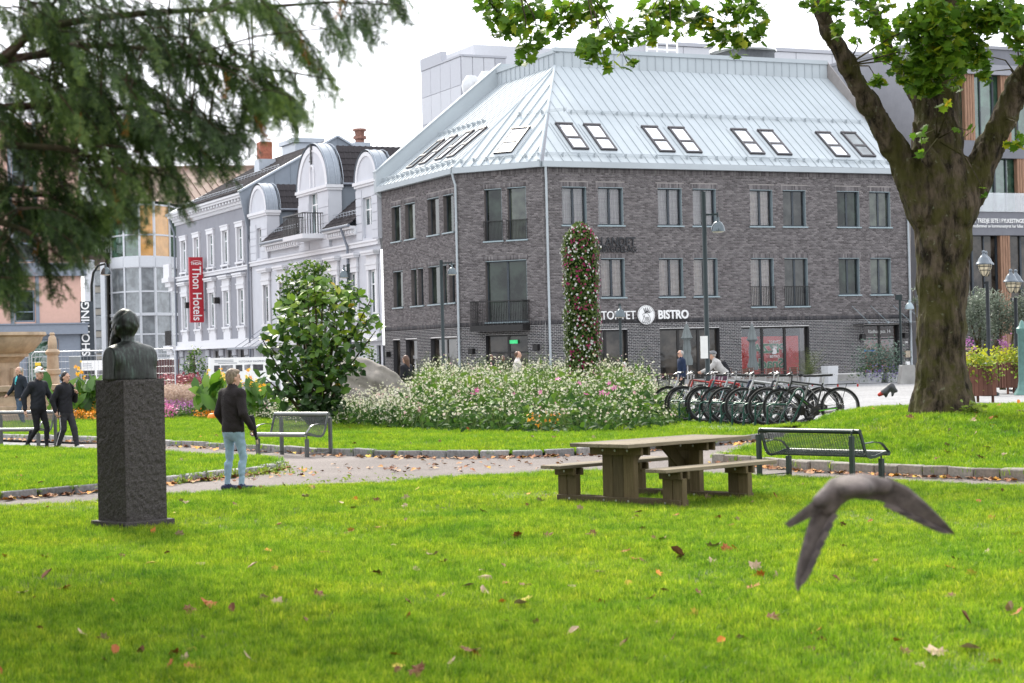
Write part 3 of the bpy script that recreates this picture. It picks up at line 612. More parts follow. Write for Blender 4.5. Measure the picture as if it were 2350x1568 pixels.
def rooster(F, a, z, q, h, mats, parent, disc=None):
    """round cock's-head emblem: comb of five feathers, head, beak, wattle, feathered neck"""
    em = thing_part('emblem', parent, F.pt(a, q, z)); P = lambda x, y, dq=0: F.pt(a + x * h, q - dq, z + y * h)
    if disc:
        R = Matrix((F.d, UPZ, -F.n)).transposed(); mb = MB(); n = 40
        mb.extr([P(.5 * math.cos(2 * PI * i / n), .5 * math.sin(2 * PI * i / n)) for i in range(n)], -F.n * .06); mb.build('disc', disc, em)
        mb = MB(); mb.tube([P(.46 * math.cos(2 * PI * i / n), .46 * math.sin(2 * PI * i / n), .062) for i in range(n)], .006, 4, closed=True); mb.build('ring', mats, em)
    dq = .064 if disc else 0
    mb = MB()
    for k in range(6):                                # comb
        an = 1.95 - .28 * k; bx, by = -.06 + .045 * k, .10 + .012 * (2.5 - abs(k - 2.5)); ex, ey = bx + .27 * math.cos(an), by + .27 * math.sin(an)
        mb.extr([P(bx - .028, by, dq), P(ex - .02, ey - .02, dq), P(ex + .012, ey + .01, dq), P(bx + .028, by - .01, dq)], -F.n * .006)
    hp = [(-.12, .09), (-.2, .045), (-.24, .0), (-.19, -.005), (-.20, -.06), (-.16, -.13), (-.12, -.05), (-.10, -.02), (-.14, -.14), (-.20, -.22), (-.235, -.34), (-.24, -.40), (-.2, -.36), (-.17, -.42), (-.12, -.36), (-.08, -.44), (-.02, -.37), (.04, -.45), (.09, -.36), (.15, -.40), (.2, -.31), (.245, -.3), (.22, -.18), (.17, -.06), (.1, .03), (.07, .085)]
    if disc:                                          # drawn in strokes on the white disc
        for i in range(len(hp)):
            p, q_ = hp[i], hp[(i + 1) % len(hp)]; mb.bar(P(p[0], p[1], dq), P(q_[0], q_[1], dq), .018, .006, upv=F.n)
        for k in range(9):
            x = -.16 + .045 * k; mb.bar(P(x * .45 + .02, -.10 - .03 * (k % 2), dq), P(x + .02, -.36, dq), .009, .006, upv=F.n)
        mb.extr([P(-.13, .05, dq), P(-.10, .06, dq), P(-.09, .04, dq), P(-.12, .03, dq)], -F.n * .006)
        mb.build('cock_head', mats, em)
    else:
        mb.extr([P(x, y, dq) for x, y in hp], -F.n * .004); mb.build('cock_head', mats, em)
    return em
# sign over the ground floor: white letters and emblem
m_dark_ink = M('dark_ink', (.03, .03, .035), .6)
sa, sz_ = FR.px(1480, 723); sg = thing('bistro_sign', 'white letters and round cock emblem on the brick band above the shop front', 'sign', FR.pt(sa, -.1, sz_))
tq = -.09
a1_, _ = FR.px(1417, 723); a2_, _ = FR.px(1543, 723)
for nm, s_, a_, b_ in (('lettering', 'TORVET', a1_, .003), ('lettering', 'BISTRO', a2_, .018)):
    letters(nm, s_, .60, FR.pt(a_, tq, sz_ - .02), FR.d, UPZ, m_white, sg, .035, b_, sx=.87 if s_ == 'TORVET' else .9)
    mb = MB(); FR.box(mb, a_ - .92, a_ + .92, -.06, -.025, sz_ - .30, sz_ - .24); mb.build('mounting_rail', m_frameb, sg)
rooster(FR, sa, sz_, -.10, .96, m_dark_ink, sg, m_white)
# dark letters higher up
la, lz = FR.px(1374, 556); s2 = thing('company_sign', 'dark raised letters on the brick wall half hidden by the flower column', 'sign', FR.pt(la, -.08, lz)); m_let = M('anthracite_letters', (.022, .024, .028), .45)
letters('lettering', 'SØRLANDET', .62, FR.pt(FR.px(1457, 556)[0], -.08, lz), FR.d, UPZ, m_let, s2, .03, .004, 'RIGHT', sx=.84)
letters('lettering', 'BOLIGBYGGELAG', .42, FR.pt(FR.px(1459, 574)[0], -.08, FR.px(1459, 573)[1]), FR.d, UPZ, m_let, s2, .03, .0, 'RIGHT', sx=.92)
ha, hz = FR.px(1300, 563); mb = MB(); pts = [(0, -.55), (0, .35), (.45, .72), (.9, .35), (.9, -.55)]
for i in range(5): p, q_ = pts[i], pts[(i + 1) % 5]; mb.bar(FR.pt(ha + p[0], -.08, hz + p[1]), FR.pt(ha + q_[0], -.08, hz + q_[1]), .12, .05, upv=FR.n)
mb.build('house_emblem', m_let, s2)
# address over the entrance and the window stickers
dr = opsR[19]; letters('door_lettering', 'Rådhusgata 14', .25, FR.pt((dr[0] + dr[1]) / 2, .225, GT - .36), FR.d, UPZ, m_white, bb, .004, .004)
fb = MB(); FR.box(fb, dr[0] + .1, dr[1] - .1, .245, .25, GT - .66, GT - .1); fb.build('door_header', M('dark_brown_board', (.05, .025, .018), .5), bb)
m_blue = M('blue_print', (.03, .22, .55), .6); letters('door_lettering', 'SØRLANDET', .13, FR.pt(dr[0] + .52, .225, 1.55), FR.d, UPZ, m_blue, bb, .003, .002)
mb = MB(); FR.box(mb, dr[0] + .12, dr[0] + .24, .222, .228, 1.5, 1.64); mb.build('door_logo', m_blue, bb)
letters('house_number', '14', .2, FR.pt(dr[1] + .42, -.03, 1.95), FR.d, UPZ, m_white, bb, .008, .004)
m_stick = M('grey_sticker', (.50, .50, .50), .7, var=.05)
def sticker(F, a, z, q, sc):
    rooster(F, a, z, q, sc, m_stick, bb)
    for s_, zz, sgn in (('TORVET', .62, 1), ('BISTRO', -.60, -1)): letters('window_lettering', s_, .30 * sc, F.pt(a, q, z + zz * sc), F.d if F is not FL else -F.d, UPZ, m_stick, bb, .002, .003)
sticker(FR, cxm + .05, 1.75, .22, .62)
sticker(FL, (opsL[-1][0] + opsL[-1][1]) / 2 + .3, 1.35, .22, .8); sticker(FL, (opsL[-2][0] + opsL[-2][1]) / 2, 1.35, .22, .7)
fd = opsF[3]; letters('door_lettering', 'BISTRO', .25, FF.pt(fd[0] + .75, .225, 1.15), -UPZ, FD, m_stick, bb, .002, .004); letters('door_lettering', 'TORVET', .2, FF.pt(fd[0] + .52, .225, 1.1), -UPZ, FD, m_stick, bb, .002, .003)
mb = MB(); FF.box(mb, (fd[0] + fd[1]) / 2 + .12, (fd[0] + fd[1]) / 2 + .55, .1, .16, 2.35, 2.53); mb.build('exit_sign', M('green_exit_sign', (.04, .45, .16), .5, emit=.5), bb)
# wall lamps, downpipes, boxes
for (F, a, z) in ((FF, fd[0] - .75, 2.05), (FF, fd[1] + .55, 2.15), (FL, FL.px(895, 797)[0], 2.0), (FR, dr[0] - .2, 2.3), (FR, dr[1] + .32, 2.35)):
    mb = MB(); F.box(mb, a - .13, a + .13, -.28, -.02, z - .16, z + .12); F.box(mb, a - .05, a + .05, -.02, .0, z - .1, z + .05); mb.build('wall_lamp', m_frameb, bb, bevel=.01)
mb = MB(); FR.box(mb, dr[1] + .32, dr[1] + .62, -.12, -.015, 1.15, 1.5); mb.build('letter_box', M('beige_metal', (.35, .29, .22), .5), bb)
mb = MB(); FR.box(mb, dr[1] + .34, dr[1] + .62, -.07, -.015, .72, .92); mb.build('meter_box', m_white, bb)
def pipe(F, a, zt):
    mb = MB(); mb.tube([F.pt(a - .08, -.25, zt), F.pt(a - .06, -.2, zt - .25), F.pt(a, -.1, zt - .6), F.pt(a, -.1, .1)], .06, 8); mb.build('downpipe', m_zinc, bb, smooth=True)
    mb = MB()
    for z in (2.5, 5.5, 8.5): mb.tube([F.pt(a, -.1, z), F.pt(a, -.1, z + .06)], .075, 8)
    mb.build('pipe_bracket', m_zincd, bb)
pipe(FR, .18, EAVE + .02); pipe(FF, .03, EAVE + .02); pipe(FR, LR - .02, EAVE + .02)
# glass canopy over the entrance
cn = thing_part('canopy', bb, FR.pt((dr[0] + dr[1]) / 2, -.6, 3.0)); mb = MB(); FR.box(mb, dr[0] - .75, dr[1] + 1.0, -1.15, -.05, 3.02, 3.04); mb.build('canopy_pane', glassmat('canopy_glass', refl=.12, clear=.85), cn)
mb = MB()
for a in (dr[0] - .4, dr[0] + .8, dr[1] - .0, dr[1] + .8): mb.tube([FR.pt(a, -1.05, 3.05), FR.pt(a - .35, -.02, 3.95)], .012, 5); FR.box(mb, a - .05, a + .05, -1.1, -1.0, 2.98, 3.07)
mb.build('canopy_rod', m_cheek, cn)
# ------------------------------------------------------------------ roof: standing-seam sheets
SB, RH = 7.3, 5.95                                   # set-back and rise of the slopes
OV = .28
def lineX(p, d, q, e):                               # crossing of two ground lines
    A = Matrix(((d.x, -e.x), (d.y, -e.y))); b = Vector((q.x - p.x, q.y - p.y)); t = A.inverted() @ b; return p + d * t[0]
APEX = lineX(C1 + EL * SB, ER, C0 + ER * SB, EL)
aR = (APEX - C1).dot(ER); aL = (APEX - C0).dot(EL)   # along-wall position of the roof tip
roof = thing_part('roof', bb, C1 + UPZ * EAVE)
RZ = EAVE + .30
def strip(mb, P): mb.add(P, [tuple(range(len(P)))])
def slope(F, ln, a_lo0, apx, n, flip=False):
    """slope over wall F: eave from 0 to ln, top line from apx to ln; cut into sheets of equal width with raised seams"""
    O, D, N = F.o, F.d, F.n; step = ln / n
    def at(a, t): return F.pt(a, -OV + (SB + OV) * t, RZ - .02 + RH * t)
    for i in range(n):
        a0, a1 = i * step, (i + 1) * step
        def tmax(a): return 1.0 if a >= apx else max(0.0, a / apx) if apx > 0 else 1.0
        jit = random.uniform(-.006, .006)
        mid = [] 
        if apx > 0 and a0 < apx < a1: mid = [at(apx, 1)]
        P = [at(a0, 0), at(a1, 0), at(a1, tmax(a1))] + mid + ([at(a0, tmax(a0))] if tmax(a0) > 0.001 else [])
        mb = MB(); up = Vector((0, 0, jit)); strip(mb, [p + up for p in P])
        d = (at(0, 1) - at(0, 0)).normalized(); nn = D.cross(d).normalized(); nn = nn if nn.z > 0 else -nn
        if tmax(a1) > .02: mb.obox((at(a1, 0) + at(a1, tmax(a1))) / 2 + nn * .02, (at(a1, tmax(a1)) - at(a1, 0)) / 2, D * .012, nn * .016, 1)
        mb.build('roof_panel', [m_zinc, m_zincd], roof)
    return at
atR = slope(FR, LR, 0, aR, 41); atL = slope(FL, LL, 0, aL, 20)
# triangle over the cut-off corner
apexp = Vector((APEX.x, APEX.y, RZ - .02 + RH)); e0, e1 = FF.pt(0, -OV, RZ - .02), FF.pt(LF, -OV, RZ - .02); nf = 9
for i in range(nf):
    t0, t1 = i / nf, (i + 1) / nf
    # sheets run square up the slope; clip the strip [t0,t1] of the base against the triangle
    ta = (apexp - e0).dot(FD) / LF
    def lim(t): return min(t / ta, (1 - t) / (1 - ta)) if 0 < ta < 1 else (t / ta if ta >= 1 else (1 - t))
    def att(t, h): b = e0.lerp(e1, t); foot = e0 + FD * (ta * LF); return b + (apexp - foot) * h
    P = [att(t0, 0), att(t1, 0), att(t1, max(0, min(1, lim(t1))))] + ([att(ta, 1)] if t0 < ta < t1 else []) + [att(t0, max(0, min(1, lim(t0))))]
    mb = MB(); strip(mb, P); h = max(0, min(1, lim(t1)))
    if h > .02 and i < nf - 1: mb.bar(att(t1, 0) + Vector((0, -.02, .03)), att(t1, h) + Vector((0, -.02, .03)), .025, .06)
    mb.build('roof_panel', [m_zinc], roof)
mb = MB(); mb.tube([e1, apexp], .09, 6); mb.build('hip_cap', m_zinc, roof); mb = MB(); mb.tube([e0, apexp], .06, 6); mb.build('hip_cap', m_zinc, roof)
# eaves board, parapet with seams, rear and top
mb = MB()
for F, a0, a1 in ((FR, -.03, LR + .1), (FF, -.02, LF + .02), (FL, -.03, LL)): F.box(mb, a0, a1, -.30, .01, EAVE - .01, RZ - .03)
mb.build('eaves_fascia', m_zinc, roof)
PT = RZ + RH; PH = .95
mb = MB(); FR.box(mb, aR - .02, LR, SB - .06, SB + .15, PT - .1, PT + PH); FL.box(mb, aL, LL, SB - .06, SB + .15, PT - .1, PT + PH * .85); mb.build('parapet', m_zinc, roof)
mb = MB(); n = 34
for i in range(n): a = aR + (LR - aR) * i / n; FR.box(mb, a - .012, a + .012, SB - .1, SB - .06, PT - .05, PT + PH - .2)
for i in range(12): a = aL + (LL - aL) * i / 12; FL.box(mb, a - .012, a + .012, SB - .1, SB - .06, PT - .05, PT + PH - .3)
mb.build('parapet_seam', m_zincd, roof)['kind'] = 'stuff'
mb = MB(); FR.box(mb, aR - .06, LR, SB - .14, SB + .25, PT + PH - .2, PT + PH + .02); FL.box(mb, aL - .06, LL, SB - .14, SB + .25, PT + PH - .3, PT + PH - .12); mb.build('parapet_cap', m_zinc, roof)
top = [FR.pt(aR, SB + .1, PT), FR.pt(LR, SB + .1, PT), FR.pt(LR, 16, PT), FL.pt(LL, 16, PT), FL.pt(LL, SB + .1, PT)]
mb = MB(); mb.add(top, [(0, 1, 2, 3, 4)]); mb.build('flat_roof', m_zincd, roof)
mb = MB(); mb.extr([FR.pt(LR + .02, .02, 0), FR.pt(LR + .02, 16, 0), FR.pt(LR + .02, 16, PT), FR.pt(LR + .02, SB, PT + PH), FR.pt(LR + .02, -.25, RZ)], ER * .05); mb.build('gable_wall', m_mortar_u, bb)
# raking parapet against the neighbour
mb = MB(); H_ = .95; mb.extr([FL.pt(LL, -OV, EAVE - .02), FL.pt(LL, -OV - .03, EAVE + 1.1), FL.pt(LL, SB + .2, PT + H_ + .25), FL.pt(LL, SB + 1.2, PT + H_ + .25), FL.pt(LL, SB + 1.2, PT - 3), FL.pt(LL, 0, EAVE - .3)], EL * .4); mb.build('raking_parapet', m_zinc, roof)
mb = MB(); mb.extr([FL.pt(LL - .04, -OV - .05, EAVE + 1.08), FL.pt(LL - .04, SB + .2, PT + H_ + .23), FL.pt(LL - .04, SB + .2, PT + H_ + .31), FL.pt(LL - .04, -OV - .05, EAVE + 1.16)], EL * .48); mb.build('parapet_cap', m_zincd, roof)
# snow guards
def guards(F, a0, a1, t, n, att=None):
    P = (lambda a: F.pt(a, -OV + (SB + OV) * t, RZ + RH * t)) if att is None else att
    mb = MB()
    for i in range(n + 1):
        a = a0 + (a1 - a0) * i / n; b = P(a); mb.extr([b, b + Vector((0, 0, .24)) - F.n * .06, b + Vector((0, 0, .2)) + F.n * .16, b + F.n * .22 + UPZ * .16], F.d * .02)
    for k in (.1, .16, .22): mb.tube([P(a0 - .2) + UPZ * k, P(a1 + .2) + UPZ * k], .012, 4)
    mb.build('snow_guard', m_zincd, roof)
guards(FR, .3, LR - .3, .035, 24); guards(FR, 3.35, LR - .6, .47, 20); guards(FL, .3, LL - .3, .035, 14); guards(FL, 3.9, LL - .6, .47, 9)
foot = e0 + FD * (ta * LF)
guards(FF, .3, LF - .2, .035, 6, lambda a: e0 + FD * a + (apexp - foot) * .035); guards(FF, 1.75, LF - .6, .47, 2, lambda a: e0 + FD * a + (apexp - foot) * .47)
# skylights
m_skyf = M('skylight_frame', (.05, .046, .05), .4)
def skylight(P0, du, dv, nn, w, h, gl):
    s_ = thing_part('skylight', bb, P0); mb = MB(); C = P0 + du * w / 2
    def bx(u0, u1, v0, v1, n0, n1, b): b.obox(P0 + du * (u0 + u1) / 2 + dv * (v0 + v1) / 2 + nn * (n0 + n1) / 2, du * (u1 - u0) / 2, dv * (v1 - v0) / 2, nn * (n1 - n0) / 2)
    for (v0, v1) in ((0, h * .45), (h * .45, h)):
        bx(0, .09, v0, v1, 0, .12, mb); bx(w - .09, w, v0, v1, 0, .12, mb); bx(.07, w - .07, v0, v0 + .1, 0, .121, mb); bx(.07, w - .07, v1 - .06, v1, 0, .121, mb)
    bx(-.03, w + .03, h - .02, h + .1, 0, .14, mb); mb.build('frame', m_skyf, s_)
    for (v0, v1) in ((.07, h * .45 - .05), (h * .45 + .07, h - .05)): g = MB(); bx(.06, w - .06, v0, v1, .06, .09, g); g.build('pane', gl, s_)
    g = MB(); bx(-.2, w + .2, -.25, h + .25, -.004, .012, g); g.build('flashing', m_zinc, s_)
def slope_px(F, u, v):                                # picture point -> (s, t) on the slope over F
    A, B_, C_ = F.pt(0, -OV, RZ), F.pt(1, -OV, RZ), F.pt(0, SB, RZ + RH); n_ = (B_ - A).cross(C_ - A).normalized(); r = ray(u, v); t = (A - CAMP).dot(n_) / r.dot(n_); p = CAMP + r * t; return (p - A).dot(F.d), (p - A).dot((C_ - A).normalized()) / (C_ - A).length
m_sky_dk = glassmat('skylight_glass_dark', (.05, .06, .06), refl=.12, rough=.02)
for F, lst in ((FR, [(1331, 345), (1396, 347), (1530, 351), (1592, 353), (1737, 356), (1799, 358), (1933, 362), (1992, 362)]),):
    d = (F.pt(0, SB, RZ + RH) - F.pt(0, -OV, RZ)).normalized(); nn = F.d.cross(d); nn = nn if nn.z > 0 else -nn
    for i, (u, v) in enumerate(lst):
        a, t = slope_px(F, u, v); skylight(F.pt(a - .42, -OV + (SB + OV) * t, RZ + RH * t) + nn * .01, F.d, d, nn, .92, 2.35, m_sky_gl if i < 7 else m_sky_dk)
d = (FL.pt(0, SB, RZ + RH) - FL.pt(0, -OV, RZ)).normalized(); nn = FL.d.cross(d); nn = nn if nn.z > 0 else -nn
for (u, v) in ((1040, 361), (1012, 367), (975, 377), (946, 386)):
    a, t = slope_px(FL, u, v); skylight(FL.pt(a - .1, -OV + (SB + OV) * t, RZ + RH * t) + nn * .01, FL.d, d, nn, .92, 2.4, m_sky_gl)
d = (apexp - foot).normalized(); nn = FD.cross(d); nn = nn if nn.z > 0 else -nn; skylight(e0 + FD * 2.02 + d * .9 + nn * .04, FD, d, nn, 1.05, 2.35, m_sky_gl)
# roof vents
def cowl(p, s):
    mb = MB(); mb.lathe(p, [(.28 * s, 0), (.28 * s, .7 * s), (.5 * s, .75 * s), (.62 * s, 1.3 * s), (.55 * s, 1.55 * s), (.3 * s, 1.9 * s), (0, 1.95 * s)], 14); mb.build('roof_vent', M('galvanised', (.5, .51, .52), .35, .6, var=.08), bb, smooth=True)
for (u, Y, s) in ((1081, 118, 1.0), (1117, 117, 1.05)): p = W(u, 175, Y); cowl(Vector((p.x, p.y, PT)), s) 
p = FR.pt(LR - 4.2, SB + 2.2, PT); mb = MB(); mb.obox(p + UPZ * .7, ER * 1.3, EL * 1.3, UPZ * .9); mb.build('vent_housing', M('dark_zinc', (.12, .13, .14), .5), bb)
mb = MB(); mb.lathe(p + UPZ * 1.6, [(1.95, 0), (1.95, .12), (1.5, .5), (.5, .78), (0, .8)], 12); mb.build('vent_cap', m_white, bb, smooth=True)
p = FR.pt(LR - 7.5, SB + 2.2, PT); mb = MB(); mb.obox(p + UPZ * .55, ER * 1.1, EL * .8, UPZ * .5); mb.obox(p + UPZ * 1.1, ER * 1.3, EL * 1.0, UPZ * .08); mb.build('vent_housing', m_white, bb)
mb = MB()
for i in range(4): mb.tube([FR.pt(LR - 10.6 + i * .65, SB + 2, PT), FR.pt(LR - 10.6 + i * .65, SB + 2, PT + 1.9)], .05, 5)
for z in (1.5, 1.9): mb.tube([FR.pt(LR - 10.6, SB + 2, PT + z), FR.pt(LR - 8.65, SB + 2, PT + z)], .05, 5)
mb.build('roof_ladder', m_white, bb)
# ------------------------------------------------------------------ the hotel: grey wing and white wing with round-topped dormers
HF = FL                                               # same street line as the brick building's side front
t0, t1, t2 = LL + .42, FL.px(576, 600)[0], FL.px(408, 700)[0]
m_hgrey = M('grey_render', (.25, .255, .285), .85, var=.06, scale=1.2, bump=.1); m_hwhite = M('white_render', (.52, .535, .575), .8, var=.05, scale=1.2, bump=.08); m_trim = M('white_stucco', (.64, .645, .67), .7, var=.04)
m_hmetal = M('grey_sheet_metal', (.23, .26, .30), .45, .3, var=.08, scale=1.0); m_hmetl = M('pale_sheet_metal', (.40, .44, .49), .42, .3, var=.06)
m_tile = rndmat('dark_roof_tile', [(0, (.035, .032, .034)), (1, (.07, .064, .068))], .85, .2, 60, spec=.1); m_pvc = M('white_window', (.78, .79, .80), .4, var=.03); m_hgl = glassmat('hotel_glass', (.085, .11, .11), refl=.0, wav=.05)
m_hcap = M('cap_metal', (.27, .30, .34), .6, .1, var=.08, spec=.2); m_dpipe = M('grey_pipe', (.20, .22, .26), .45, .2, var=.05)
hotel = thing('hotel_building', 'grey and white stuccoed hotel with round-topped dormers and dark tiled roof', 'building', HF.pt(t1, 0, 0))
EG, EW = 13.2, 9.35                                   # eaves of the grey and of the white wing
B = lambda n, m, mb, p=hotel, **k: mb.build(n, m, p, **k)
def surround(w, a0, a1, z0, z1, head=True, apron=False, pil=.26):
    mb = MB(); HF.box(mb, a0 - pil, a0 - .01, -.10, .0, z0 - .12, z1 + .02); HF.box(mb, a1 + .01, a1 + pil, -.10, .0, z0 - .12, z1 + .02)
    HF.box(mb, a0 - pil - .05, a1 + pil + .05, -.14, .0, z1 + .02, z1 + .30); HF.box(mb, a0 - pil - .10, a1 + pil + .10, -.18, .0, z1 + .30, z1 + .40)
    HF.box(mb, a0 - pil - .1, a1 + pil + .1, -.18, .0, z0 - .26, z0 - .12)
    if head: HF.box(mb, a0 - pil - .02, a1 + pil + .02, -.12, 0, z1 + .40, z1 + .85); HF.box(mb, a0 - pil - .22, a1 + pil + .22, -.34, 0, z1 + .85, z1 + .98); HF.box(mb, a0 - pil - .28, a1 + pil + .28, -.40, 0, z1 + .98, z1 + 1.10)
    if apron: HF.box(mb, a0 - pil + .02, a1 + pil - .02, -.08, 0, z0 - 1.05, z0 - .26)
    for a in (a0 - .1, a1 + .1): HF.box(mb, a - .1, a + .1, -.14, 0, z0 - .46, z0 - .27)
    mb.build('surround', m_trim, w)
def hwin(op, parent=hotel, **k):
    w = window(HF, op, parent, m_pvc, m_hgl, .12, 2, .085, bars=(.68,)); surround(w, *op, **k); return w
us = [422, 452, 484.5, 518, 552]
opsU, opsM, opsB = [], [], []
for u in us:
    a, z = HF.px(u, 545); opsU.append((a - .62, a + .62, 8.75, 11.0)); opsM.append((a - .62, a + .62, 4.35, 6.75))
for k in range(4):
    a = HF.px([437, 497, 527, 556][k], 800)[0]; opsB.append((a - .95, a + .95, .35, 2.6))
mw_ = MB(); wall_cells(HF, mw_, t1, t2, 0, EG - .9, opsU + opsM + opsB, 0, .25, 0, 1)
mw_.add([HF.pt(t2, 0, 0), HF.pt(t2, 13, 0), HF.pt(t2, 13, EG), HF.pt(t2, 0, EG)], [(0, 1, 2, 3)])
B('wall', [m_hgrey, m_trim], mw_)
for o in opsU: hwin(o, head=False)
for o in opsM: hwin(o, apron=True)
for o in opsB: window(HF, o, hotel, m_frame, m_glassd, .2, 2, .07, name='shop_window')
def course(a0, a1, z0, h, out, name='string_course', mat=m_trim): mb = MB(); HF.box(mb, a0, a1, -out, 0, z0, z0 + h); return B(name, mat, mb)
course(t1, t2, 8.0, .22, .16); course(t1, t2, 8.22, .1, .24); course(t1, t2, 3.05, .30, .20); course(t1, t2, 2.80, .25, .32); course(t1, t2, 2.72, .08, .42)
course(t1, t2 + .1, EG - .9, .25, .10); course(t1, t2 + .3, EG - .65, .12, .22); course(t1, t2 + .5, EG - .30, .16, .55, 'cornice'); course(t1, t2 + .6, EG - .14, .16, .68, 'cornice')
mb = MB(); HF.box(mb, t1, t2 + .3, -.22, 0, EG - .53, EG - .30); B('cornice_frieze', m_trim, mb)
for i in range(26): a = t1 + .4 + i * (t2 - t1 - .4) / 25.5; mb = MB(); HF.box(mb, a - .13, a + .13, -.48, -.221, EG - .50, EG - .31); B('bracket', m_trim, mb, bevel=.03)
mb = MB()
for i in range(80): a = t1 + .2 + i * (t2 - t1 - .3) / 80; HF.box(mb, a - .05, a + .05, -.15, -.101, EG - .87, EG - .7)
B('dentils', m_trim, mb)['kind'] = 'stuff'
for k in range(5):                                     # rusticated piers on the ground floor
    a = HF.px([419, 479, 511, 541, 569][k], 800)[0]
    for j in range(5): mb = MB(); HF.box(mb, a - .5, a + .5, -.16 if j % 2 == 0 else -.09, 0, .1 + j * .52, .58 + j * .52); B('rusticated_block', M('rough_grey_stone', (.36, .37, .40), .9, var=.2, scale=4, bump=.9, bscale=9), mb, bevel=.05)
# main roof of the grey wing: tile courses up to a ridge, metal gable towards the white wing
RB, RZT = 6.3, 17.0
def tiles(name, P00, du, dv, wu, hv, tw, th, parent, single):
    """interlocking tiles on a slope: P00 lower corner, du along the eave, dv up the slope"""
    nn = du.cross(dv).normalized(); nn = nn if nn.z > 0 else -nn; nu, nv = max(1, round(wu / tw)), max(1, round(hv / th)); tw, th = wu / nu, hv / nv
    prof = [(0, .0), (.18, .055), (.36, .06), (.55, .01), (.8, .0), (1.0, .012)]
    me = None; V = []; Fq = []; Rr = []
    def tilev(b, o):
        vs = []
        for k, lift in ((0, .05), (1.08, .01)):
            for (x, h) in prof: vs.append(o + du * (x * tw) + dv * (k * th) + nn * (h + lift))
        for (x, h) in prof: vs.append(o + du * (x * tw) + nn * (h * .3 - .0))
        return vs
    fs = [(i, i + 1, i + 7, i + 6) for i in range(5)] + [(12 + i, 13 + i, i + 1, i) for i in range(5)]
    for j in range(nv):
        for i in range(nu):
            o = P00 + du * (i * tw) + dv * (j * th)
            if single:
                if me is None:
                    mb = MB(); mb.add(tilev(0, Vector((0, 0, 0))), fs, 0, .5); t_ = mb.build('roof_tile', m_tile, parent, rnd=True, smooth=True); me = t_.data; t_.matrix_parent_inverse = Matrix.Identity(4); t_.location = o - parent_loc(parent)
                else: t_ = bpy.data.objects.new('roof_tile', me); COL.objects.link(t_); t_.parent = parent; t_.location = o - parent_loc(parent)
            else: b = len(V); V += tilev(0, o); Fq += [tuple(b + q for q in f) for f in fs]; Rr += [random.random()] * len(fs)
    if not single:
        ob = npmesh(name, [tuple(v) for v in V], Fq, m_tile, parent, rnd=Rr, smooth=False); ob['kind'] = 'stuff'
def parent_loc(p):
    l = Vector(p.location); return l
hroof = thing_part('roof', hotel, HF.pt(t1, 3, EG))
sl = (HF.pt(0, RB, RZT) - HF.pt(0, -.7, EG)).normalized(); slen = (HF.pt(0, RB, RZT) - HF.pt(0, -.7, EG)).length
mb = MB(); mb.add([HF.pt(t1, -.7, EG), HF.pt(t2 + .6, -.7, EG), HF.pt(t2 - 3.5, RB, RZT), HF.pt(t1, RB, RZT)], [(0, 1, 2, 3)]); mb.add([HF.pt(t1, RB, RZT), HF.pt(t2 - 3.5, RB, RZT), HF.pt(t2 + .6, 13.5, EG), HF.pt(t1, 13.5, EG)], [(0, 1, 2, 3)]); mb.add([HF.pt(t2 + .6, -.7, EG), HF.pt(t2 + .6, 13.5, EG), HF.pt(t2 - 3.5, RB, RZT)], [(0, 1, 2)]); B('roof_deck', m_hmetal, mb, hroof)
tiles('roof_tiles', HF.pt(t1 + .1, -.72, EG + .02), HF.d, sl, t2 - t1 - 3.2, slen, .34, .38, hroof, False)
mb = MB(); nrow = 10; ps = [HF.pt(t1, 0, EW), HF.pt(t1, -.75, EG + .03), HF.pt(t1, RB, RZT + .12), HF.pt(t1, 13.2, EG), HF.pt(t1, 13.2, EW)]; mb.extr(ps, -HF.d * .12); B('gable_cladding', m_hmetal, mb, hroof)
for i in range(11):
    q = .6 + i * 1.15; zt = EG + (RZT - EG) * (q + .7) / (RB + .7) if q < RB else RZT - (RZT - EG) * (q - RB) / (13.2 - RB)
    mb = MB(); mb.obox(HF.pt(t1 - .14, q, (EW + zt) / 2), HF.n * .015, HF.d * .02, UPZ * ((zt - EW) / 2)); B('cladding_seam', m_hmetal, mb, hroof)
mb = MB(); mb.bar(HF.pt(t1 - .1, -.8, EG + .02), HF.pt(t1 - .1, RB, RZT + .15), .4, .12); mb.bar(HF.pt(t1 - .1, RB, RZT + .15), HF.pt(t1 - .1, 13.3, EG + .05), .4, .12); B('verge', m_hmetl, mb, hroof)
for tt in (.05, .42):
    mb = MB(); base = lambda a: HF.pt(a, -.7 + (RB + .7) * tt, EG + (RZT - EG) * tt + .1)
    for i in range(22 if tt < .1 else 14): a = t1 + .6 + i * .8; p = base(a); mb.tube([p, p + UPZ * .28, p + HF.n * .22 + UPZ * .02], .018, 4)
    for z in (.12, .26): mb.tube([base(t1 + .3) + UPZ * z, base(t1 + (17.6 if tt < .1 else 11.5)) + UPZ * z], .016, 4)
    B('snow_guard', m_hmetl, mb, hroof)
m_redbrick = M('red_brick', (.33, .12, .075), .85, var=.35, scale=9, bump=.4, bscale=12)
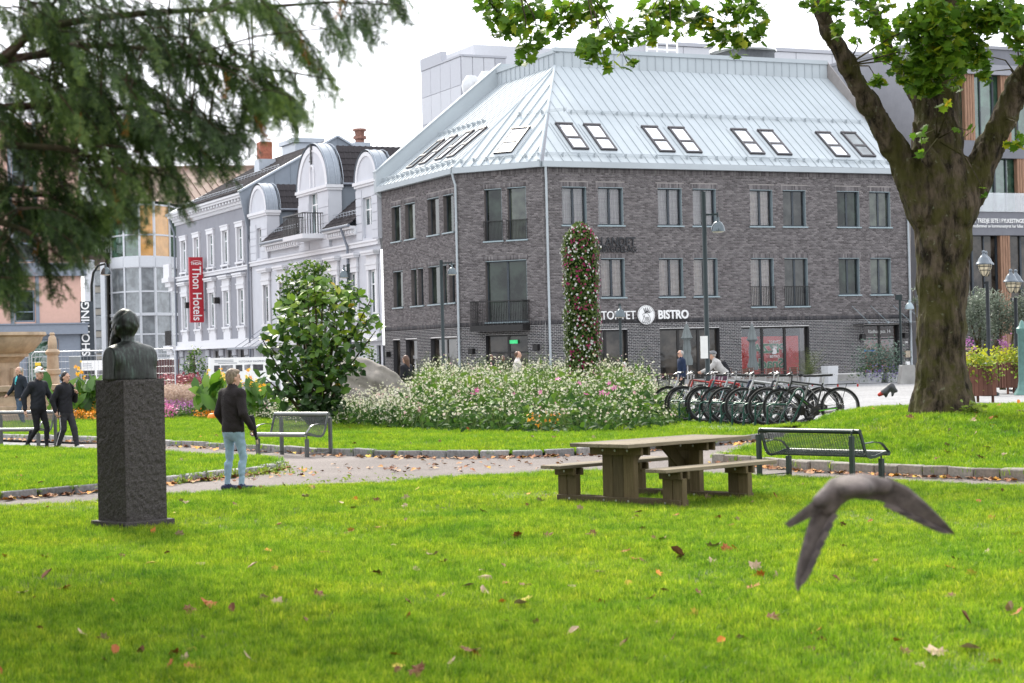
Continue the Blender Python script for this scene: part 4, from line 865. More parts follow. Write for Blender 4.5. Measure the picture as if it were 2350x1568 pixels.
def chimney(u, vt, vb, Y, w, redtop):
    p0, p1 = W(u, vb, Y), W(u, vt, Y); zb, zt = p0.z - 1.5, p1.z; ch = thing_part('chimney', hroof, Vector((p0.x, p0.y, zb))); c = Vector((p0.x, p0.y, 0)); zm = zb + (zt - zb) * .62
    mb = MB(); mb.obox(c + UPZ * (zb + zm) / 2, HF.d * w, HF.n * w, UPZ * ((zm - zb) / 2)); mb.build('casing', m_hmetl, ch)
    mb = MB()
    if redtop: mb.obox(c + UPZ * (zm + zt) / 2, HF.d * w * .72, HF.n * w * .72, UPZ * ((zt - zm) / 2)); mb.build('stack', m_redbrick, ch)
    else:
        mb.lathe(c, [(w * .55, zm), (w * .55, zm + .25), (w * .8, zm + .3), (w * .8, zm + .5), (w * .55, zm + .55), (w * .6, zt - .2), (w * .85, zt - .15), (w * .8, zt), (0, zt)], 10); mb.build('stack', M('rusty_cowl', (.25, .13, .10), .6, .4, var=.3), ch)
chimney(608, 327, 385, 139, .62, True); chimney(826, 296, 335, 137, .6, False)
p = W(692, 345, 141); mb = MB(); mb.obox(Vector((p.x, p.y, p.z - .6)), HF.d * 1.6, HF.n * 1.0, UPZ * 1.0); mb.obox(Vector((p.x, p.y, p.z + .55)), HF.d * 1.8, HF.n * 1.2, UPZ * .16); B('roof_ventilator', m_hmetl, mb, hroof)
# white wing: wall, low tiled slope between the dormers
A_, B_d, C_ = (HF.px(578, 500)[0], HF.px(617, 500)[0]), (HF.px(690, 500)[0], HF.px(759, 500)[0]), (HF.px(823, 500)[0], HF.px(872, 500)[0])
opsW = []
for u in (612, 649, 688, 728, 768, 812, 857): a = HF.px(u, 650)[0]; opsW.append((a - .55, a + .55, 4.3, 6.75))
opsWG = [(HF.px(u, 800)[0] - .9, HF.px(u, 800)[0] + .9, .2, 2.6) for u in (612, 660, 710, 760, 810)] + [(HF.px(868, 800)[0] - .35, HF.px(868, 800)[0] + .35, .1, 2.5)]
opsWG = [(min(a, b), max(a, b), c, d) for a, b, c, d in opsWG]
mw_ = MB(); wall_cells(HF, mw_, t0, t1 - .01, 0, EW, opsW + opsWG, .03, .25, 0, 0); B('wall', [m_hwhite], mw_)
for o in opsW: hwin(o, head=True)
for o in opsWG: window(HF, o, hotel, m_frame, m_glassd, .2, 1, .07, name='shop_window')
course(t0, t1 - .01, 3.0, .28, .2); course(t0, t1 - .01, 2.75, .25, .3); course(t0, t1 - .01, 8.15, .2, .14); course(t0, t1 - .01, 8.35, .1, .2)
for (a0, a1) in ((A_[1] - .02, A_[1] - .02), (B_d[0], A_[1]), (C_[0], B_d[1])):
    a0, a1 = min(a0, a1), max(a0, a1)
    if a1 - a0 < .1: continue
    mb = MB(); HF.box(mb, a0, a1, -.3, 0, EW - .45, EW - .12); HF.box(mb, a0, a1, -.55, 0, EW - .12, EW + .05); B('cornice', m_trim, mb)
    for i in range(int((a1 - a0) / .42)): a = a0 + .25 + i * .42; mb = MB(); HF.box(mb, a - .09, a + .09, -.42, -.301, EW - .36, EW - .16); B('bracket', m_trim, mb)
    mb = MB(); mb.tube([HF.pt(a0, -.62, EW + .08), HF.pt(a1, -.62, EW + .08)], .09, 8); B('gutter', m_dpipe, mb, hroof, smooth=True)
    dv = (HF.n * .77 + UPZ * .64).normalized(); tiles('roof_tiles', HF.pt(a0, -.6, EW + .1), HF.d, dv, a1 - a0, 5.6, .34, .36, hroof, False)
    mb = MB(); mb.add([HF.pt(a0, -.6, EW + .08), HF.pt(a1, -.6, EW + .08), HF.pt(a1, -.6, EW + .08) + dv * 6.2, HF.pt(a0, -.6, EW + .08) + dv * 6.2], [(0, 1, 2, 3)]); B('roof_deck', m_hmetal, mb, hroof)
    mb = MB(); pb = lambda a: HF.pt(a, -.6, EW + .1) + dv * .9
    for i in range(int((a1 - a0) / .5)): p = pb(a0 + .3 + i * .5); mb.tube([p, p + UPZ * .35, p + dv * .35 + UPZ * .02], .018, 4)
    for z in (.15, .32): mb.tube([pb(a0 + .1) + UPZ * z, pb(a1 - .1) + UPZ * z], .016, 4)
    B('snow_guard', m_hmetl, mb, hroof)
mb = MB(); HF.box(mb, t0, t1 - .2, 4.2, 9, EW, EW + 4.2); B('rear_storey', m_hmetal, mb, hroof)
def dormer(a0, a1, ztop, zw0, zw1, balcony=False, niche=False, ww=.55):
    """wall dormer: quoined front, arched top with metal barrel cap, tiled side slopes, metal cheeks"""
    d = thing_part('dormer', hotel, HF.pt((a0 + a1) / 2, 0, EW)); c = (a0 + a1) / 2; hw = (a1 - a0) / 2; zs = ztop - hw * .95; zs = max(zs, ztop - 2.6); rh = ztop - zs; n = 18; qf = -.12
    arch = lambda k, s=1.0, q=qf, up=0: [HF.pt(c - hw * k * math.cos(PI * i / n), q, zs + rh * k * math.sin(PI * i / n) * s + up) for i in range(n + 1)]
    op = (c - ww, c + ww, zw0, zw1); mb = MB(); wall_cells(HF, mb, a0, a1, EW - .9, zs, [op], qf, .3); mb.extr(arch(.999), HF.n * .5); 
    for a in (a0, a1): mb.add([HF.pt(a, qf, EW - .9), HF.pt(a, .72, EW - .9), HF.pt(a, .72, zs), HF.pt(a, qf, zs)], [(0, 1, 2, 3)])
    mb.build('front_wall', m_hwhite, d)
    mb = MB(); P = arch(1.0, q=qf - .06); P2 = arch(.86, q=qf - .06); n1 = len(P); mb.add(P + P2 + [p + HF.n * .06 for p in P2], [(i, i + 1, n1 + i + 1, n1 + i) for i in range(n)] + [(n1 + i, n1 + i + 1, 2 * n1 + i + 1, 2 * n1 + i) for i in range(n)]); mb.build('arch_moulding', m_trim, d)
    mb = MB(); P = arch(1.05, q=qf - .1, up=.03); Q = [p + HF.n * .85 for p in P]; mb.add(P + Q, [(i, i + 1, n1 + i + 1, n1 + i) for i in range(n)]); mb.build('barrel_cap', m_hcap, d, smooth=True)
    for q in (-.1, .35, .8): mb = MB(); mb.tube([p + HF.n * (q + .12) for p in arch(1.06, q=-.12, up=.035)], .02, 4); mb.build('cap_seam', m_hmetl, d)
    mb = MB(); HF.box(mb, a0 - .14, a1 + .14, qf - .18, .8, zs - .16, zs + .02); HF.box(mb, a0 - .08, a1 + .08, qf - .1, .75, zs - .3, zs - .16); mb.build('cornice', m_trim, d)
    nr = int((zs - .3 - EW + .8) / .48)
    for j in range(nr):                                # quoin courses left and right of the window
        z0 = EW - .85 + j * .48
        for (x0, x1) in ((a0 - .02, c - ww - .1), (c + ww + .1, a1 + .02)): m2 = MB(); HF.box(m2, x0, x1, qf - .035, qf - .001, z0 + .02, z0 + .46); m2.build('quoin', m_hwhite, d, bevel=.008)
    w = window(HF, op, d, m_pvc, m_hgl, qf + .22, 2, .085, bars=(.7,))
    if niche:
        m2 = MB(); HF.box(m2, c - .45, c - .28, qf - .07, qf, zs + .1, zs + 1.0); HF.box(m2, c + .28, c + .45, qf - .07, qf, zs + .1, zs + 1.0); m2.tube([HF.pt(c - .365 * math.cos(PI * i / 8), qf - .03, zs + 1.0 + .42 * math.sin(PI * i / 8)) for i in range(9)], .085, 6); m2.build('niche', m_trim, d)
        m2 = MB(); zc = zs + 1.75; HF.box(m2, c - .05, c + .05, qf - .12, qf - .05, zc - .3, zc + .95); HF.box(m2, c - .02, c + .26, qf - .12, qf - .05, zc - .12, zc - .02); HF.box(m2, c + .05, c + .14, qf - .12, qf - .05, zc + .05, zc + .22); HF.box(m2, c - .22, c - .05, qf - .12, qf - .05, zc + .62, zc + .72); HF.box(m2, c - .24, c - .17, qf - .12, qf - .05, zc + .62, zc + .86); m2.build('wall_anchor', m_frameb, d)
    # body behind: cheeks and tiled slopes
    zt = zs + .15; m2 = MB(); HF.box(m2, a0 + .25, a1 - .05, .7, 7, EW, zt); m2.build('cheek', m_hmetal, d)
    dv = (-HF.d * -.45 + UPZ * .9).normalized(); m2 = MB()
    for i in range(4): HF.box(m2, a0 + .215, a0 + .25, 1.9 + i * 1.1, 1.93 + i * 1.1, EW, zt)
    m2.build('cheek_seam', m_hmetal, d)
    dvr = (HF.d * .42 + UPZ * .9).normalized(); ll = (rh + .1) * .96
    tiles('roof_tile', HF.pt(a0 + .1, .85, zt - .05), HF.n, dvr, 5.4, ll, .36, .42, d, True)
    m2 = MB(); m2.add([HF.pt(a0 + .1, .8, zt - .07), HF.pt(a0 + .1, 7, zt - .07), HF.pt(a0 + .1, 7, zt - .07) + dvr * ll, HF.pt(a0 + .1, .8, zt - .07) + dvr * ll, HF.pt(a1, 7, zt), HF.pt(a1, .8, zt)], [(0, 1, 2, 3), (3, 2, 4, 5), (0, 3, 5), (1, 4, 2)]); m2.build('roof_deck', m_hmetal, d)
    m2 = MB(); m2.tube([HF.pt(a0 + .02, .85, zt - .08), HF.pt(a0 + .02, 7, zt - .08)], .08, 6); m2.build('gutter', m_dpipe, d)
    if balcony:
        b = thing_part('balcony', hotel, HF.pt(c, -1, EW - .2)); x0, x1 = c - 1.9, c + 1.9; zf = zw0 - .1; m2 = MB(); HF.box(m2, x0, x1, -1.5, -.13, zf - .28, zf); m2.build('slab', m_trim, b)
        m2 = MB()
        for i in range(15): a = x0 + .05 + (x1 - x0 - .1) * i / 14; HF.box(m2, a - .016, a + .016, -1.46, -1.43, zf, zf + 1.2)
        for i in range(9):
            q = -1.44 + 1.3 * i / 8
            for a in (x0 + .05, x1 - .05): HF.box(m2, a - .022, a + .022, q - .02, q + .02, zf, zf + 1.2)
        HF.box(m2, x0, x1, -1.5, -1.4, zf + 1.2, zf + 1.26); HF.box(m2, x0, x0 + .09, -1.4, -.15, zf + 1.2, zf + 1.26); HF.box(m2, x1 - .09, x1, -1.4, -.15, zf + 1.2, zf + 1.26); m2.build('railing', m_frameb, b)
dormer(min(A_), max(A_), 13.45, 8.6, 10.6, ww=.5); dormer(min(B_d), max(B_d), 14.8, EW + .1, 12.0, True, True, .8); dormer(min(C_), max(C_), 13.45, 8.6, 10.9, ww=.72)
for a, zt_ in ((t1 - .05, EG - .4), (HF.px(806, 600)[0], EW), (t2 - .25, EG - .4)):
    mb = MB(); mb.tube([HF.pt(a, -.6, zt_), HF.pt(a, -.5, zt_ - .3), HF.pt(a, -.22, zt_ - 1.1), HF.pt(a, -.22, .2)], .075, 8); B('downpipe', m_dpipe, mb, smooth=True)
for u, v in ((504, 689), (437, 700), (823, 678)): a, z = HF.px(u, v); mb = MB(); HF.box(mb, a - .16, a + .16, -.42, -.05, z - .25, z + .2); B('wall_lamp', m_frameb, mb)
# corner balconies with stone consoles at the far end
for z0 in (2.75, 8.0):
    mb = MB(); HF.box(mb, t2 - .2, t2 + 1.9, -.75, 1.5, z0, z0 + .35); HF.box(mb, t2, t2 + 1.6, -.55, 1.3, z0 - .35, z0); HF.box(mb, t2, t2 + 1.2, -.4, 1.0, z0 - .7, z0 - .35); B('balcony_slab', m_trim, mb)
    mb = MB(); HF.box(mb, t2 - .1, t2 + 1.7, -.65, -.45, z0 + .35, z0 + 1.4) if z0 > 5 else [HF.box(mb, t2 - .1 + i * .18, t2 - .06 + i * .18, -.62, -.58, z0 + .35, z0 + 1.5) for i in range(11)]; B('balcony_rail', m_trim if z0 > 5 else m_frameb, mb)
# vertical red hotel sign, standing out from the wall
a, z0_ = HF.px(474, 740); _, z1_ = HF.px(474, 590); sc_ = HF.pt(a, -.72, 0); sgn = thing('hotel_sign', 'tall red vertical sign with white lettering standing out from the grey hotel wall', 'sign', HF.pt(a, -.72, z0_)); m_hred = M('sign_red', (.40, .016, .028), .5, var=.05)
mb = MB(); mb.obox(sc_ + UPZ * (z0_ + z1_) / 2, ER * .50, EL * .13, UPZ * ((z1_ - z0_) / 2)); mb.build('sign_box', m_hred, sgn)
for zz in (z0_ + .9, z1_ - .9): mb = MB(); mb.obox(HF.pt(a, -.11, zz), ER * .12, EL * .05, UPZ * .08); mb.build('sign_bracket', m_dpipe, sgn)
mb = MB(); mb.obox(sc_ + ER * .3 + EL * .2 + UPZ * ((z0_ + z1_) / 2 - .4), ER * .28, EL * .06, UPZ * ((z1_ - z0_) / 2 - 1.0)); mb.build('sign_backing', m_dpipe, sgn)
fc = sc_ - EL * .14
letters('lettering', 'Thon Hotels', .92, fc + UPZ * ((z0_ + z1_) / 2 - .28), -UPZ, ER, m_white, sgn, .008, .008, sx=.84)
letters('logo_lettering', 'THON', .27, fc + UPZ * (z1_ - .48), ER, UPZ, m_white, sgn, .008, .006); mb = MB(); mb.tube([fc + ER * (-.36 + .09 * i) + UPZ * (z1_ - .32 + .06 * math.sin(PI * i / 8)) for i in range(9)], .018, 4); mb.build('logo_arc', m_white, sgn)
# glass canopy of the hotel entrance
a = HF.px(620, 770)[0]; mb = MB(); HF.box(mb, a - 3.0, a + 3.4, -1.9, -.1, 2.62, 2.68); B('canopy_pane', MATS['canopy_glass'], mb)
mb = MB()
for x in (-2.4, -.8, .8, 2.4): mb.tube([HF.pt(a + x, -1.7, 2.7), HF.pt(a + x - .8, -.05, 3.9)], .02, 5)
HF.box(mb, a - 3.05, a + 3.45, -1.95, -1.9, 2.58, 2.70); B('canopy_rod', m_dpipe, mb)
# ------------------------------------------------------------------ glass-fronted corner block beyond the street
cg = W(324, 700, 168); gb = thing('glass_bay_building', 'white framed curved glass bay of the shopping block left of the hotel', 'building', (cg.x, cg.y, 0)); m_wf = M('white_frame', (.52, .54, .57), .4, var=.04)
m_gg = glassmat('bay_glass', (.15, .165, .175), refl=.05, wav=.1, con=(.7, 1.4)); m_go = glassmat('orange_pane', (.52, .28, .09), refl=.04, wav=.1, con=(.85, 1.1)); m_gn = glassmat('green_pane', (.045, .09, .06), refl=.08, wav=.2, con=(.6, 1.5))
us_ = [241, 258, 288, 323, 357, 392, 412]; deps = [170, 166.5, 164.5, 164, 164.6, 166.5, 169]
pts_ = [W(u, 700, Y) for u, Y in zip(us_, deps)]; pts_ = [Vector((p.x, p.y, 0)) for p in pts_]
levels = [2.2, 4.3, 6.0, 8.0, 10.1, 11.0, 12.9, 15.5]; vband = {1: .0, 3: .5, 5: .5}
for i in range(6):
    p, q = pts_[i], pts_[i + 1]; d = (q - p).normalized(); F = Facade(p, d, Vector((-d.y, d.x, 0))); ln = (q - p).length
    mb = MB(); F.box(mb, -.08, .08, -.1, .14, 2.0, 15.8)
    for z in levels: F.box(mb, .08, ln - .08, -.06, .1, z - .07, z + .07)
    F.box(mb, .0, ln, -.16, .1, 10.1, 10.95); F.box(mb, 0, ln, -.16, .1, 5.9, 6.15); mb.build('mullion', m_wf, gb)
    for j in range(7):
        m_ = m_gg if j < 5 else (m_go if i in (3, 4) or (i == 3) else m_gn); g = MB(); F.box(g, .08, ln - .08, .0, .02, levels[j] + .07, levels[j + 1] - .07); g.build('pane', m_, gb)
    mb = MB(); F.box(mb, 0, ln, -.05, .2, 0, 2.1); mb.build('base_panel', M('maroon_panel', (.09, .03, .03), .5), gb)
mb = MB(); cc = sum(pts_, Vector()) / 7; mb.add([p + UPZ * 15.8 - Vector((0, .3, 0)) for p in pts_] + [Vector((pts_[6].x + 4, pts_[6].y + 12, 15.8)), Vector((pts_[0].x, pts_[0].y + 12, 15.8))], [tuple(range(9))]); mb.obox(Vector((cc.x, cc.y + 6, 7.5)), (3.0, 0, 0), (0, 4, 0), (0, 0, 7.9)); mb.build('core', M('pale_interior', (.25, .25, .25), .8), gb)
m_brn = M('brown_roof', (.21, .145, .115), .75, .0, var=.1, scale=.8); m_mar = M('dark_brown_panel', (.075, .048, .042), .6)
fl = W(222, 700, 166); mb = MB(); x0, x1 = W(196, 700, 166).x, W(241, 700, 166).x; y = 166.3
mb.box(x0, x1, y, y + 6, 0, 10.4, 0); mb.build('side_wall', M('beige_stone', (.33, .31, .27), .85, var=.1, scale=2), gb)
mb = MB(); mb.box(x0 + .9, x1 + .1, y - .25, y + 6, 10.4, 15.6); mb.build('upper_panel', m_mar, gb)
for j in range(5):
    z = .8 + j * 1.95; mb = MB(); mb.box(x0 + .45, x1 - .35, y - .06, y, z, z + 1.4); mb.build('window', m_frame, gb); g = MB(); g.box(x0 + .52, x1 - .42, y - .08, y - .06, z + .07, z + 1.33); g.build('pane', m_gg, gb)
for k in range(3):
    for l in range(2): xx = x0 + 1.0 + k * .42; g = MB(); g.box(xx, xx + .36, y - .3, y - .255, 12.4 + l * .85, 13.15 + l * .85); g.build('pane', m_pvc if k % 2 else m_gn, gb)
for k in range(6): mb = MB(); mb.box(x0 + .95 + k * .22, x0 + 1.05 + k * .22, y - .32, y - .255, 11.5, 12.2); mb.build('baluster', m_pvc, gb)
xc0, xc1 = W(195, 700, 160).x, W(214, 700, 160).x; mb = MB(); mb.box(xc0, xc1, 160, 160.8, 0, 10.6); mb.build('white_pier', m_wf, gb); mb = MB(); mb.box(W(232, 700, 165).x, W(242, 700, 165).x, 164.9, 165.6, 0, 10.6); mb.build('white_pier', m_wf, gb)
# brown roof of that block, rising behind the hotel
mb = MB(); P = [W(405, 470, 185), W(540, 480, 172), W(640, 430, 182), W(590, 372, 190), W(420, 365, 196)]; 
rb_ = thing('brown_roofed_building', 'block with brown sheet-metal roof rising behind the hotel', 'building', (P[0].x, P[0].y, 0)); zt = 19.2; zl = 15.0
q0, q1 = W(240, 500, 172), W(610, 372, 186)
FB = Facade((W(205, 500, 172).x, 172), Vector((1, .12, 0)).normalized(), Vector((-.12, 1, 0)).normalized()); lb = 19.0
for i in range(26): a0, a1 = i * lb / 26, (i + 1) * lb / 26; mb = MB(); sk = 3.2; mb.add([FB.pt(a0 + sk, -1.5, zl), FB.pt(a1 + sk, -1.5, zl), FB.pt(a1, 7, zt + .9), FB.pt(a0, 7, zt + .9)], [(0, 1, 2, 3)]); mb.bar(FB.pt(a1 + sk, -1.5, zl + .06), FB.pt(a1, 7, zt + .96), .05, .12); mb.build('roof_panel', m_brn, rb_)
mb = MB(); FB.box(mb, -.5, lb + 3, -1.0, 8, 11, zl - .15); mb.build('wall', m_mar, rb_); mb = MB(); FB.box(mb, -.6, lb + 3.2, -1.6, -1.4, zl - .3, zl); mb.build('gutter', m_brn, rb_); mb = MB(); FB.box(mb, -.4, lb + .3, 6.9, 7.3, zt + .8, zt + 1.15); mb.build('ridge', m_brn, rb_)
# ------------------------------------------------------------------ peach-coloured block on the far left
pr = W(187, 700, 104); FP = Facade((pr.x, pr.y), -ER, EL); m_peach = M('peach_render', (.62, .40, .33), .85, var=.04, bump=.08); m_slate = M('slate_cladding', (.22, .25, .30), .5, .1, var=.06)
pb_ = thing('peach_building', 'peach rendered block with grey bands behind the stone fountain', 'building', FP.pt(0, 0, 0)); PL = 16
b1, b2 = FP.px(100, 768)[1], FP.px(100, 743)[1]; b3, b4 = FP.px(100, 634)[1], FP.px(100, 605)[1]
wx = sorted((FP.px(33, 680)[0], FP.px(80, 680)[0])); wx2 = [wx[0] + 4.6, wx[1] + 4.6]; zw = (b2 + .1, b3 - .75); zw2 = (b4 + .1, b4 + 3.2); zw3 = (b4 + 4.2, b4 + 6.6)
ops = [(x[0], x[1], z[0], z[1]) for x in (wx, wx2) for z in (zw, zw2, zw3)] + [(FP.px(135, 800)[0], FP.px(60, 800)[0], .1, b1 - .25)]
mb = MB(); wall_cells(FP, mb, 0, PL, b1, 15, ops, 0, .2); mb.add([FP.pt(0, 0, 0), FP.pt(0, 12, 0), FP.pt(0, 12, 15), FP.pt(0, 0, 15)], [(0, 1, 2, 3)]); mb.build('wall', m_peach, pb_)
mb = MB(); wall_cells(FP, mb, 0, PL, 0, b1, ops, .05, .2); mb.build('ground_floor_wall', m_slate, pb_)
for (x, y) in ((b1, b2), (b3, b4)): mb = MB(); FP.box(mb, -.25, PL, -.35, 0, x, y); FP.box(mb, -.32, PL, -.42, 0, y - .05, y + .02); mb.build('grey_band', m_slate, pb_)
for o in ops: window(FP, o, pb_, M('steel_blue_frame', (.16, .20, .25), .45), m_glass if o[2] > 1 else m_gn, .12, 1, .09, bars=(.32,) if o[2] > 1 else ())
for x in (wx, wx2): mb = MB(); FP.box(mb, x[0] - .22, x[0] - .03, -.06, 0, b2 + .03, b3); FP.box(mb, x[1] + .03, x[1] + .22, -.06, 0, b2 + .03, b3); FP.box(mb, x[0] - .22, x[0] - .03, -.06, 0, b4 + .03, 15); FP.box(mb, x[1] + .03, x[1] + .22, -.06, 0, b4 + .03, 15); mb.build('window_strip', m_slate, pb_)
shp = thing('shopping_sign', 'narrow dark vertical sign at the corner of the peach block', 'sign', FP.pt(-.3, -.3, 4)); zt, zb = FP.px(186, 692)[1], FP.px(186, 835)[1]; mb = MB(); mb.obox(FP.pt(-.28, .05, (zt + zb) / 2), ER * .36, EL * .08, UPZ * ((zt - zb) / 2)); mb.build('sign_board', M('dark_sign', (.035, .045, .055), .5), shp); letters('lettering', 'SHOPPING', .62, FP.pt(-.20, -.06, (zt + zb) / 2 + .2), UPZ, -ER, m_white, shp, .012, .01, sx=1.0)
# ------------------------------------------------------------------ tall pale panelled block behind the brick building
pan = [M('panel_white', (.50, .51, .54), .5, var=.03), M('panel_grey', (.38, .39, .425), .5, var=.03), M('panel_mid', (.44, .45, .485), .5, var=.03)]
def pxz(u, v, Y): p = W(u, v, Y); return p
o = W(1064, 400, 124); FT = Facade((o.x, o.y), ER, EL); tb = thing('panelled_tower', 'tall pale panelled block rising behind the metal roof', 'building', FT.pt(0, 0, 0))
zt1 = FT.px(1066, 128)[1]; s1 = FT.px(1160, 128)[0]; s2 = FT.px(1475, 120)[0]; s3 = FT.px(1990, 120)[0]; zt2 = zt1 - .55
SD = 6.9; mb = MB(); FT.box(mb, 0, s1, 0, SD, 0, zt1); mb.build('wall', pan[1], tb); mb = MB(); FT.box(mb, s1, s2, .6, 12, 0, zt1 - 1.6); mb.build('wall', pan[2], tb)
for r_ in range(7):
    for c_ in range(4): mb = MB(); zz = zt1 - 1.9 - r_ * 1.85; FT.box(mb, -.05, -.005, c_ * SD / 4 + .02, (c_ + 1) * SD / 4 - .02, zz, zz + 1.82); mb.build('facade_panel', pan[(r_ + 2) % 3], tb); mb = MB(); zz = zt1 - 1.9 - r_ * 1.85; FT.box(mb, c_ * s1 / 4 + .02, (c_ + 1) * s1 / 4 - .02, -.05, -.005, zz, zz + 1.82); mb.build('facade_panel', pan[(r_ + (c_ // 3)) % 3], tb)
s12 = s1 * .05; mb = MB(); FT.box(mb, -.1, .3, SD * .45, SD, zt1 - .06, zt1 + .75); FT.box(mb, -.1, .3, -.05, SD * .45, zt1 - .06, zt1 + .08); FT.box(mb, s12, s1 + .05, -.1, .3, zt1 - .06, zt1 + .08); mb.build('coping', pan[1], tb)
mb = MB(); FT.box(mb, s1 * .7, s2 + .1, 3, 10, zt1, zt1 + 1.3); mb.build('roof_storey', pan[0], tb)
zw_ = zt1 - 4.9; mb = MB(); FT.box(mb, -.09, -.06, 1.6, 2.9, zw_ - 2.2, zw_ + .35); mb.build('window', m_frame, tb); g = MB(); FT.box(g, -.10, -.091, 1.7, 2.8, zw_ - 2.1, zw_ + .25); g.build('pane', m_sky_gl, tb)
o2 = W(1478, 120, 136); FT2 = Facade((o2.x, o2.y), ER, EL); tb2 = thing('pale_block', 'long pale grey flat-roofed block seen above the right half of the metal roof', 'building', FT2.pt(0, 0, 0)); e_ = FT2.px(1990, 120)[0]; zz = FT2.px(1485, 101)[1]
mb = MB(); FT2.box(mb, 0, e_, 0, 12, 0, zz); mb.build('wall', pan[1], tb2)
for i in range(6): mb = MB(); FT2.box(mb, i * e_ / 6 + .03, (i + 1) * e_ / 6 - .03, -.05, -.005, zz - 3.6, zz - .1); mb.build('facade_panel', pan[0], tb2)
mb = MB(); FT2.box(mb, -.1, e_ + .1, -.15, .3, zz - .05, zz + .22); mb.build('coping', pan[1], tb2)
# ------------------------------------------------------------------ dark rendered block with timber posts on the right
dc = W(2112, 500, 108); FK = Facade((dc.x, dc.y), ER, EL); dk = thing('timber_post_building', 'dark grey rendered block with timber posts behind the maple on the right', 'building', FK.pt(0, 0, 0)); m_dk = M('dark_render', (.16, .165, .185), .85, var=.08, scale=2, bump=.3, bscale=12); m_dks = M('grey_sidewall', (.27, .275, .30), .9, var=.06, scale=2, bump=.25, bscale=10)
m_wood = M('larch_posts', (.26, .15, .095), .75, var=.3, scale=3, sc3=(6, 6, .6)); KL = 16; zr = FK.px(2250, 112)[1]
zl_ = [FK.px(2250, v)[1] for v in (170, 323, 362, 486, 540, 830)]
mb = MB(); FK.box(mb, 0, KL, 0, 14, zl_[0], zr); FK.box(mb, 0, KL, .0, 14, zl_[2], zl_[1]); FK.box(mb, 0, KL, 0, 14, zl_[4], zl_[3]); FK.box(mb, 0, KL, 1.3, 14, 0, zr - .2); mb.build('floor_band', m_dk, dk)
mb = MB(); FK.box(mb, -.06, .0, 0, 14, 0, zr + .02); mb.build('side_wall', m_dks, dk); mb = MB(); FK.box(mb, -.1, KL, -.1, 14, zr, zr + .18); mb.build('coping', m_dks, dk); mb = MB(); FK.box(mb, 0, KL, -.12, -.002, zl_[0] - .02, zl_[0] + .55); mb.build('fascia', m_dks, dk)
for k, (zb, zt) in enumerate(((zl_[1], zl_[0]), (zl_[3], zl_[2]), (.1, zl_[4]))):
    for i in range(9):
        a0 = .4 + i * 1.75; g = MB(); FK.box(g, a0, a0 + 1.7, .5, .53, zb + .02, zt - .02); g.build('pane', m_gn if k < 2 else m_glassd, dk); mb = MB(); FK.box(mb, a0 - .06, a0 + .06, .4, .5, zb, zt); FK.box(mb, a0 + .80, a0 + .88, .42, .5, zb, zt); mb.build('mullion', m_frame, dk)
    for u in ((2229, 2312, 2400), (2200, 2345, 2450), (2302, 2420))[k]:
        a = FK.px(u, 300)[0]
        for j in range(4): mb = MB(); FK.box(mb, a - .36 + j * .18, a - .21 + j * .18, .05, .35, zb, zt); mb.build('timber_post', m_wood, dk)
a = FK.px(2230, 508)[0]; letters('lettering', 'ET TREDJE SETE I FYLKESTINGET', .34, FK.pt(a + .0, -.03, FK.px(2230, 507)[1]), FK.d, UPZ, m_white, dk, .01, .006, 'LEFT', sx=.8); letters('lettering', 'medlemmer av kommunestyret har felles ledelse', .26, FK.pt(a, -.03, FK.px(2230, 519)[1]), FK.d, UPZ, m_white, dk, .01, .002, 'LEFT', sx=.85)
g = MB(); FK.box(g, FK.px(2225, 420)[0], FK.px(2420, 420)[0], -.06, -.04, zl_[3], zl_[3] + 1.1); g.build('glass_balustrade', MATS['canopy_glass'], dk)
# ================================================================== TREES
def rot_rand(n, tilt=None): # random frames; leaf normal spread around +z by tilt
    z = RNG.normal(size=(n, 3)); z /= np.linalg.norm(z, axis=1, keepdims=True)
    if tilt is not None: z = z * tilt + np.array([0, 0, 1.])
    return frames(z, roll=RNG.uniform(0, 2 * PI, n))
def maple_leaf():
    o = [(0, -.42), (.10, -.38), (.30, -.45), (.27, -.26), (.50, -.14), (.36, -.02), (.43, .22), (.23, .15), (.16, .30), (0, .55), (-.16, .30), (-.23, .15), (-.43, .22), (-.36, -.02), (-.50, -.14), (-.27, -.26), (-.30, -.45), (-.10, -.38)]
    V = [(0, -.1, .03)] + [(x, y, -.16 * (x * x + .5 * y * y)) for x, y in o]; n = len(o); F = [(0, i + 1, (i + 1) % n + 1) for i in range(n)]; return V, F
def oval_leaf(w=.5, droop=.12):
    V = [(0, 0, 0), (w * .42, .3, .05), (-w * .42, .3, .05), (0, .32, 0), (w * .46, .68, .02), (-w * .46, .68, .02), (0, .7, -droop * .4), (0, 1.05, -droop)]
    return V, [(0, 1, 4, 3), (3, 4, 7, 6), (0, 3, 5, 2), (3, 6, 7, 5)]
def clusters(cl, per, size, zt=1.0):
    """leaf spots in lumps given by picture place, radii and distance"""
    P, S = [], []
    for (u, v, ru, rv, Y, dn) in cl:
        c = W(u, v, Y); k = Y / FPX; n = max(3, int(per * dn * (ru * k) * (rv * k) * 9)); d = RNG.normal(size=(n, 3)); r = np.linalg.norm(d, axis=1, keepdims=True); d = d / r * RNG.uniform(0, 1, (n, 1)) ** .45
        dep = (ru + rv) / 2 * k * zt
        P.append(np.array(c) + d * np.array([ru * k, dep, rv * k])); S.append(np.full(n, v))
    return np.concatenate(P)
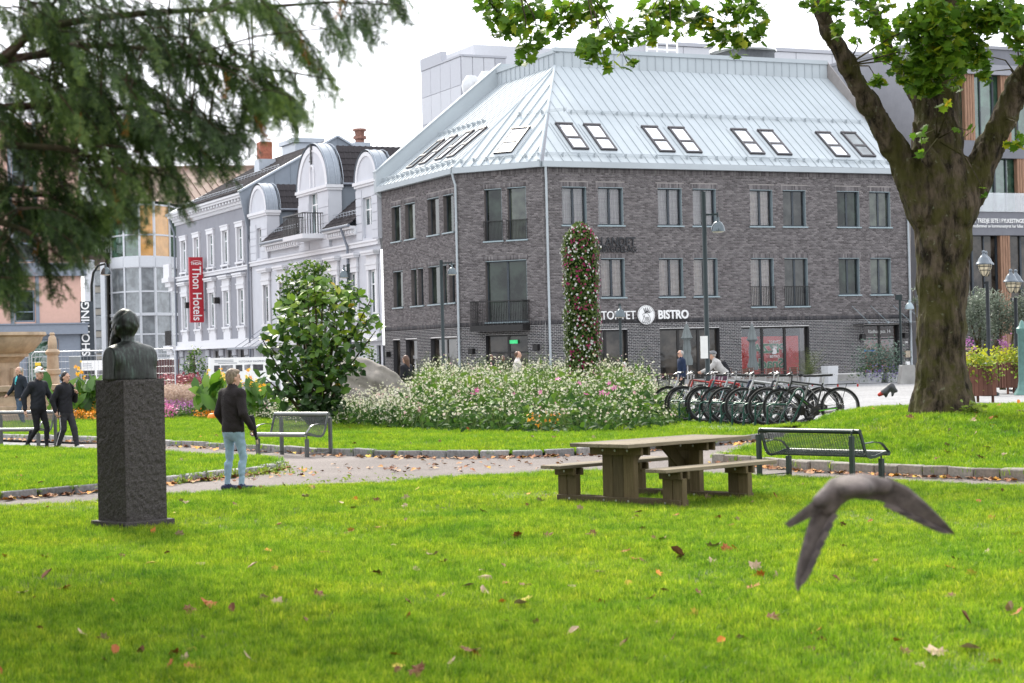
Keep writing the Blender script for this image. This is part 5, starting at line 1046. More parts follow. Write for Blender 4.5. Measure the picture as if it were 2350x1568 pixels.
def foliage(name, P, leaf, smin, smax, mat, parent, tilt=1.0, rr=None, droop=False):
    n = len(P); V0_, F0_ = leaf
    if droop:                                          # leaves hang outward and down
        z = RNG.normal(size=(n, 3)) * .55 + np.array([0, -.35, .75]); R = frames(z, roll=RNG.uniform(0, 2 * PI, n))
    else: R = rot_rand(n, tilt)
    R = R * RNG.uniform(smin, smax, n)[:, None, None]; V, F = scat(V0_, F0_, R, P); r = RNG.uniform(0, 1, n) if rr is None else rr
    return npmesh(name, V, F, mat, parent, rnd=np.repeat(r, len(F0_)))
# ------------------------------------------------------------------ the big maple on the right
m_bark = None
def barkmat(name, c0, c1, moss, vs=1.0):
    m, t, o = newmat(name); p = t.nodes.new('ShaderNodeBsdfPrincipled'); p.inputs['Roughness'].default_value = .92; p.inputs['Specular IOR Level'].default_value = .2
    a = noise(t, 7 * vs, 8, .7, sc3=(1, 1, .28)); mo = noise(t, 2.2, 6, .65); mx = t.nodes.new('ShaderNodeMix'); mx.data_type = 'RGBA'; L(t, ramp(t, [(.44, (0, 0, 0)), (.58, (.8, .8, .8))], mo), mx.inputs[0]); L(t, ramp(t, [(.40, c0), (.60, c1)], a), mx.inputs[6]); mx.inputs[7].default_value = (*moss, 1)
    li = noise(t, 9, 3, .5); m2 = t.nodes.new('ShaderNodeMix'); m2.data_type = 'RGBA'; L(t, ramp(t, [(.66, (0, 0, 0)), (.72, (.5, .5, .5))], li), m2.inputs[0]); L(t, mx.outputs[2], m2.inputs[6]); m2.inputs[7].default_value = (.20, .21, .14, 1)
    L(t, m2.outputs[2], p.inputs['Base Color']); b = t.nodes.new('ShaderNodeBump'); b.inputs['Strength'].default_value = 1.0; b.inputs['Distance'].default_value = .05; L(t, noise(t, 16 * vs, 8, .75, sc3=(1, 1, .3)), b.inputs['Height']); L(t, b.outputs[0], p.inputs['Normal']); L(t, p.outputs[0], o.inputs[0]); return m
m_bark = barkmat('maple_bark', (.012, .009, .005), (.115, .088, .060), (.058, .056, .012))
TD = 34.0
def tp(u, v, dy=0): return np.array(W(u, v, TD + dy))
base = tp(2166, 972); k_ = TD / FPX
maple = thing('maple_tree', 'large maple with thick mossy trunk forking into three limbs on the right lawn', 'tree', (base[0], base[1], float(gz(base[0], base[1])) + .1))
pr_ = []
def limb(pts, rad, kk=.12):
    for i in range(len(pts) - 1): pr_.append(cap(pts[i], pts[i + 1], rad[i] * k_, rad[i + 1] * k_, 0, kk))
b0 = base.copy(); b0[2] -= .25
limb([b0, tp(2163, 930), tp(2161, 860), tp(2161, 760), tp(2162, 650), tp(2166, 560), tp(2168, 480), tp(2160, 400)], [70, 62, 56, 54, 55, 60, 67, 58])
for an in range(7):                                     # root flare
    a_ = an * 2 * PI / 7 + .3; e = b0 + np.array([math.cos(a_) * .72, math.sin(a_) * .72, -.02]); pr_.append(cap(b0 + np.array([math.cos(a_) * .25, math.sin(a_) * .25, .75]), e, .2, .10, 0, .25))
limb([tp(2130, 480), tp(2088, 400), tp(2050, 335, -.1), tp(1990, 235, -.3), tp(1945, 150, -.5), tp(1905, 75, -.7), tp(1882, 10, -.9), tp(1858, -70, -1.2), tp(1800, -200, -1.6)], [52, 36, 28, 23, 20, 19, 17, 15, 12])
limb([tp(2160, 420), tp(2150, 320, .1), tp(2150, 220, .2), tp(2160, 110, .3), tp(2166, 0, .4), tp(2172, -140, .5), tp(2180, -330, .6)], [64, 56, 52, 45, 36, 30, 16])
limb([tp(2195, 470), tp(2235, 410), tp(2268, 345, -.1), tp(2305, 270, -.2), tp(2345, 190, -.4), tp(2400, 110, -.6), tp(2480, -20, -1)], [54, 40, 31, 28, 29, 25, 18])
limb([tp(2170, 450, -.35), tp(2135, 365, -.45), tp(2118, 330, -.5), tp(2100, 285, -.6)], [20, 17, 14, 7], .06); limb([tp(2130, 290, .1), tp(2060, 150, .4), tp(2010, 40, .7), tp(1985, -60, 1)], [14, 12, 10, 8], .06)
def bark_disp(x, y, z): return (.014 * np.abs(np.sin(x * 31 + 2.5 * np.sin(z * 4.3 + y * 3))) * np.abs(np.sin(y * 27 + 2 * np.sin(z * 3.7))) - .012 * np.sin(z * 13 + 4 * np.sin(x * 9 + y * 11)) * np.sin(x * 37 + y * 29) + .016 * np.sin(x * 23 + 3 * np.sin(z * 3.1)) * np.sin(y * 21 + 2 * np.sin(z * 2.3 + 1)) + .02 * np.sin(z * 2.7 + x * 5) * np.sin(x * 9 - z * 1.3) + .008 * np.sin(x * 61 + z * 7) * np.sin(y * 57 + z * 9)).astype(np.float32)
blob('trunk', pr_, .03, [m_bark], maple, world=True, disp=bark_disp)
m_mleaf = leafmat('maple_leaf', [(0, (.04, .10, .010)), (.45, (.095, .20, .014)), (.75, (.18, .29, .018)), (.93, (.34, .35, .02)), (1, (.50, .28, .02))], .55, .5)
cl_l = [(1130, 12, 40, 45, 29, 1), (1160, 62, 38, 40, 29, 1), (1208, 118, 32, 38, 29, 1), (1205, 35, 60, 45, 29.5, 1), (1280, 42, 55, 45, 30, 1), (1240, 88, 28, 30, 29, .8), (1350, 25, 60, 40, 30, 1.1), (1360, 110, 42, 40, 29, 1), (1418, 85, 40, 45, 30, 1), (1440, 145, 24, 18, 30, .9), (1480, 60, 40, 50, 30, 1), (1520, 20, 60, 40, 31, 1), (1590, 42, 60, 42, 31, 1), (1648, 78, 40, 36, 31, 1), (1690, 98, 36, 36, 31, 1), (1738, 62, 32, 50, 31, 1), (1700, 22, 60, 40, 31, 1), (1390, 150, 18, 18, 29, .8), (1540, 75, 28, 22, 30, .6)]
cl_r = [(1890, 8, 55, 26, 32, 1), (1922, 58, 16, 38, 32, 1), (2000, 28, 55, 45, 33, 1), (2052, 98, 52, 55, 33, 1), (2085, 168, 44, 44, 32.6, 1.1), (2130, 52, 75, 55, 32, 1.1), (2150, 128, 80, 55, 32.2, 1.1), (2122, 200, 50, 26, 32.4, 1), (2228, 52, 65, 62, 32.5, 1), (2292, 28, 55, 45, 32, 1), (2240, 122, 34, 44, 32.5, .9), (2332, 62, 30, 50, 31, .9), (2262, 165, 14, 36, 32, .8), (1968, 95, 12, 12, 33, 1), (2018, 190, 26, 22, 32.6, .8), (2345, 120, 18, 40, 31, .8), (2190, 190, 26, 26, 32.4, .8), (2110, 312, 24, 26, 32.8, .35), (2124, 352, 24, 12, 32.8, .5), (2222, 300, 34, 9, 33, .6), (2332, 325, 22, 24, 32.5, .8), (2260, 440, 6, 26, 33, .8), (2165, 240, 20, 12, 32.4, .6)]
hid = [(1950 + 90 * RNG.normal(), -160 - abs(120 * RNG.normal()), 90, 60, 33 + RNG.normal(), .35) for _ in range(30)] + [(1300 + 60 * i, -60 - 25 * (i % 3), 60, 40, 30, .5) for i in range(9)] + [(2150 + 160 * RNG.normal(), -200 - abs(160 * RNG.normal()), 110, 80, 34 + 2 * RNG.normal(), .35) for _ in range(34)]
Pl = clusters(cl_l + cl_r + cl_r[5:13] + hid, 72, .16, 1.0)
crown = foliage('crown', Pl, maple_leaf(), .13, .22, m_mleaf, maple, droop=True, rr=np.clip(RNG.beta(2.2, 2.4, len(Pl)), 0, 1))
mb = MB(); rg = random.Random(4)
br = [tp(1870, -40, -1), np.array(W(1700, -75, 31.5)), np.array(W(1520, -60, 30.5)), np.array(W(1340, -45, 29.8)), np.array(W(1190, -30, 29.2)), np.array(W(1110, -10, 29))]; mb.tube(br, [.09, .07, .055, .045, .03, .015], 7)
for (u, v, ru, rv, Y, dn) in cl_l:
    src = min(br, key=lambda p: np.linalg.norm(p - np.array(W(u, v, Y)))); e = np.array(W(u, v, Y)); mb.tube([src, (src + e) / 2 + np.array([.05, 0, -.02]), e], [.016, .011, .005], 5)
tops = [tp(1882, 10, -.9), tp(1945, 150, -.5), tp(2166, 0, .4), tp(2160, 110, .1), tp(2345, 190, -.4), tp(2150, 320, -.3), tp(2050, 110, .3), tp(2305, 270, -.3)]
for (u, v, ru, rv, Y, dn) in cl_r:
    e = np.array(W(u, v, Y)); src = min(tops, key=lambda p: np.linalg.norm(p - e)); mb.tube([src, (src + e) / 2 + np.array([.08, -.1, .12]), e], [.018, .012, .005], 5)
mb.build('twigs', m_bark, maple, smooth=True)['kind'] = 'stuff'
# ------------------------------------------------------------------ conifer boughs hanging in from the left
CY = 9.6; m_cbark = barkmat('conifer_bark', (.03, .018, .012), (.10, .06, .04), (.04, .05, .015), 2.0)
ctr = W(-520, 800, 10.2); conif = thing('conifer_tree', 'dark conifer whose drooping boughs hang into the upper left corner', 'tree', (ctr.x, ctr.y, 0))
pr_ = [cap((ctr.x, ctr.y, -.2), (ctr.x + .05, ctr.y, 4), .34, .26, 0, .1), cap((ctr.x + .05, ctr.y, 4), (ctr.x, ctr.y + .1, 9), .26, .10, 0, .1)]
blob('trunk', pr_, .05, [m_cbark], conif, world=True)
def cpt(u, v, Y=CY): return np.array(W(u, v, Y))
bows = [[(-480, 40, 10.1), (-200, 60, 9.9), (-40, 175, 9.5), (40, 112, 9.4), (70, 70, 9.4), (130, 0, 9.4), (200, -90, 9.4)], [(-40, 175, 9.5), (82, 66, 9.5), (219, 41, 9.6), (371, 27, 9.7), (560, 20, 9.8), (760, 5, 9.9), (915, 12, 9.9)], [(-60, 150, 9.5), (39, 133, 9.5), (129, 121, 9.4), (187, 105, 9.3), (330, 110, 9.3), (520, 150, 9.4), (660, 165, 9.5), (770, 185, 9.5)], [(-300, 250, 10), (-60, 250, 9.8), (130, 240, 9.8), (330, 250, 9.9), (480, 285, 9.9), (600, 305, 9.9)], [(-300, 330, 9.6), (-40, 330, 9.4), (140, 340, 9.3), (290, 380, 9.3), (400, 410, 9.3)], [(-300, 420, 10), (-20, 430, 9.8), (110, 450, 9.8), (220, 500, 9.8)], [(-300, 500, 9.3), (-30, 500, 9.2), (60, 530, 9.2), (140, 590, 9.2)], [(-60, -120, 9.6), (300, -110, 9.7), (650, -80, 9.8), (860, -40, 9.8)]]
mb = MB(); bpts = []
for b in bows:
    P = [cpt(*q) for q in b]; n = len(P); mb.tube(P, [max(.004, .028 * (1 - i / (n - .3))) for i in range(n)], 6); 
    for i in range(n - 1):
        for t in np.linspace(0, 1, 12, endpoint=False): bpts.append(P[i] * (1 - t) + P[i + 1] * t)
bpts = np.array(bpts)
poly = [(-60, -60), (925, -60), (930, 5), (885, 45), (800, 75), (790, 105), (740, 125), (765, 195), (705, 190), (735, 232), (690, 240), (690, 285), (640, 258), (560, 272), (570, 320), (520, 332), (530, 372), (470, 372), (432, 352), (415, 400), (432, 445), (402, 482), (368, 440), (330, 430), (320, 480), (305, 525), (288, 490), (250, 472), (240, 505), (205, 575), (188, 540), (168, 560), (176, 640), (150, 660), (115, 692), (98, 640), (60, 605), (20, 690), (-60, 705)]
def spray(seed):
    rg = np.random.default_rng(seed); V, F, R = [], [], []
    def twig(p, d, l, nd):
        d = d / np.linalg.norm(d); n = int(l / nd); q = p.copy(); w = np.cross(d, [0, 1., .3]); w /= np.linalg.norm(w); tip = []
        for i in range(n):
            q = q + d * nd; d = d + np.array([0, 0, -.02]); d /= np.linalg.norm(d); tip.append((q.copy(), d.copy()))
            for s in (-1, 1):
                a = d * .55 + w * s * .8 + rg.normal(size=3) * .22; a /= np.linalg.norm(a); ln = rg.uniform(.016, .026) * (1 if i < n - 3 else .7); c = np.cross(a, [.2, 1, .1]); c = c / np.linalg.norm(c) * .0022; b = len(V)
                V.extend([q - c, q + c, q + a * ln + c * .5, q + a * ln - c * .5]); F.append((b, b + 1, b + 2, b + 3)); R.append(np.clip(.45 + .35 * i / n + rg.normal() * .12, 0, 1))
        b = len(V); c = w * .0016; V.extend([p - c, p + c, q + c * .4, q - c * .4]); F.append((b, b + 1, b + 2, b + 3)); R.append(0); return tip
    t = twig(np.zeros(3), np.array([.08, 0, -1.]), .17, .0085)
    for k in range(3, len(t) - 4, 4):
        q, d = t[k]; s = 1 if (k // 4) % 2 else -1; twig(q, d * .8 + np.array([s * .8, rg.normal() * .3, -.25]), rg.uniform(.03, .06), .010)
    return np.array(V), np.array(F), np.array(R)
m_needle = leafmat('conifer_needle', [(0, (.016, .026, .008)), (.4, (.034, .066, .02)), (.75, (.075, .135, .03)), (.97, (.15, .22, .05)), (1, (.30, .12, .02))], .4, .5)
SP = [spray(s) for s in range(5)]
def topx(p): d = p - np.array(CAMP); z = d @ np.array(fwd); return U0 + FPX * (d @ np.array(cr)) / z, V0 - FPX * (d @ np.array(cu)) / z
T, D_ = [], []                                            # curtains of sprays hanging from arching branchlets
seeds = []
while len(seeds) < 205:
    u, v = -60 + 1000 * RNG.uniform(), -60 + 740 * RNG.uniform()
    if inpoly(np.array([u]), np.array([v + 45]), poly)[0]: seeds.append((u, v))
for (u, v) in seeds:
    p = cpt(u, v, CY + RNG.normal() * .45); q = bpts[(np.linalg.norm(bpts - p, axis=1) + np.where(bpts[:, 2] > p[2] - .05, 0, 1.5)).argmin()]; mb.tube([q, (q + p) / 2 + np.array([0, 0, .03]), p], [.006, .005, .003], 4, cap=False)
    a = RNG.normal(-.25, .35); d = np.array([math.cos(a), RNG.normal() * .35, math.sin(a)]); L_ = RNG.uniform(.22, .55); n = int(L_ / .03); path = [p]
    for k in range(n):
        d = d + np.array([0, 0, -.06 - .05 * RNG.uniform()]); d /= np.linalg.norm(d); p = p + d * .03; pu, pv = topx(p)
        if not inpoly(np.array([pu]), np.array([pv + 12]), poly)[0]: break
        path.append(p)
        for r_ in range(2 if k < n * .6 else 1):
            T.append(p + RNG.normal(size=3) * .008); D_.append(d * (.25 + .9 * (k / n)) + np.array([RNG.normal() * .35, RNG.normal() * .4, -.9]))
    if len(path) > 2: mb.tube(path, [.0035] * (len(path) - 1) + [.0015], 4, cap=False)
T = np.array(T); D_ = np.array(D_); VV, FF_, RR = [], [], []; off = 0
for k in range(5):
    idx = np.arange(k, len(T), 5); n = len(idx); R = frames(-D_[idx], roll=RNG.normal(0, .8, n)); sc = RNG.uniform(.6, 1.15, n)
    V, F = scat(SP[k][0], SP[k][1], R * sc[:, None, None], T[idx]); VV.append(V); FF_.append(F + off); off += len(V); lv = RNG.normal(0, .16, n) + .16 * np.sin(T[idx][:, 0] * 5 + T[idx][:, 2] * 4); rr = (SP[k][2][None, :] + lv[:, None]).clip(0, .96); rr[RNG.uniform(size=n) < .010] = 1.0; RR.append(rr.ravel())
npmesh('crown', np.concatenate(VV), np.concatenate(FF_), m_needle, conif, rnd=np.concatenate(RR)); mb.build('boughs', m_cbark, conif, smooth=True)
# upper crown above the picture's edge (throws the shade on the front lawn), and low unseen boughs added to darken the pedestal
hp = np.array([[ctr.x + RNG.normal() * 1.5, ctr.y - .5 + RNG.normal() * 1.6, 4.2 + abs(RNG.normal()) * 2.0] for _ in range(700)] + [[RNG.uniform(-7.5, -3.3), RNG.uniform(7.5, 13.5), RNG.uniform(1.6, 7.5)] for _ in range(900)]); hp = hp[[(inpoly(np.array([0.]), np.array([0.]), poly)[0] or True) and (W(0, 0, max(h[1], 1)).z + .35 < h[2] or abs(h[0]) > .31 * h[1]) for h in hp]]
V, F = scat(SP[0][0], SP[0][1], rot_rand(len(hp), .4) * 1.9, hp); npmesh('upper_crown', V, F, m_needle, conif, rnd=np.repeat(RNG.uniform(0, .6, len(hp)), len(SP[0][1])))
# ------------------------------------------------------------------ other trees and shrubs
def stems(parent, b, tops, r, mat, n=6):
    mb = MB(); b = np.array(b)
    for e in tops: e = np.array(e); m_ = b * .5 + e * .5 + np.array([RNG.normal() * .1, 0, .15]); mb.tube([b + RNG.normal(size=3) * np.array([.05, .05, 0]), m_, e], [r, r * .7, r * .25], n)
    mb.build('trunk', mat, parent, smooth=True)
def tree_px(name, label, cat, u, Y, cl, per, leaf, s0, s1, mat, tilt=1.0, r=.06, droop=False, group=None):
    g = XY(u, Y); t = thing(name, label, cat, (g.x, g.y, float(gz(g.x, g.y))), group=group); cl = [c[:4] + (Y + c[4],) + (c[5],) for c in cl]; P = clusters(cl, per, 0); top = P[:, 2].max(); lo = P[:, 2].min()
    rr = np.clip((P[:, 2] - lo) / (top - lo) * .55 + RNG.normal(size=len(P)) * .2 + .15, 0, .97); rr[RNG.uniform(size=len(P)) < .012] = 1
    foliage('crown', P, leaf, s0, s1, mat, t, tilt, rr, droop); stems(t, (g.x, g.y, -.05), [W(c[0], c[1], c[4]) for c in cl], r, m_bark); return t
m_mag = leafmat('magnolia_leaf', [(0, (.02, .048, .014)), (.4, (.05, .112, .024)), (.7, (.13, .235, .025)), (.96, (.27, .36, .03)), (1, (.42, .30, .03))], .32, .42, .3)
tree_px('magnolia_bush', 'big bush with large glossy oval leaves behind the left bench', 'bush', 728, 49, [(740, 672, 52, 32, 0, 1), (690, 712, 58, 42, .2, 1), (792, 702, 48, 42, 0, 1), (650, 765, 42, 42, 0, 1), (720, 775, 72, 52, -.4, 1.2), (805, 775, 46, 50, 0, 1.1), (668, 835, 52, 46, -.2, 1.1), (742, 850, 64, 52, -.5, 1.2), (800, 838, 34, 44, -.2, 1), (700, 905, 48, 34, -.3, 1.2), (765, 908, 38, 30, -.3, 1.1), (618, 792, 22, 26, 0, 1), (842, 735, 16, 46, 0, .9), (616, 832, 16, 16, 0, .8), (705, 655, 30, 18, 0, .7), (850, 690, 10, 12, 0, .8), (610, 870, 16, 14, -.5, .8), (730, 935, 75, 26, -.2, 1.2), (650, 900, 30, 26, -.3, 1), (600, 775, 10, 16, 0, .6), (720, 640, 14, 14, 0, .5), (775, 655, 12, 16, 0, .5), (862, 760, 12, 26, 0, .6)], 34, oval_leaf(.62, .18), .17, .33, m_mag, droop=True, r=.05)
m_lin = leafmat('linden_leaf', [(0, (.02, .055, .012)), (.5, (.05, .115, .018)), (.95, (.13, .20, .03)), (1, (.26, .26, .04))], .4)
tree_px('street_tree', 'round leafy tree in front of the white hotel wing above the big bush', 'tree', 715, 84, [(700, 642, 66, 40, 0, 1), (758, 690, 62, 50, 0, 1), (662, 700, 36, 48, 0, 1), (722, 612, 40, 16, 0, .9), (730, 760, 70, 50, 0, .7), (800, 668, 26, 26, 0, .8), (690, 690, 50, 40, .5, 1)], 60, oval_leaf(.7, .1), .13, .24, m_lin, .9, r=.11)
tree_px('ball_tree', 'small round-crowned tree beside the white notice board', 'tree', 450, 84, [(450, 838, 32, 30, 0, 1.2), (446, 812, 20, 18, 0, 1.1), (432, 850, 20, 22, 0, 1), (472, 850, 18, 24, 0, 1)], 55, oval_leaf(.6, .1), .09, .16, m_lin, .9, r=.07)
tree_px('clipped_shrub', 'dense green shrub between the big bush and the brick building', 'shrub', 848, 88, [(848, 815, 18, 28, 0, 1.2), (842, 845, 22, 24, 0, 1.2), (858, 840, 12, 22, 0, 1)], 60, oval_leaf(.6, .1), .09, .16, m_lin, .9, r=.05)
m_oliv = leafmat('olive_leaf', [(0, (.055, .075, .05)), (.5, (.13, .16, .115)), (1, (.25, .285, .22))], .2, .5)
tree_px('olive_tree', 'silvery olive tree behind the lantern post near the right edge', 'tree', 2300, 74, [(2300, 715, 46, 42, 0, 1), (2268, 690, 34, 34, 0, 1), (2330, 730, 36, 40, 0, 1), (2285, 750, 36, 26, 0, 1), (2352, 700, 26, 38, 0, 1)], 190, oval_leaf(.3, .05), .10, .17, m_oliv, 1.2, r=.08)
tree_px('olive_tree', 'silvery olive tree half hidden by the maple trunk on its right side', 'tree', 2245, 70, [(2245, 700, 34, 40, 0, 1), (2252, 740, 36, 36, 0, 1), (2262, 775, 26, 22, 0, 1), (2225, 730, 26, 50, 0, 1)], 190, oval_leaf(.3, .05), .10, .17, m_oliv, 1.2, r=.08)
tree_px('olive_tree', 'thin olive twigs showing left of the maple trunk beside the downpipe', 'tree', 2112, 84, [(2100, 688, 10, 8, 0, .9), (2096, 664, 7, 6, 0, .8), (2120, 690, 22, 30, 0, 1)], 150, oval_leaf(.3, .05), .10, .17, m_oliv, 1.2, r=.05)
# ------------------------------------------------------------------ what the windows mirror: trees and a stone front across the square, behind the viewer, plus one tree added for shade
m_far = leafmat('park_tree_leaf', [(0, (.02, .05, .01)), (1, (.06, .12, .02))], .3)
sv = RNG.normal(size=(420, 3)); sv = sv / np.linalg.norm(sv, axis=1, keepdims=True) * RNG.uniform(.5, 1, (420, 1))
me_p = None
for i, (x, y, h) in enumerate(((-9.2, 21.5, 15), (-3, -11, 13), (7, -9, 12), (16, -8, 11), (27, -3, 12), (-24, 6, 11), (36, 12, 12))):  # first tree is added out of view to shade front lawn and pedestal
    t = thing('park_tree', ['tall park tree out of frame above the left lawn', 'tallest park tree straight behind the viewer', 'leafy park tree behind the viewer on the right', 'small park tree farther right behind the viewer', 'park tree out of frame to the right of the lawn', 'park tree out of frame to the left of the statue', 'park tree out of frame right of the maple'][i], 'tree', (x, y, 0), group='park trees around the viewer'); P = sv * np.array([4.2, 4.2, h * .36]) + np.array([x, y, h * .62]) if i else np.concatenate([sv[:330] * np.array([6.6, 5.0, 2.6]) + np.array([x, y, 10.5]), sv * np.array([2.6, 5.2, 4.4]) + np.array([-9.4, 18.2, 4.5])])
    foliage('crown', P, oval_leaf(.8, .1), 1.0, 1.6, m_far, t, 1.0); stems(t, (x, y, -.1), [(x, y, h * .6)], .28, m_bark)
ob_ = thing('stone_building', 'pale stone front across the square, seen only as reflections', 'building', (0, -62, 0)); FO = Facade((75, -62), (-1, 0, 0), (0, -1, 0))
mb = MB(); ops = [(5 + i * 5, 7 + i * 5, z, z + 2.4) for i in range(28) for z in (1, 5, 9)]; wall_cells(FO, mb, 0, 150, 0, 13.5, ops, 0, .3); mb.build('wall', M('pale_stone_front', (.46, .38, .30), .9), ob_); mb = MB(); FO.box(mb, 0, 150, .3, 1, 0, 13); mb.build('dark_rooms', m_room, ob_)
# ================================================================== FLOWER BEDS
def star_flower(n=5, cup=.15):
    V = [(0, 0, 0)]; F = []
    for i in range(n):
        a = 2 * PI * i / n; b = PI / n * .8
        k = len(V); V += [(.55 * math.cos(a - b), .55 * math.sin(a - b), cup * .5), (math.cos(a), math.sin(a), cup), (.55 * math.cos(a + b), .55 * math.sin(a + b), cup * .5)]; F.append((0, k, k + 1, k + 2))
    return V, F
STAR = star_flower(); m_green_st = leafmat('stem_green', [(0, (.05, .09, .02)), (1, (.12, .17, .05))], .3)
def in_px(poly_px, n, seed):
    rg = np.random.default_rng(seed); P = np.array([G(u, v).xy for u, v in poly_px]); lo, hi = P.min(0), P.max(0); out = np.zeros((0, 2))
    while len(out) < n:
        q = rg.uniform(lo, hi, (n * 3, 2)); q = q[inpoly(q[:, 0], q[:, 1], [tuple(p) for p in P])]; out = np.concatenate([out, q])
    return out[:n]
def thin_stems(name, A, Bt, w, mat, parent):
    c = np.cross(Bt - A, np.array([0, 1., 0])); c /= np.linalg.norm(c, axis=1, keepdims=True) + 1e-9; V = np.stack([A - c * w, A + c * w, Bt + c * w * .5, Bt - c * w * .5], 1).reshape(-1, 3); F = np.arange(len(V)).reshape(-1, 4)
    return npmesh(name, V, F, mat, parent, rnd=RNG.uniform(0, 1, len(F)))
def stuffthing(name, label, loc): t = thing(name, label, 'flower bed', loc); t['kind'] = 'stuff'; return t
def up_frames(n, spread, lean=(0, -.3, .8)): return frames(RNG.normal(size=(n, 3)) * spread + np.array(lean), roll=RNG.uniform(0, 2 * PI, n))
def flowers(name, P, s0, s1, mat, parent, spread=.6, lean=(0, -.5, .6), rr=None):
    R = up_frames(len(P), spread, lean) * RNG.uniform(s0, s1, len(P))[:, None, None]; V, F = scat(*STAR, R, P); r = RNG.uniform(0, 1, len(P)) if rr is None else rr
    o = npmesh(name, V, F, mat, parent, rnd=np.repeat(r, 5)); o['kind'] = 'stuff'; return o
def leaves(name, P, s0, s1, leaf, mat, parent, rr=None, droop=True):
    o = foliage(name, P, leaf, s0, s1, mat, parent, 1.0, rr, droop); o['kind'] = 'stuff'; return o
m_nic = leafmat('tobacco_flower', [(0, (.50, .54, .30)), (.35, (.66, .66, .48)), (.8, (.72, .69, .56)), (.95, (.68, .50, .46)), (1, (.60, .30, .36))], .35, .6)
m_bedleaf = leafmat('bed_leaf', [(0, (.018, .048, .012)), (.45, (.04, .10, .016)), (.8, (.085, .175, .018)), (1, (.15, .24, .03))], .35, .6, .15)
big = [(880, 990), (945, 999), (1040, 1005), (1300, 1007), (1500, 1000), (1580, 984), (1585, 962), (1400, 930), (1000, 926), (880, 948)]
c = G(1200, 970); bed = stuffthing('white_flower_bed', 'large mound of white flowering tobacco plants over green leaves', (c.x, c.y, 0))
def frontdist(q): return np.clip((q[:, 1] - 43.0) / 7.0, 0, 1)
def bedh(q):
    u = 1175 + q[:, 0] / q[:, 1] * FPX; side = np.clip((u - 840) / 130, .4, 1) * np.clip((1620 - u) / 150, .5, 1)
    return (.46 + .86 * sstep(frontdist(q) * 1.25)) * (.85 + .2 * np.sin(q[:, 0] * 1.9) * np.sin(q[:, 1] * 1.3 + q[:, 0])) * side
q = in_px(big, 3000, 3); H = bedh(q) * RNG.uniform(.75, 1.22, len(q)) + .12; A = np.column_stack([q, np.zeros(len(q))]); T = np.column_stack([q + RNG.normal(size=q.shape) * .12, H]); T[:, 2] += .04
thin_stems('stems', A, T, .006, m_green_st, bed)['kind'] = 'stuff'
fl_ = []
for k in range(10):
    t = RNG.uniform(.55, 1.06, len(q))[:, None]; fl_.append((A * (1 - t) + T * t + RNG.normal(size=A.shape) * np.array([.13, .13, .08]))[RNG.uniform(size=len(q)) < .75])
Pf = np.concatenate(fl_); cl_ = pnoise(Pf[:, 0] * 1.0, Pf[:, 1] + Pf[:, 2] * 1.5, 3.2, 8); Pf = Pf[RNG.uniform(size=len(Pf)) < np.clip(.62 + .65 * cl_, .15, 1)]; Pf = Pf[Pf[:, 2] > .46 + .16 * np.sin(Pf[:, 0] * 2.3) * np.sin(Pf[:, 1] * 2)]
flowers('blossoms', Pf, .022, .042, m_nic, bed, .8); 
t = RNG.uniform(.5, 1.1, (len(q) * 2, 1)); A2, T2 = np.repeat(A, 2, 0), np.repeat(T, 2, 0); S0 = A2 * (1 - t) + T2 * t; S1 = S0 + RNG.normal(size=S0.shape) * np.array([.12, .12, .06]) + np.array([0, 0, .08]); thin_stems('side_stems', S0, S1, .004, m_green_st, bed)['kind'] = 'stuff'
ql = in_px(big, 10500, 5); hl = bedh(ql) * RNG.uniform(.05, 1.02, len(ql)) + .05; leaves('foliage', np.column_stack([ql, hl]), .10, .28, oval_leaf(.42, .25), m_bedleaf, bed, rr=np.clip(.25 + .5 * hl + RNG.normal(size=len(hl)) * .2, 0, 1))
front = [(940, 985), (1020, 996), (1300, 1000), (1500, 990), (1540, 970), (1420, 962), (1000, 962)]; qf = in_px(front, 2600, 6); leaves('front_foliage', np.column_stack([qf, RNG.uniform(.05, .72, len(qf))]), .16, .36, oval_leaf(.45, .3), m_bedleaf, bed)
def mass(name, poly_px, hf, mat, parent, cell=.25):
    P = np.array([G(u, v).xy for u, v in poly_px]); lo, hi = P.min(0) - cell, P.max(0) + cell; gx = np.arange(lo[0], hi[0], cell); gy = np.arange(lo[1], hi[1], cell); X, Y = np.meshgrid(gx, gy, indexing='ij'); inn = inpoly(X, Y, [tuple(p) for p in P]); Q = np.column_stack([X.ravel(), Y.ravel()]); Z = np.where(inn.ravel(), hf(Q), -.05); nx, ny = X.shape
    ii, jj = np.meshgrid(np.arange(nx - 1), np.arange(ny - 1), indexing='ij'); a = (ii * ny + jj).ravel(); o = npmesh(name, np.column_stack([Q, Z]), np.stack([a, a + ny, a + ny + 1, a + 1], 1), mat, parent, smooth=True); return o
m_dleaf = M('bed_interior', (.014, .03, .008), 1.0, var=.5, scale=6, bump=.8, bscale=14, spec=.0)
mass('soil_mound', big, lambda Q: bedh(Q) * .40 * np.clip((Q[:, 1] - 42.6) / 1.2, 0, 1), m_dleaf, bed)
m_mari = leafmat('marigold', [(0, (.75, .20, .01)), (1, (.85, .36, .02))], .3); m_pink = leafmat('pink_flower', [(0, (.50, .05, .25)), (1, (.68, .22, .42))], .3)
mg = in_px([(1212, 985), (1282, 985), (1285, 1003), (1212, 1003)], 70, 8); t = stuffthing('marigold_patch', 'small orange marigolds at the front foot of the white flower bed', (*G(1245, 1000).xy, 0)); flowers('blossoms', np.column_stack([mg[:, 0], mg[:, 1] - .25, RNG.uniform(.12, .5, len(mg))]), .035, .06, m_mari, t)
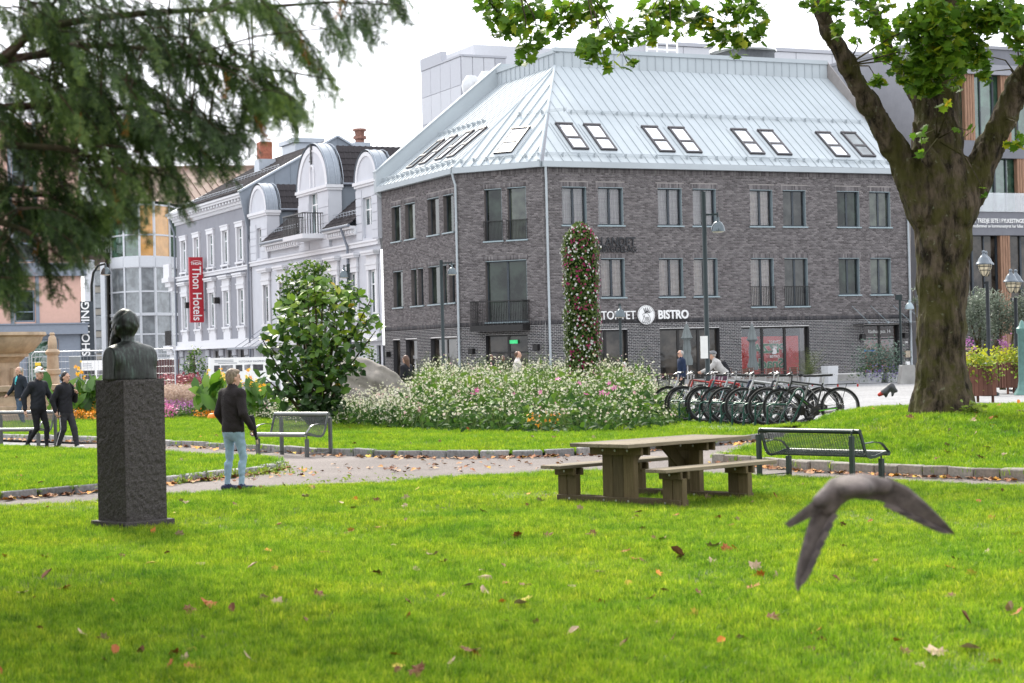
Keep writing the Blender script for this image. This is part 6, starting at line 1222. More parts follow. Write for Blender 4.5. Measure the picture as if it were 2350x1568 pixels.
lv = in_px([(1205, 985), (1290, 985), (1290, 1005), (1205, 1005)], 260, 9); leaves('foliage', np.column_stack([lv[:, 0], lv[:, 1] - .1, RNG.uniform(.03, .4, len(lv))]), .06, .12, oval_leaf(.4, .2), m_bedleaf, t)
zp = np.array([W(u, v, 46.0) for u, v in ((1085, 905), (1095, 896), (1382, 902), (1395, 905), (1410, 890), (1180, 905), (1330, 880), (1398, 880), (960, 940), (975, 955), (1240, 900), (1310, 955), (1345, 905), (1280, 870), (1440, 960))]); flowers('pink_blossoms', zp, .07, .11, m_pink, bed)
# left wing of the bed in front of the big bush and behind the bench
wing = [(560, 968), (660, 978), (760, 987), (860, 992), (955, 999), (960, 980), (860, 970), (700, 965), (570, 960)]; c = G(780, 960); bd2 = stuffthing('pale_flower_border', 'loose border of pale tobacco flowers behind the left bench', (c.x, c.y, 0))
q = in_px(wing, 800, 13); H = RNG.uniform(.4, 1.0, len(q)) * np.clip(.55 + (1175 + q[:, 0] / q[:, 1] * FPX - 640) / 500, .5, 1.15); A = np.column_stack([q, np.zeros(len(q))]); T = np.column_stack([q + RNG.normal(size=q.shape) * .15, H]); thin_stems('stems', A, T, .007, m_green_st, bd2)['kind'] = 'stuff'
Pf = np.concatenate([(A * (1 - t) + T * t + RNG.normal(size=A.shape) * .13) for t in (.55, .7, .8, .9, .95, 1, 1.03)]); flowers('blossoms', Pf, .022, .042, m_nic, bd2, .8)
ql = in_px(wing, 3000, 14); leaves('foliage', np.column_stack([ql, RNG.uniform(.03, .6, len(ql))]), .09, .24, oval_leaf(.42, .25), m_bedleaf, bd2, rr=RNG.beta(2, 3, len(ql)))
# boulder
rk_ = W(865, 880, 53.5); pr_ = [cap(np.array(W(800, 850, 53.5)), np.array(W(860, 880, 53.2)), .42, .5, 0, .3), cap(np.array(W(850, 870, 53.3)), np.array(W(940, 930, 53)), .42, .40, 0, .3), cap(np.array(W(800, 900, 53.5)), np.array(W(900, 960, 53)), .7, .6, 0, .3)]
rk_t = blob('boulder', pr_, .06, [M('boulder_stone', (.22, .20, .175), .9, var=.35, scale=2.2, bump=1.0, bscale=7)], None, True, lambda x, y, z: (.07 * np.sin(x * 5 + z * 4) * np.sin(y * 6 + z * 5) + .03 * np.sin(x * 13 + z * 11) * np.sin(z * 15)).astype(np.float32)); tag(rk_t, 'long sloping grey boulder between the big bush and the white flowers', 'boulder')
# ------------------------------------------------------------------ flower column
g = XY(1341, 55); zt = W(1337, 512, 55).z; fp = thing('flower_column', 'tall column overgrown with white and magenta petunias in front of the brick building', 'flower column', (g.x, g.y, 0)); n = 9000
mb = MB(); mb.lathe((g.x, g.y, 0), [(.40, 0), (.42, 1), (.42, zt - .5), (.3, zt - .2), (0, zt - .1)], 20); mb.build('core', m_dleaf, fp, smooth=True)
m_pet = leafmat('petunia_leaf', [(0, (.035, .065, .012)), (.5, (.075, .12, .022)), (1, (.15, .20, .045))], .35)
def colpts(n, r0, r1):
    a = RNG.uniform(0, 2 * PI, n); z = RNG.uniform(.1, zt, n); rt = np.where(z > zt - .45, np.sqrt(np.clip((zt - z) / .45, 0.02, 1)), 1) * (1 + .06 * np.sin(z * 3.1 + a * 2) + .05 * np.sin(z * 7)); r = RNG.uniform(r0, r1, n) * rt; return np.column_stack([g.x + r * np.cos(a), g.y + r * np.sin(a), z]), a
P, a = colpts(n, .40, .52); R = frames(np.column_stack([np.cos(a), np.sin(a), np.full(n, .3)]) + RNG.normal(size=(n, 3)) * .5, roll=RNG.uniform(0, 6.28, n)) * RNG.uniform(.05, .095, n)[:, None, None]; V, F = scat(*oval_leaf(.6, .1), R, P); npmesh('foliage', V, F, m_pet, fp, rnd=np.repeat(RNG.beta(2, 2, n), 4))['kind'] = 'stuff'
for nm, cnt, mat in (('white_blossoms', 720, leafmat('petunia_white', [(0, (.66, .66, .60)), (1, (.76, .76, .74))], .3)), ('magenta_blossoms', 760, leafmat('petunia_magenta', [(0, (.20, .006, .055)), (1, (.42, .02, .15))], .3))):
    P, a = colpts(cnt, .50, .56)
    if cnt == 760: k = (np.cos(a + .5) + .35 * np.sin(P[:, 2] * 2)) > -.5; P, a = P[k], a[k]
    R = frames(np.column_stack([np.cos(a), np.sin(a), np.full(len(a), .1)]) + RNG.normal(size=(len(a), 3)) * .25, roll=RNG.uniform(0, 6.28, len(a))) * RNG.uniform(.028, .048, len(a))[:, None, None]; V, F = scat(*STAR, R, P); npmesh(nm, V, F, mat, fp, rnd=np.repeat(RNG.uniform(0, 1, len(a)), 5))['kind'] = 'stuff'
# ------------------------------------------------------------------ mixed border on the left
m_yel = leafmat('yellow_daisy', [(0, (.72, .36, .01)), (1, (.80, .52, .02))], .3); m_red = leafmat('red_leaf', [(0, (.10, .02, .03)), (.6, (.22, .05, .06)), (1, (.35, .10, .12))], .3); m_plume = leafmat('plume_grass', [(0, (.34, .24, .19)), (1, (.52, .40, .33))], .5)
m_lime = leafmat('lime_leaf', [(0, (.12, .20, .02)), (1, (.26, .34, .04))], .4); m_vio = leafmat('violet_flower', [(0, (.22, .05, .22)), (1, (.42, .16, .36))], .3)
def patch(name, label, px, n, h0, h1, leafn, lm, fspec=(), ls=(.08, .18), tall=None):
    c = G(*px[0]); t = stuffthing(name, label, (c.x, c.y, 0)); q = in_px(px, n, len(name) + n); H = RNG.uniform(h0, h1, n); A = np.column_stack([q, np.zeros(n)]); T = np.column_stack([q + RNG.normal(size=q.shape) * .08, H]); thin_stems('stems', A, T, .006, m_green_st if tall is None else tall, t)['kind'] = 'stuff'
    if leafn: ql = in_px(px, leafn, leafn); leaves('foliage', np.column_stack([ql, RNG.uniform(.03, h0 + (h1 - h0) * .5, leafn)]), *ls, oval_leaf(.4, .2), lm, t)
    for nm, mat, s0, s1, k in fspec: flowers(nm, np.repeat(T, k, 0) + RNG.normal(size=(n * k, 3)) * np.array([.06, .06, .05]), s0, s1, mat, t)
    return t
patch('plume_grass_patch', 'hazy pink plume grass between the bust and the standing person', [(378, 958), (500, 962), (505, 954), (378, 950)], 2600, .60, 1.0, 0, m_bedleaf, (('plumes', m_plume, .02, .04, 5),), tall=m_plume)
patch('violet_border', 'green border with small violet flowers in front of the plume grass', [(378, 966), (500, 968), (505, 960), (378, 957)], 500, .2, .6, 2200, m_bedleaf, (('blossoms', m_vio, .025, .04, 2),), (.07, .15))
patch('magenta_patch', 'clump of magenta flowers just right of the granite pedestal', [(374, 970), (397, 970), (397, 965), (374, 965)], 130, .15, .5, 300, m_bedleaf, (('blossoms', m_pink, .03, .055, 2),), (.06, .12))
patch('orange_patch', 'low orange marigolds left of the standing person', [(455, 969), (498, 970), (498, 965), (455, 965)], 160, .1, .35, 320, m_bedleaf, (('blossoms', m_mari, .03, .05, 2),), (.05, .1))
patch('orange_patch', 'orange marigolds below the yellow daisies left of the pedestal', [(165, 973), (225, 974), (225, 966), (165, 966)], 240, .1, .40, 420, m_bedleaf, (('blossoms', m_mari, .03, .055, 2),), (.05, .1))
patch('daisy_patch', 'tall yellow daisies left of the granite pedestal', [(168, 969), (225, 970), (228, 962), (172, 961)], 420, .35, .85, 1400, m_bedleaf, (('blossoms', m_yel, .04, .075, 2),), (.08, .16))
patch('feather_grass', 'tuft of arching pale grass beside the yellow daisies', [(205, 968), (228, 968), (228, 960), (205, 960)], 700, .3, .75, 0, m_bedleaf, (), tall=m_lime)
patch('lime_patch', 'lime green foliage behind the plume grass', [(425, 950), (490, 952), (490, 946), (425, 944)], 200, .8, 1.15, 700, m_lime, (), (.1, .2))
patch('red_shrub', 'dark red leaved shrub in front of the wire fence', [(378, 946), (455, 948), (455, 938), (378, 936)], 260, .8, 1.35, 1500, m_red, (('blossoms', m_red, .05, .09, 3),), (.1, .2))
def canna(u, Y, label, n, h, sp):
    g = XY(u, Y); t = thing('canna_plant', label, 'plant', (g.x, g.y, 0), group='canna plants'); m_c = leafmat('canna_leaf', [(0, (.03, .09, .012)), (.6, (.08, .19, .015)), (1, (.16, .28, .03))], .4, .35, .45); mb = MB(); F_ = []
    P = np.column_stack([g.x + RNG.normal(size=n) * sp, g.y + RNG.normal(size=n) * .3, RNG.uniform(.25, h, n)]); z = RNG.normal(size=(n, 3)) * np.array([.6, .5, .2]) + np.array([0, -.6, .35]); R = frames(z, roll=RNG.normal(PI * .0, .5, n) + np.where(RNG.uniform(size=n) < .5, PI, 0) * 0); Rm = R * RNG.uniform(.45, .75, n)[:, None, None]; V, F = scat(*oval_leaf(.5, .15), Rm, P); npmesh('leaves', V, F, m_c, t, rnd=np.repeat(RNG.uniform(0, 1, n), 4))
    tp_ = np.column_stack([g.x + RNG.normal(size=8) * sp * .8, g.y + RNG.normal(size=8) * .3, np.full(8, h) + RNG.uniform(.15, .65, 8)]); bs = tp_ * np.array([1, 1, 0]); thin_stems('stems', bs, tp_, .012, m_c, t)['kind'] = 'stuff'
    flowers('blossoms', np.repeat(tp_, 6, 0) + RNG.normal(size=(48, 3)) * np.array([.05, .05, .09]), .04, .075, leafmat('canna_flower', [(0, (.80, .30, .01)), (.6, (.85, .52, .02)), (1, (.8, .6, .1))], .3), t)
canna(502, 58, 'canna with orange-yellow flowers beside the standing person', 46, 1.0, .3); canna(196, 60, 'canna with yellow flowers left of the granite pedestal', 70, 1.05, .4); canna(590, 56, 'canna leaves with few flowers left of the big bush', 40, .9, .35)
p = G(489, 971); ob = blob('pumpkin', [ell((p.x + .07 * math.cos(i * PI / 4), p.y + .07 * math.sin(i * PI / 4), .15), (.10, .10, .14), 0, .02) for i in range(8)] + [cap((p.x, p.y, .26), (p.x + .02, p.y, .34), .02, .015, 0, .01)], .015, [M('pumpkin_skin', (.75, .22, .02), .5, var=.1)], None, True); tag(ob, 'round orange ball on the grass edge left of the standing person', 'pumpkin')
# ================================================================== FURNITURE
m_bgreen = M('dark_green_steel', (.018, .032, .028), .35, .2, var=.15, spec=.5); m_bgrey = M('grey_steel', (.10, .105, .105), .35, .4, var=.1); m_roll = M('worn_steel', (.20, .205, .205), .3, .5, var=.12)
def rib(mb, prof, x0, x1, th):                          # sheet bent along a profile (y,z)
    n = len(prof); vs = [(x, y, z) for x in (x0, x1) for (y, z) in prof]; mb.add(vs, [(i, i + 1, n + i + 1, n + i) for i in range(n - 1)])
def bench(name, label, Ln, loc, rz, mat, roll, dark=None):
    """wire-mesh bench: local x along the seat, front towards -y"""
    t = thing(name, label, 'bench', loc, rz, group='park benches'); h = Ln / 2
    prof = [(-.02, .44), (.06, .435), (.16, .41), (.27, .385), (.36, .38), (.42, .40), (.465, .45), (.49, .52), (.515, .60), (.54, .68), (.565, .75)]
    mb = MB()
    fine = []
    for i in range(len(prof) - 1):
        for k in np.linspace(0, 1, 4, endpoint=False): fine.append((prof[i][0] * (1 - k) + prof[i + 1][0] * k, prof[i][1] * (1 - k) + prof[i + 1][1] * k))
    for (y, z) in fine[2:]: mb.box(-h + .03, h - .03, y - .0035, y + .0035, z - .0035, z + .0035)
    n = int(Ln / .045)
    for j in range(n + 1):
        x = -h + .03 + (Ln - .06) * j / n
        for i in range(len(prof) - 1): mb.bar((x, *prof[i]), (x, *prof[i + 1]), .0045, .0045)
    mb.build('wire_mesh', mat, t, world=False)['kind'] = 'stuff'
    for nm, (cy, cz), r in (('top_rail', (.585, .79), .04), ('front_rail', (-.04, .425), .042)):
        mb = MB(); mb.lathe((-h, cy, cz), [(0, 0), (r, 0), (r, Ln), (0, Ln)], 14, axis=Matrix(((0, 0, 1), (1, 0, 0), (0, 1, 0)))); mb.build(nm, roll, t, world=False, smooth=True)
    for s in (-1, 1):
        mb = MB(); P = [(s * h, y, z) for y, z in prof] + [(s * h, .585, .79)]
        for i in range(len(P) - 1): mb.bar(P[i], P[i + 1], .014, .045, upv=(1, 0, 0) if False else (0, 0, 1))
        mb.build('side_frame', mat, t, world=False)
        mb = MB(); A = [(s * h, .50, .60), (s * h, .30, .615), (s * h, .16, .60), (s * h, .10, .575), (s * h, -.04, .44)]
        for i in range(len(A) - 1): mb.bar(A[i], A[i + 1], .045, .014)
        mb.build('armrest', mat, t, world=False)
        mb = MB(); mb.box(s * (h - .06) - .03, s * (h - .06) + .03, .66, .72, 0, .73); mb.build('leg', mat, t, world=False, bevel=.006)
        mb = MB(); mb.tube([(s * (h - .06), .69, .72), (s * (h - .06), .69, .79), (s * (h - .06), .65, .815), (s * (h - .06), .59, .80)], .013, 6); mb.build('hook', mat, t, world=False, smooth=True)
        mb = MB(); mb.box(s * (h - .06) - .03, s * (h - .06) + .03, .02, .08, 0, .34); mb.tube([(s * (h - .06), .05, .33), (s * (h - .06), .05, .39), (s * (h - .06), .0, .41)], .013, 6); mb.build('leg', mat, t, world=False)
        mb = MB(); mb.tube([(s * (h - .06), .05, .06), (s * (h - .06), .69, .06)], .012, 6); mb.build('ground_bar', mat, t, world=False)
    return t
g = G(644, 1049); bench('park_bench', 'grey wire-mesh bench beside the standing person, seen from the front', 1.42, (g.x, g.y, 0), math.radians(-38), m_bgrey, m_roll)
g = G(1905, 1095); bench('park_bench', 'dark green wire-mesh bench beside the picnic table, seen from behind', 1.75, (g.x + .05, g.y - .25, 0), math.radians(-48) + PI, m_bgreen, m_bgreen).scale = (1, 1, .87) 
g = G(45, 1030); bench('park_bench', 'grey wire-mesh bench half out of frame behind the walking couple', 1.6, (g.x - .25, g.y + .1, 0), math.radians(-22), m_bgrey, m_roll)
# ------------------------------------------------------------------ picnic table
def woodmat(name, c0, c1, s3):
    m, t, o = newmat(name); p = t.nodes.new('ShaderNodeBsdfPrincipled'); p.inputs['Roughness'].default_value = .8; p.inputs['Specular IOR Level'].default_value = .25
    oi = t.nodes.new('ShaderNodeObjectInfo'); a = noise(t, 10, 8, .7, sc3=s3); mx = t.nodes.new('ShaderNodeMix'); mx.data_type = 'RGBA'; mx.blend_type = 'MULTIPLY'; mx.inputs[0].default_value = 1
    L(t, ramp(t, [(.25, c0), (.75, c1)], a), mx.inputs[6]); L(t, ramp(t, [(0, (.72, .72, .72)), (1, (1.15, 1.12, 1.08))], oi.outputs['Random']), mx.inputs[7]); L(t, mx.outputs[2], p.inputs['Base Color']); b = t.nodes.new('ShaderNodeBump'); b.inputs['Strength'].default_value = .5; b.inputs['Distance'].default_value = .01; L(t, noise(t, 14, 8, .7, sc3=s3), b.inputs['Height']); L(t, b.outputs[0], p.inputs['Normal']); L(t, p.outputs[0], o.inputs[0]); return m
m_pwood = woodmat('weathered_pine_long', (.11, .09, .06), (.28, .24, .175), (.35, 6, 6)); m_pleg = woodmat('weathered_pine_upright', (.07, .052, .025), (.165, .13, .07), (6, 6, .4)); m_bolt = M('bolt', (.4, .4, .38), .4, .8)
g = G(1500, 1160); pt = thing('picnic_table', 'weathered wooden picnic table with two attached plank seats on the front lawn', 'picnic table', (g.x + .05, g.y + .55, .01), math.radians(44))
def plank(x0, x1, y0, y1, z0, z1, m, nm='plank'): mb = MB(); mb.box(x0, x1, y0, y1, z0, z1); return mb.build(nm, m, pt, world=False, bevel=.006)
for i in range(6): w = .158; y = -.48 + i * .161; plank(-.97 + random.uniform(-.01, .01), 1.32 + random.uniform(-.01, .01), y, y + w, .70, .745, m_pwood, 'top_plank')
for s in (-1, 1):
    for k in range(2): y = s * .86 - .165 + k * .168; plank(-.93, 1.12, y, y + .162, .42, .462, m_pwood, 'seat_plank')
    x = s * .60
    plank(x - .085, x - .045, -1.0, 1.0, .0, .09, m_pleg, 'ground_rail'); plank(x + .045, x + .085, -1.0, 1.0, .0, .09, m_pleg, 'ground_rail')
    for k in range(3): y = -.255 + k * .172; plank(x - .042, x + .042, y, y + .166, .01, .60, m_pleg, 'upright_plank')
    plank(x - .084, x - .044, -.42, .42, .595, .698, m_pleg, 'cross_beam'); plank(x + .044, x + .084, -.42, .42, .595, .698, m_pleg, 'cross_beam')
    for q in (-1, 1):
        for k in range(2): y = q * .86 - .155 + k * .16; plank(x - .042, x + .042, y, y + .15, .01, .34, m_pleg, 'seat_upright')
        plank(x - .084, x - .044, q * .86 - .17, q * .86 + .17, .33, .418, m_pleg, 'seat_beam'); plank(x + .044, x + .084, q * .86 - .17, q * .86 + .17, .33, .418, m_pleg, 'seat_beam')
    mb = MB(); mb.bar((x - s * .02, 0, .36), (x - s * .40, 0, .695), .14, .04, upv=(0, 1, 0)); mb.build('diagonal_brace', m_pleg, pt, world=False)
    for y, z in ((-.2, .65), (0, .65), (.2, .65), (-.2, .05), (0, .05), (.2, .05), (-.86, .38), (.86, .38), (-.78, .05), (.78, .05)):
        mb = MB(); mb.lathe((x - .086, y, z), [(0, -.006), (.014, -.004), (.014, .004)], 8, axis=Matrix(((0, 0, 1), (1, 0, 0), (0, 1, 0)))); mb.build('bolt', m_bolt, pt, world=False)
# ------------------------------------------------------------------ lamp posts
m_post = M('lamp_post_green', (.018, .028, .03), .4, .3, var=.12); m_bell = M('lamp_bell', (.10, .12, .13), .22, .7, var=.2, scale=9); m_lens = M('lamp_lens', (.55, .52, .42), .3)
def bell(c, s, t, mat=m_bell):
    mb = MB(); mb.lathe(c, [(.0, .62 * s), (.07 * s, .62 * s), (.075 * s, .45 * s), (.17 * s, .40 * s), (.27 * s, .24 * s), (.31 * s, .06 * s), (.31 * s, 0), (.285 * s, .0)], 20); mb.build('lamp_shade', mat, t, smooth=True); mb = MB(); mb.lathe(c, [(.285 * s, .01), (.2 * s, -.04 * s), (0, -.06 * s)], 16); mb.build('lamp_lens', m_lens, t, smooth=True)
def post(u, Y, vtop, label, heads, r=.055, zb=1.15, arm_z=.5, s=1.0):
    g = XY(u, Y); zt = W(u, vtop, Y).z; t = thing('street_lamp', label, 'street lamp', (g.x, g.y, 0), group='street lamps'); mb = MB(); mb.tube([(g.x, g.y, -.05), (g.x, g.y, zb), (g.x, g.y, zb + .06), (g.x, g.y, zt)], [r * 1.65, r * 1.65, r, r], 12); mb.build('post', m_post, t, smooth=True)
    for (dx, dy) in heads:
        d = Vector((dx, dy, 0)); za = zt - arm_z; c = Vector((g.x, g.y, za)) + d; mb = MB(); mb.bar((g.x, g.y, za), c, .035, .05); mb.build('arm', m_post, t); mb = MB(); mb.tube([c - UPZ * .12, c + UPZ * .06], .04 * s, 8); mb.build('socket', m_post, t); bell(c - UPZ * (.12 + .55 * s), s, t)
    return t
lp = post(1627, 51, 440, 'tall dark lamp post with bell lamp on the lawn edge by the bicycles', [(.36, -.05)], .065, 1.2, .62, .62)
g = lp.location; mb = MB(); mb.box(g.x - .19, g.x + .01, g.y - .10, g.y - .085, 1.6, 2.2); mb.build('paper_notice', m_white, lp)
post(1020, 76, 597, 'dark lamp post with bell lamp in front of the brick building side', [(.42, 0)], .07, 1.2, .12, .62)
post(1427, 86, 697, 'slim short lamp post just right of the flower column', [(0, -.2)], .06, .9, .05, .8); post(806, 92, 606, 'dark lamp post rising behind the leafy tree before the hotel', [(-.2, -.1)], .08, 1.2, .1, .8); post(701, 97, 645, 'lamp post with two bell lamps behind the big bush', [(-.24, 0), (.22, -.1)], .06, 1.2, .1, .85)
g = XY(216, 108); t = thing('street_lamp', 'swan-neck street lamp left of the glass bay', 'street lamp', (g.x, g.y, 0), group='street lamps'); zt = W(216, 606, 108).z; mb = MB(); mb.tube([(g.x, g.y, 0), (g.x, g.y, 2.4), (g.x, g.y, 2.45), (g.x, g.y, zt - 1.2), (g.x + .12, g.y, zt - .5), (g.x + .4, g.y, zt - .1), (g.x + .8, g.y, zt)], [.14, .14, .09, .08, .07, .06, .06], 10); mb.build('post', m_post, t, smooth=True); bell(Vector((g.x + .82, g.y, zt - .62)), .95, t)
g = XY(2070, 92); t = thing('street_lamp', 'slim grey lamp post beside the entrance canopy', 'street lamp', (g.x, g.y, 0), group='street lamps'); zt = W(2064, 684, 92).z; mb = MB(); mb.tube([(g.x, g.y, 0), (g.x, g.y, zt)], .06, 10); mb.build('post', m_post, t); mb = MB(); mb.box(g.x - .2, g.x + .08, g.y - .12, g.y + .12, zt - .1, zt + .16); mb.build('camera_box', m_post, t); bell(Vector((g.x + .45, g.y, zt - .55)), .7, t, m_cheek); mb = MB(); mb.bar((g.x, g.y, zt - .12), (g.x + .45, g.y, zt - .12), .03, .04); mb.build('arm', m_post, t)
m_lant = M('lantern_glass', (.55, .48, .34), .35, var=.05, emit=.04); m_iron = M('cast_iron', (.02, .024, .028), .35, .4); m_lroof = M('lantern_roof', (.13, .15, .17), .3, .6)
def lantern(u, Y, vtop, label, dx):
    g = XY(u, Y); zt = W(u, vtop, Y).z; t = thing('lantern_post', label, 'street lamp', (g.x, g.y, 0), group='twin lantern posts'); mb = MB(); mb.lathe((g.x, g.y, 0), [(.32, 0), (.32, .08), (.22, .14), (.2, 1.0), (.23, 1.08), (.1, 1.2), (.075, 1.3), (.065, zt - 1.2), (0.07, zt - 1.15)], 16); mb.build('post', m_iron, t, smooth=True)
    mb = MB(); mb.bar((g.x - dx, g.y, zt - 1.2), (g.x + dx, g.y + .5, zt - 1.2), .06, .08); mb.build('cross_arm', m_iron, t)
    for s, dy in ((-1, 0), (1, .5)):
        c = Vector((g.x + s * dx, g.y + dy, zt - 1.12)); l = thing_part('lantern', t, c); mb = MB(); mb.lathe(c, [(.04, .16), (.11, .24), (.19, .46), (.205, .58)], 14); mb.build('globe', m_lant, l, smooth=True); mb = MB(); mb.lathe(c, [(.28, .56), (.28, .60), (.21, .68), (.18, .76), (.11, .85), (.06, .90), (.05, .96), (.07, .98), (.055, 1.04), (0, 1.06)], 16); mb.build('hood', m_lroof, l, smooth=True)
        mb = MB()
        for i in range(7): a = 2 * PI * i / 7; mb.tube([c + Vector((r * math.cos(a), r * math.sin(a), z)) for r, z in ((.05, .16), (.12, .24), (.20, .46), (.215, .58))], .009, 4)
        for r, z in ((.165, .36), (.205, .49)): mb.tube([c + Vector((r * math.cos(2 * PI * i / 14), r * math.sin(2 * PI * i / 14), z)) for i in range(14)], .012, 4, closed=True)
        mb.build('cage', m_iron, l)
lantern(2272, 66, 570, 'twin lantern post just right of the maple trunk', .10); lantern(2336, 71, 613, 'twin lantern post nearest the right edge of the picture', .16)
g = XY(2349, 66); t = thing('green_post', 'fluted green iron post cut by the right edge of the picture', 'post', (g.x, g.y, 0)); mb = MB(); mb.lathe((g.x, g.y, 0), [(.34, 0), (.3, .1), (.2, .25), (.16, .5), (.15, 2.1), (.19, 2.15), (.2, 2.3), (.1, 2.4), (.06, 2.55), (0, 2.6)], 16); mb.build('shaft', M('verdigris_paint', (.10, .20, .18), .4, .2), t, smooth=True)
# ------------------------------------------------------------------ bicycles
m_tyre = M('tyre', (.012, .012, .012), .8); m_rim = M('rim', (.12, .12, .125), .35, .7); m_spoke = M('spoke', (.35, .35, .36), .3, .9); m_sad = M('saddle_black', (.015, .015, .015), .45); m_grip = M('grip', (.02, .02, .02), .7); m_alu = M('aluminium', (.42, .42, .43), .35, .8); m_tail = M('tail_lamp', (.45, .01, .01), .3); m_chain = M('chain', (.05, .045, .04), .5, .6)
YZ = Matrix(((1, 0, 0), (0, 0, 1), (0, 1, 0)))
def wheel_mesh():
    R = .345; a = MB(); n = 36; a.tube([(R * math.cos(2 * PI * i / n), 0, R * math.sin(2 * PI * i / n)) for i in range(n)], .024, 8, closed=True)
    b = MB(); b.tube([((R - .035) * math.cos(2 * PI * i / n), 0, (R - .035) * math.sin(2 * PI * i / n)) for i in range(n)], .011, 6, closed=True)
    c = MB(); k = 18
    for i in range(k):
        an = 2 * PI * i / k; c.tube([(.02 * math.cos(an + 1.2), .03 * (1 if i % 2 else -1), .02 * math.sin(an + 1.2)), ((R - .04) * math.cos(an), 0, (R - .04) * math.sin(an))], .0022, 3, cap=False)
    c.tube([(0, -.05, 0), (0, .05, 0)], .025, 8); return a, b, c
def make_bike(name, label, col, kind):
    """bicycle, local: front towards -x, wheels on the ground; kinds: city, mtb, ebike, lady"""
    t = thing(name, label, 'bicycle', group='bicycles in the rack'); mf = M('bike_paint_' + col[0], col[1], .35, .1, var=.08, coat=.3)
    R = .37; fw, rw = (-.55, R), (.53, R)
    for (x, z) in (fw, rw):
        w = bpy.data.objects.new('wheel', None); COL.objects.link(w); w.parent = t; w.location = (x, 0, z); a, b, c = wheel_mesh(); a.build('tyre', m_tyre, w, world=False, smooth=True); b.build('rim', m_rim, w, world=False, smooth=True); c.build('spokes', m_spoke, w, world=False)['kind'] = 'stuff'
    bb_, st, hd, hb = (.08, 0, .30), (.22, 0, .82), (-.36, 0, .86), (-.42, 0, .70); mb = MB(); lo = kind == 'lady'
    mb.tube([bb_, st], .017, 8); mb.tube([hb, bb_], .028 if kind == 'ebike' else .021, 8); mb.tube([hd if not lo else hb, (.20, 0, .78) if not lo else (.13, 0, .48)], .019, 8); mb.tube([hd, hb], .022, 8)
    for s in (-1, 1): mb.tube([bb_, (rw[0], s * .06, R)], .011, 6); mb.tube([(.205, s * .015, .77), (rw[0], s * .06, R)], .010, 6)
    mb.build('frame', mf, t, world=False, smooth=True)
    mb = MB()
    for s in (-1, 1): mb.tube([(-.425, s * .055, .68), (-.47, s * .06, .56), (fw[0], s * .06, R)], .014, 6)
    mb.bar((-.425, -.06, .69), (-.425, .06, .69), .05, .05); mb.build('fork', m_alu if kind in ('mtb', 'city') else mf, t, world=False, smooth=True)
    mb = MB(); mb.tube([hd, (-.345, 0, .98)], .014, 8); w = .30 if kind != 'mtb' else .34; mb.tube([(-.27 if lo else -.36, -w, 1.02), (-.36, -.14, 1.03), (-.39, 0, .98), (-.36, .14, 1.03), (-.27 if lo else -.36, w, 1.02)], .012, 8); mb.build('handlebar', m_alu if kind != 'ebike' else m_sad, t, world=False, smooth=True)
    for s in (-1, 1):
        mb = MB(); mb.tube([(-.35 if not lo else -.28, s * (w - .11), 1.022), (-.355 if not lo else -.26, s * (w + .01), 1.02)], .017, 8); mb.build('grip', m_grip, t, world=False); mb = MB(); mb.tube([(-.36, s * .16, 1.02), (-.42, s * .17, 1.0), (-.44, s * .25, .985)], .007, 5); mb.build('brake_lever', m_alu, t, world=False)
    mb = MB(); mb.tube([st, (.245, 0, .93)], .013, 8); mb.build('seat_post', m_alu, t, world=False)
    V = [(.36, 0, .955)] ; mb = MB(); out = [(.12, .016), (.18, .02), (.26, .035), (.33, .07), (.39, .078), (.41, .05)]; P = [(x, y) for x, y in out] + [(x, -y) for x, y in out[::-1]]; mb.extr([(x, y, .935 + .012 * (x - .12) / .3) for x, y in P], (0, 0, .04)); mb.build('saddle', m_sad, t, world=False, bevel=.012)
    mb = MB(); mb.lathe((.08, -.05, .30), [(.0, -.006), (.09, -.006), (.09, .006), (0, .006)], 18, axis=YZ); mb.build('chainring', m_chain, t, world=False); mb = MB(); mb.tube([(.08, -.08, .30), (-.04, -.09, .18)], .011, 6); mb.tube([(.08, .08, .30), (.20, .09, .42)], .011, 6); mb.build('crank', m_chain, t, world=False)
    for (x, y, z) in ((-.04, -.14, .18), (.20, .14, .42)): mb = MB(); mb.box(x - .045, x + .045, y - .045, y + .045, z - .012, z + .012); mb.build('pedal', m_grip, t, world=False)
    mb = MB(); mb.tube([(.08, -.05, .39), (.53, -.05, .41)], .005, 4); mb.tube([(.08, -.05, .21), (.53, -.05, .33)], .005, 4); mb.lathe((.53, -.05, R), [(.0, -.01), (.05, -.01), (.05, .01), (0, .01)], 12, axis=YZ); mb.build('chain', m_chain, t, world=False)
    if kind in ('city', 'lady', 'ebike'):
        for (cx, a0, a1) in ((rw[0], -.35, 2.5), (fw[0], .35, 2.4)):
            mb = MB(); k = 16; P = [(cx + .385 * math.cos(a0 + (a1 - a0) * i / k), R + .385 * math.sin(a0 + (a1 - a0) * i / k)) for i in range(k + 1)]; vs = [(x, y, z) for y in (-.028, .028) for x, z in P]; mb.add(vs, [(i, i + 1, k + 2 + i, k + 1 + i) for i in range(k)]); mb.build('mudguard', m_sad, t, world=False)
        mb = MB()
        for s in (-1, 1): mb.tube([(.25, s * .05, .78), (.36, s * .055, .79), (.84, s * .055, .80)], .007, 5); mb.tube([(.55, s * .06, R + .04), (.66, s * .055, .79)], .006, 5)
        for x in (.4, .5, .6, .7, .8): mb.tube([(x, -.055, .795), (x, .055, .795)], .006, 5)
        mb.build('carrier', m_alu if kind != 'ebike' else m_sad, t, world=False); mb = MB(); mb.box(.85, .88, -.04, .04, .74, .79); mb.build('tail_light', m_tail, t, world=False)
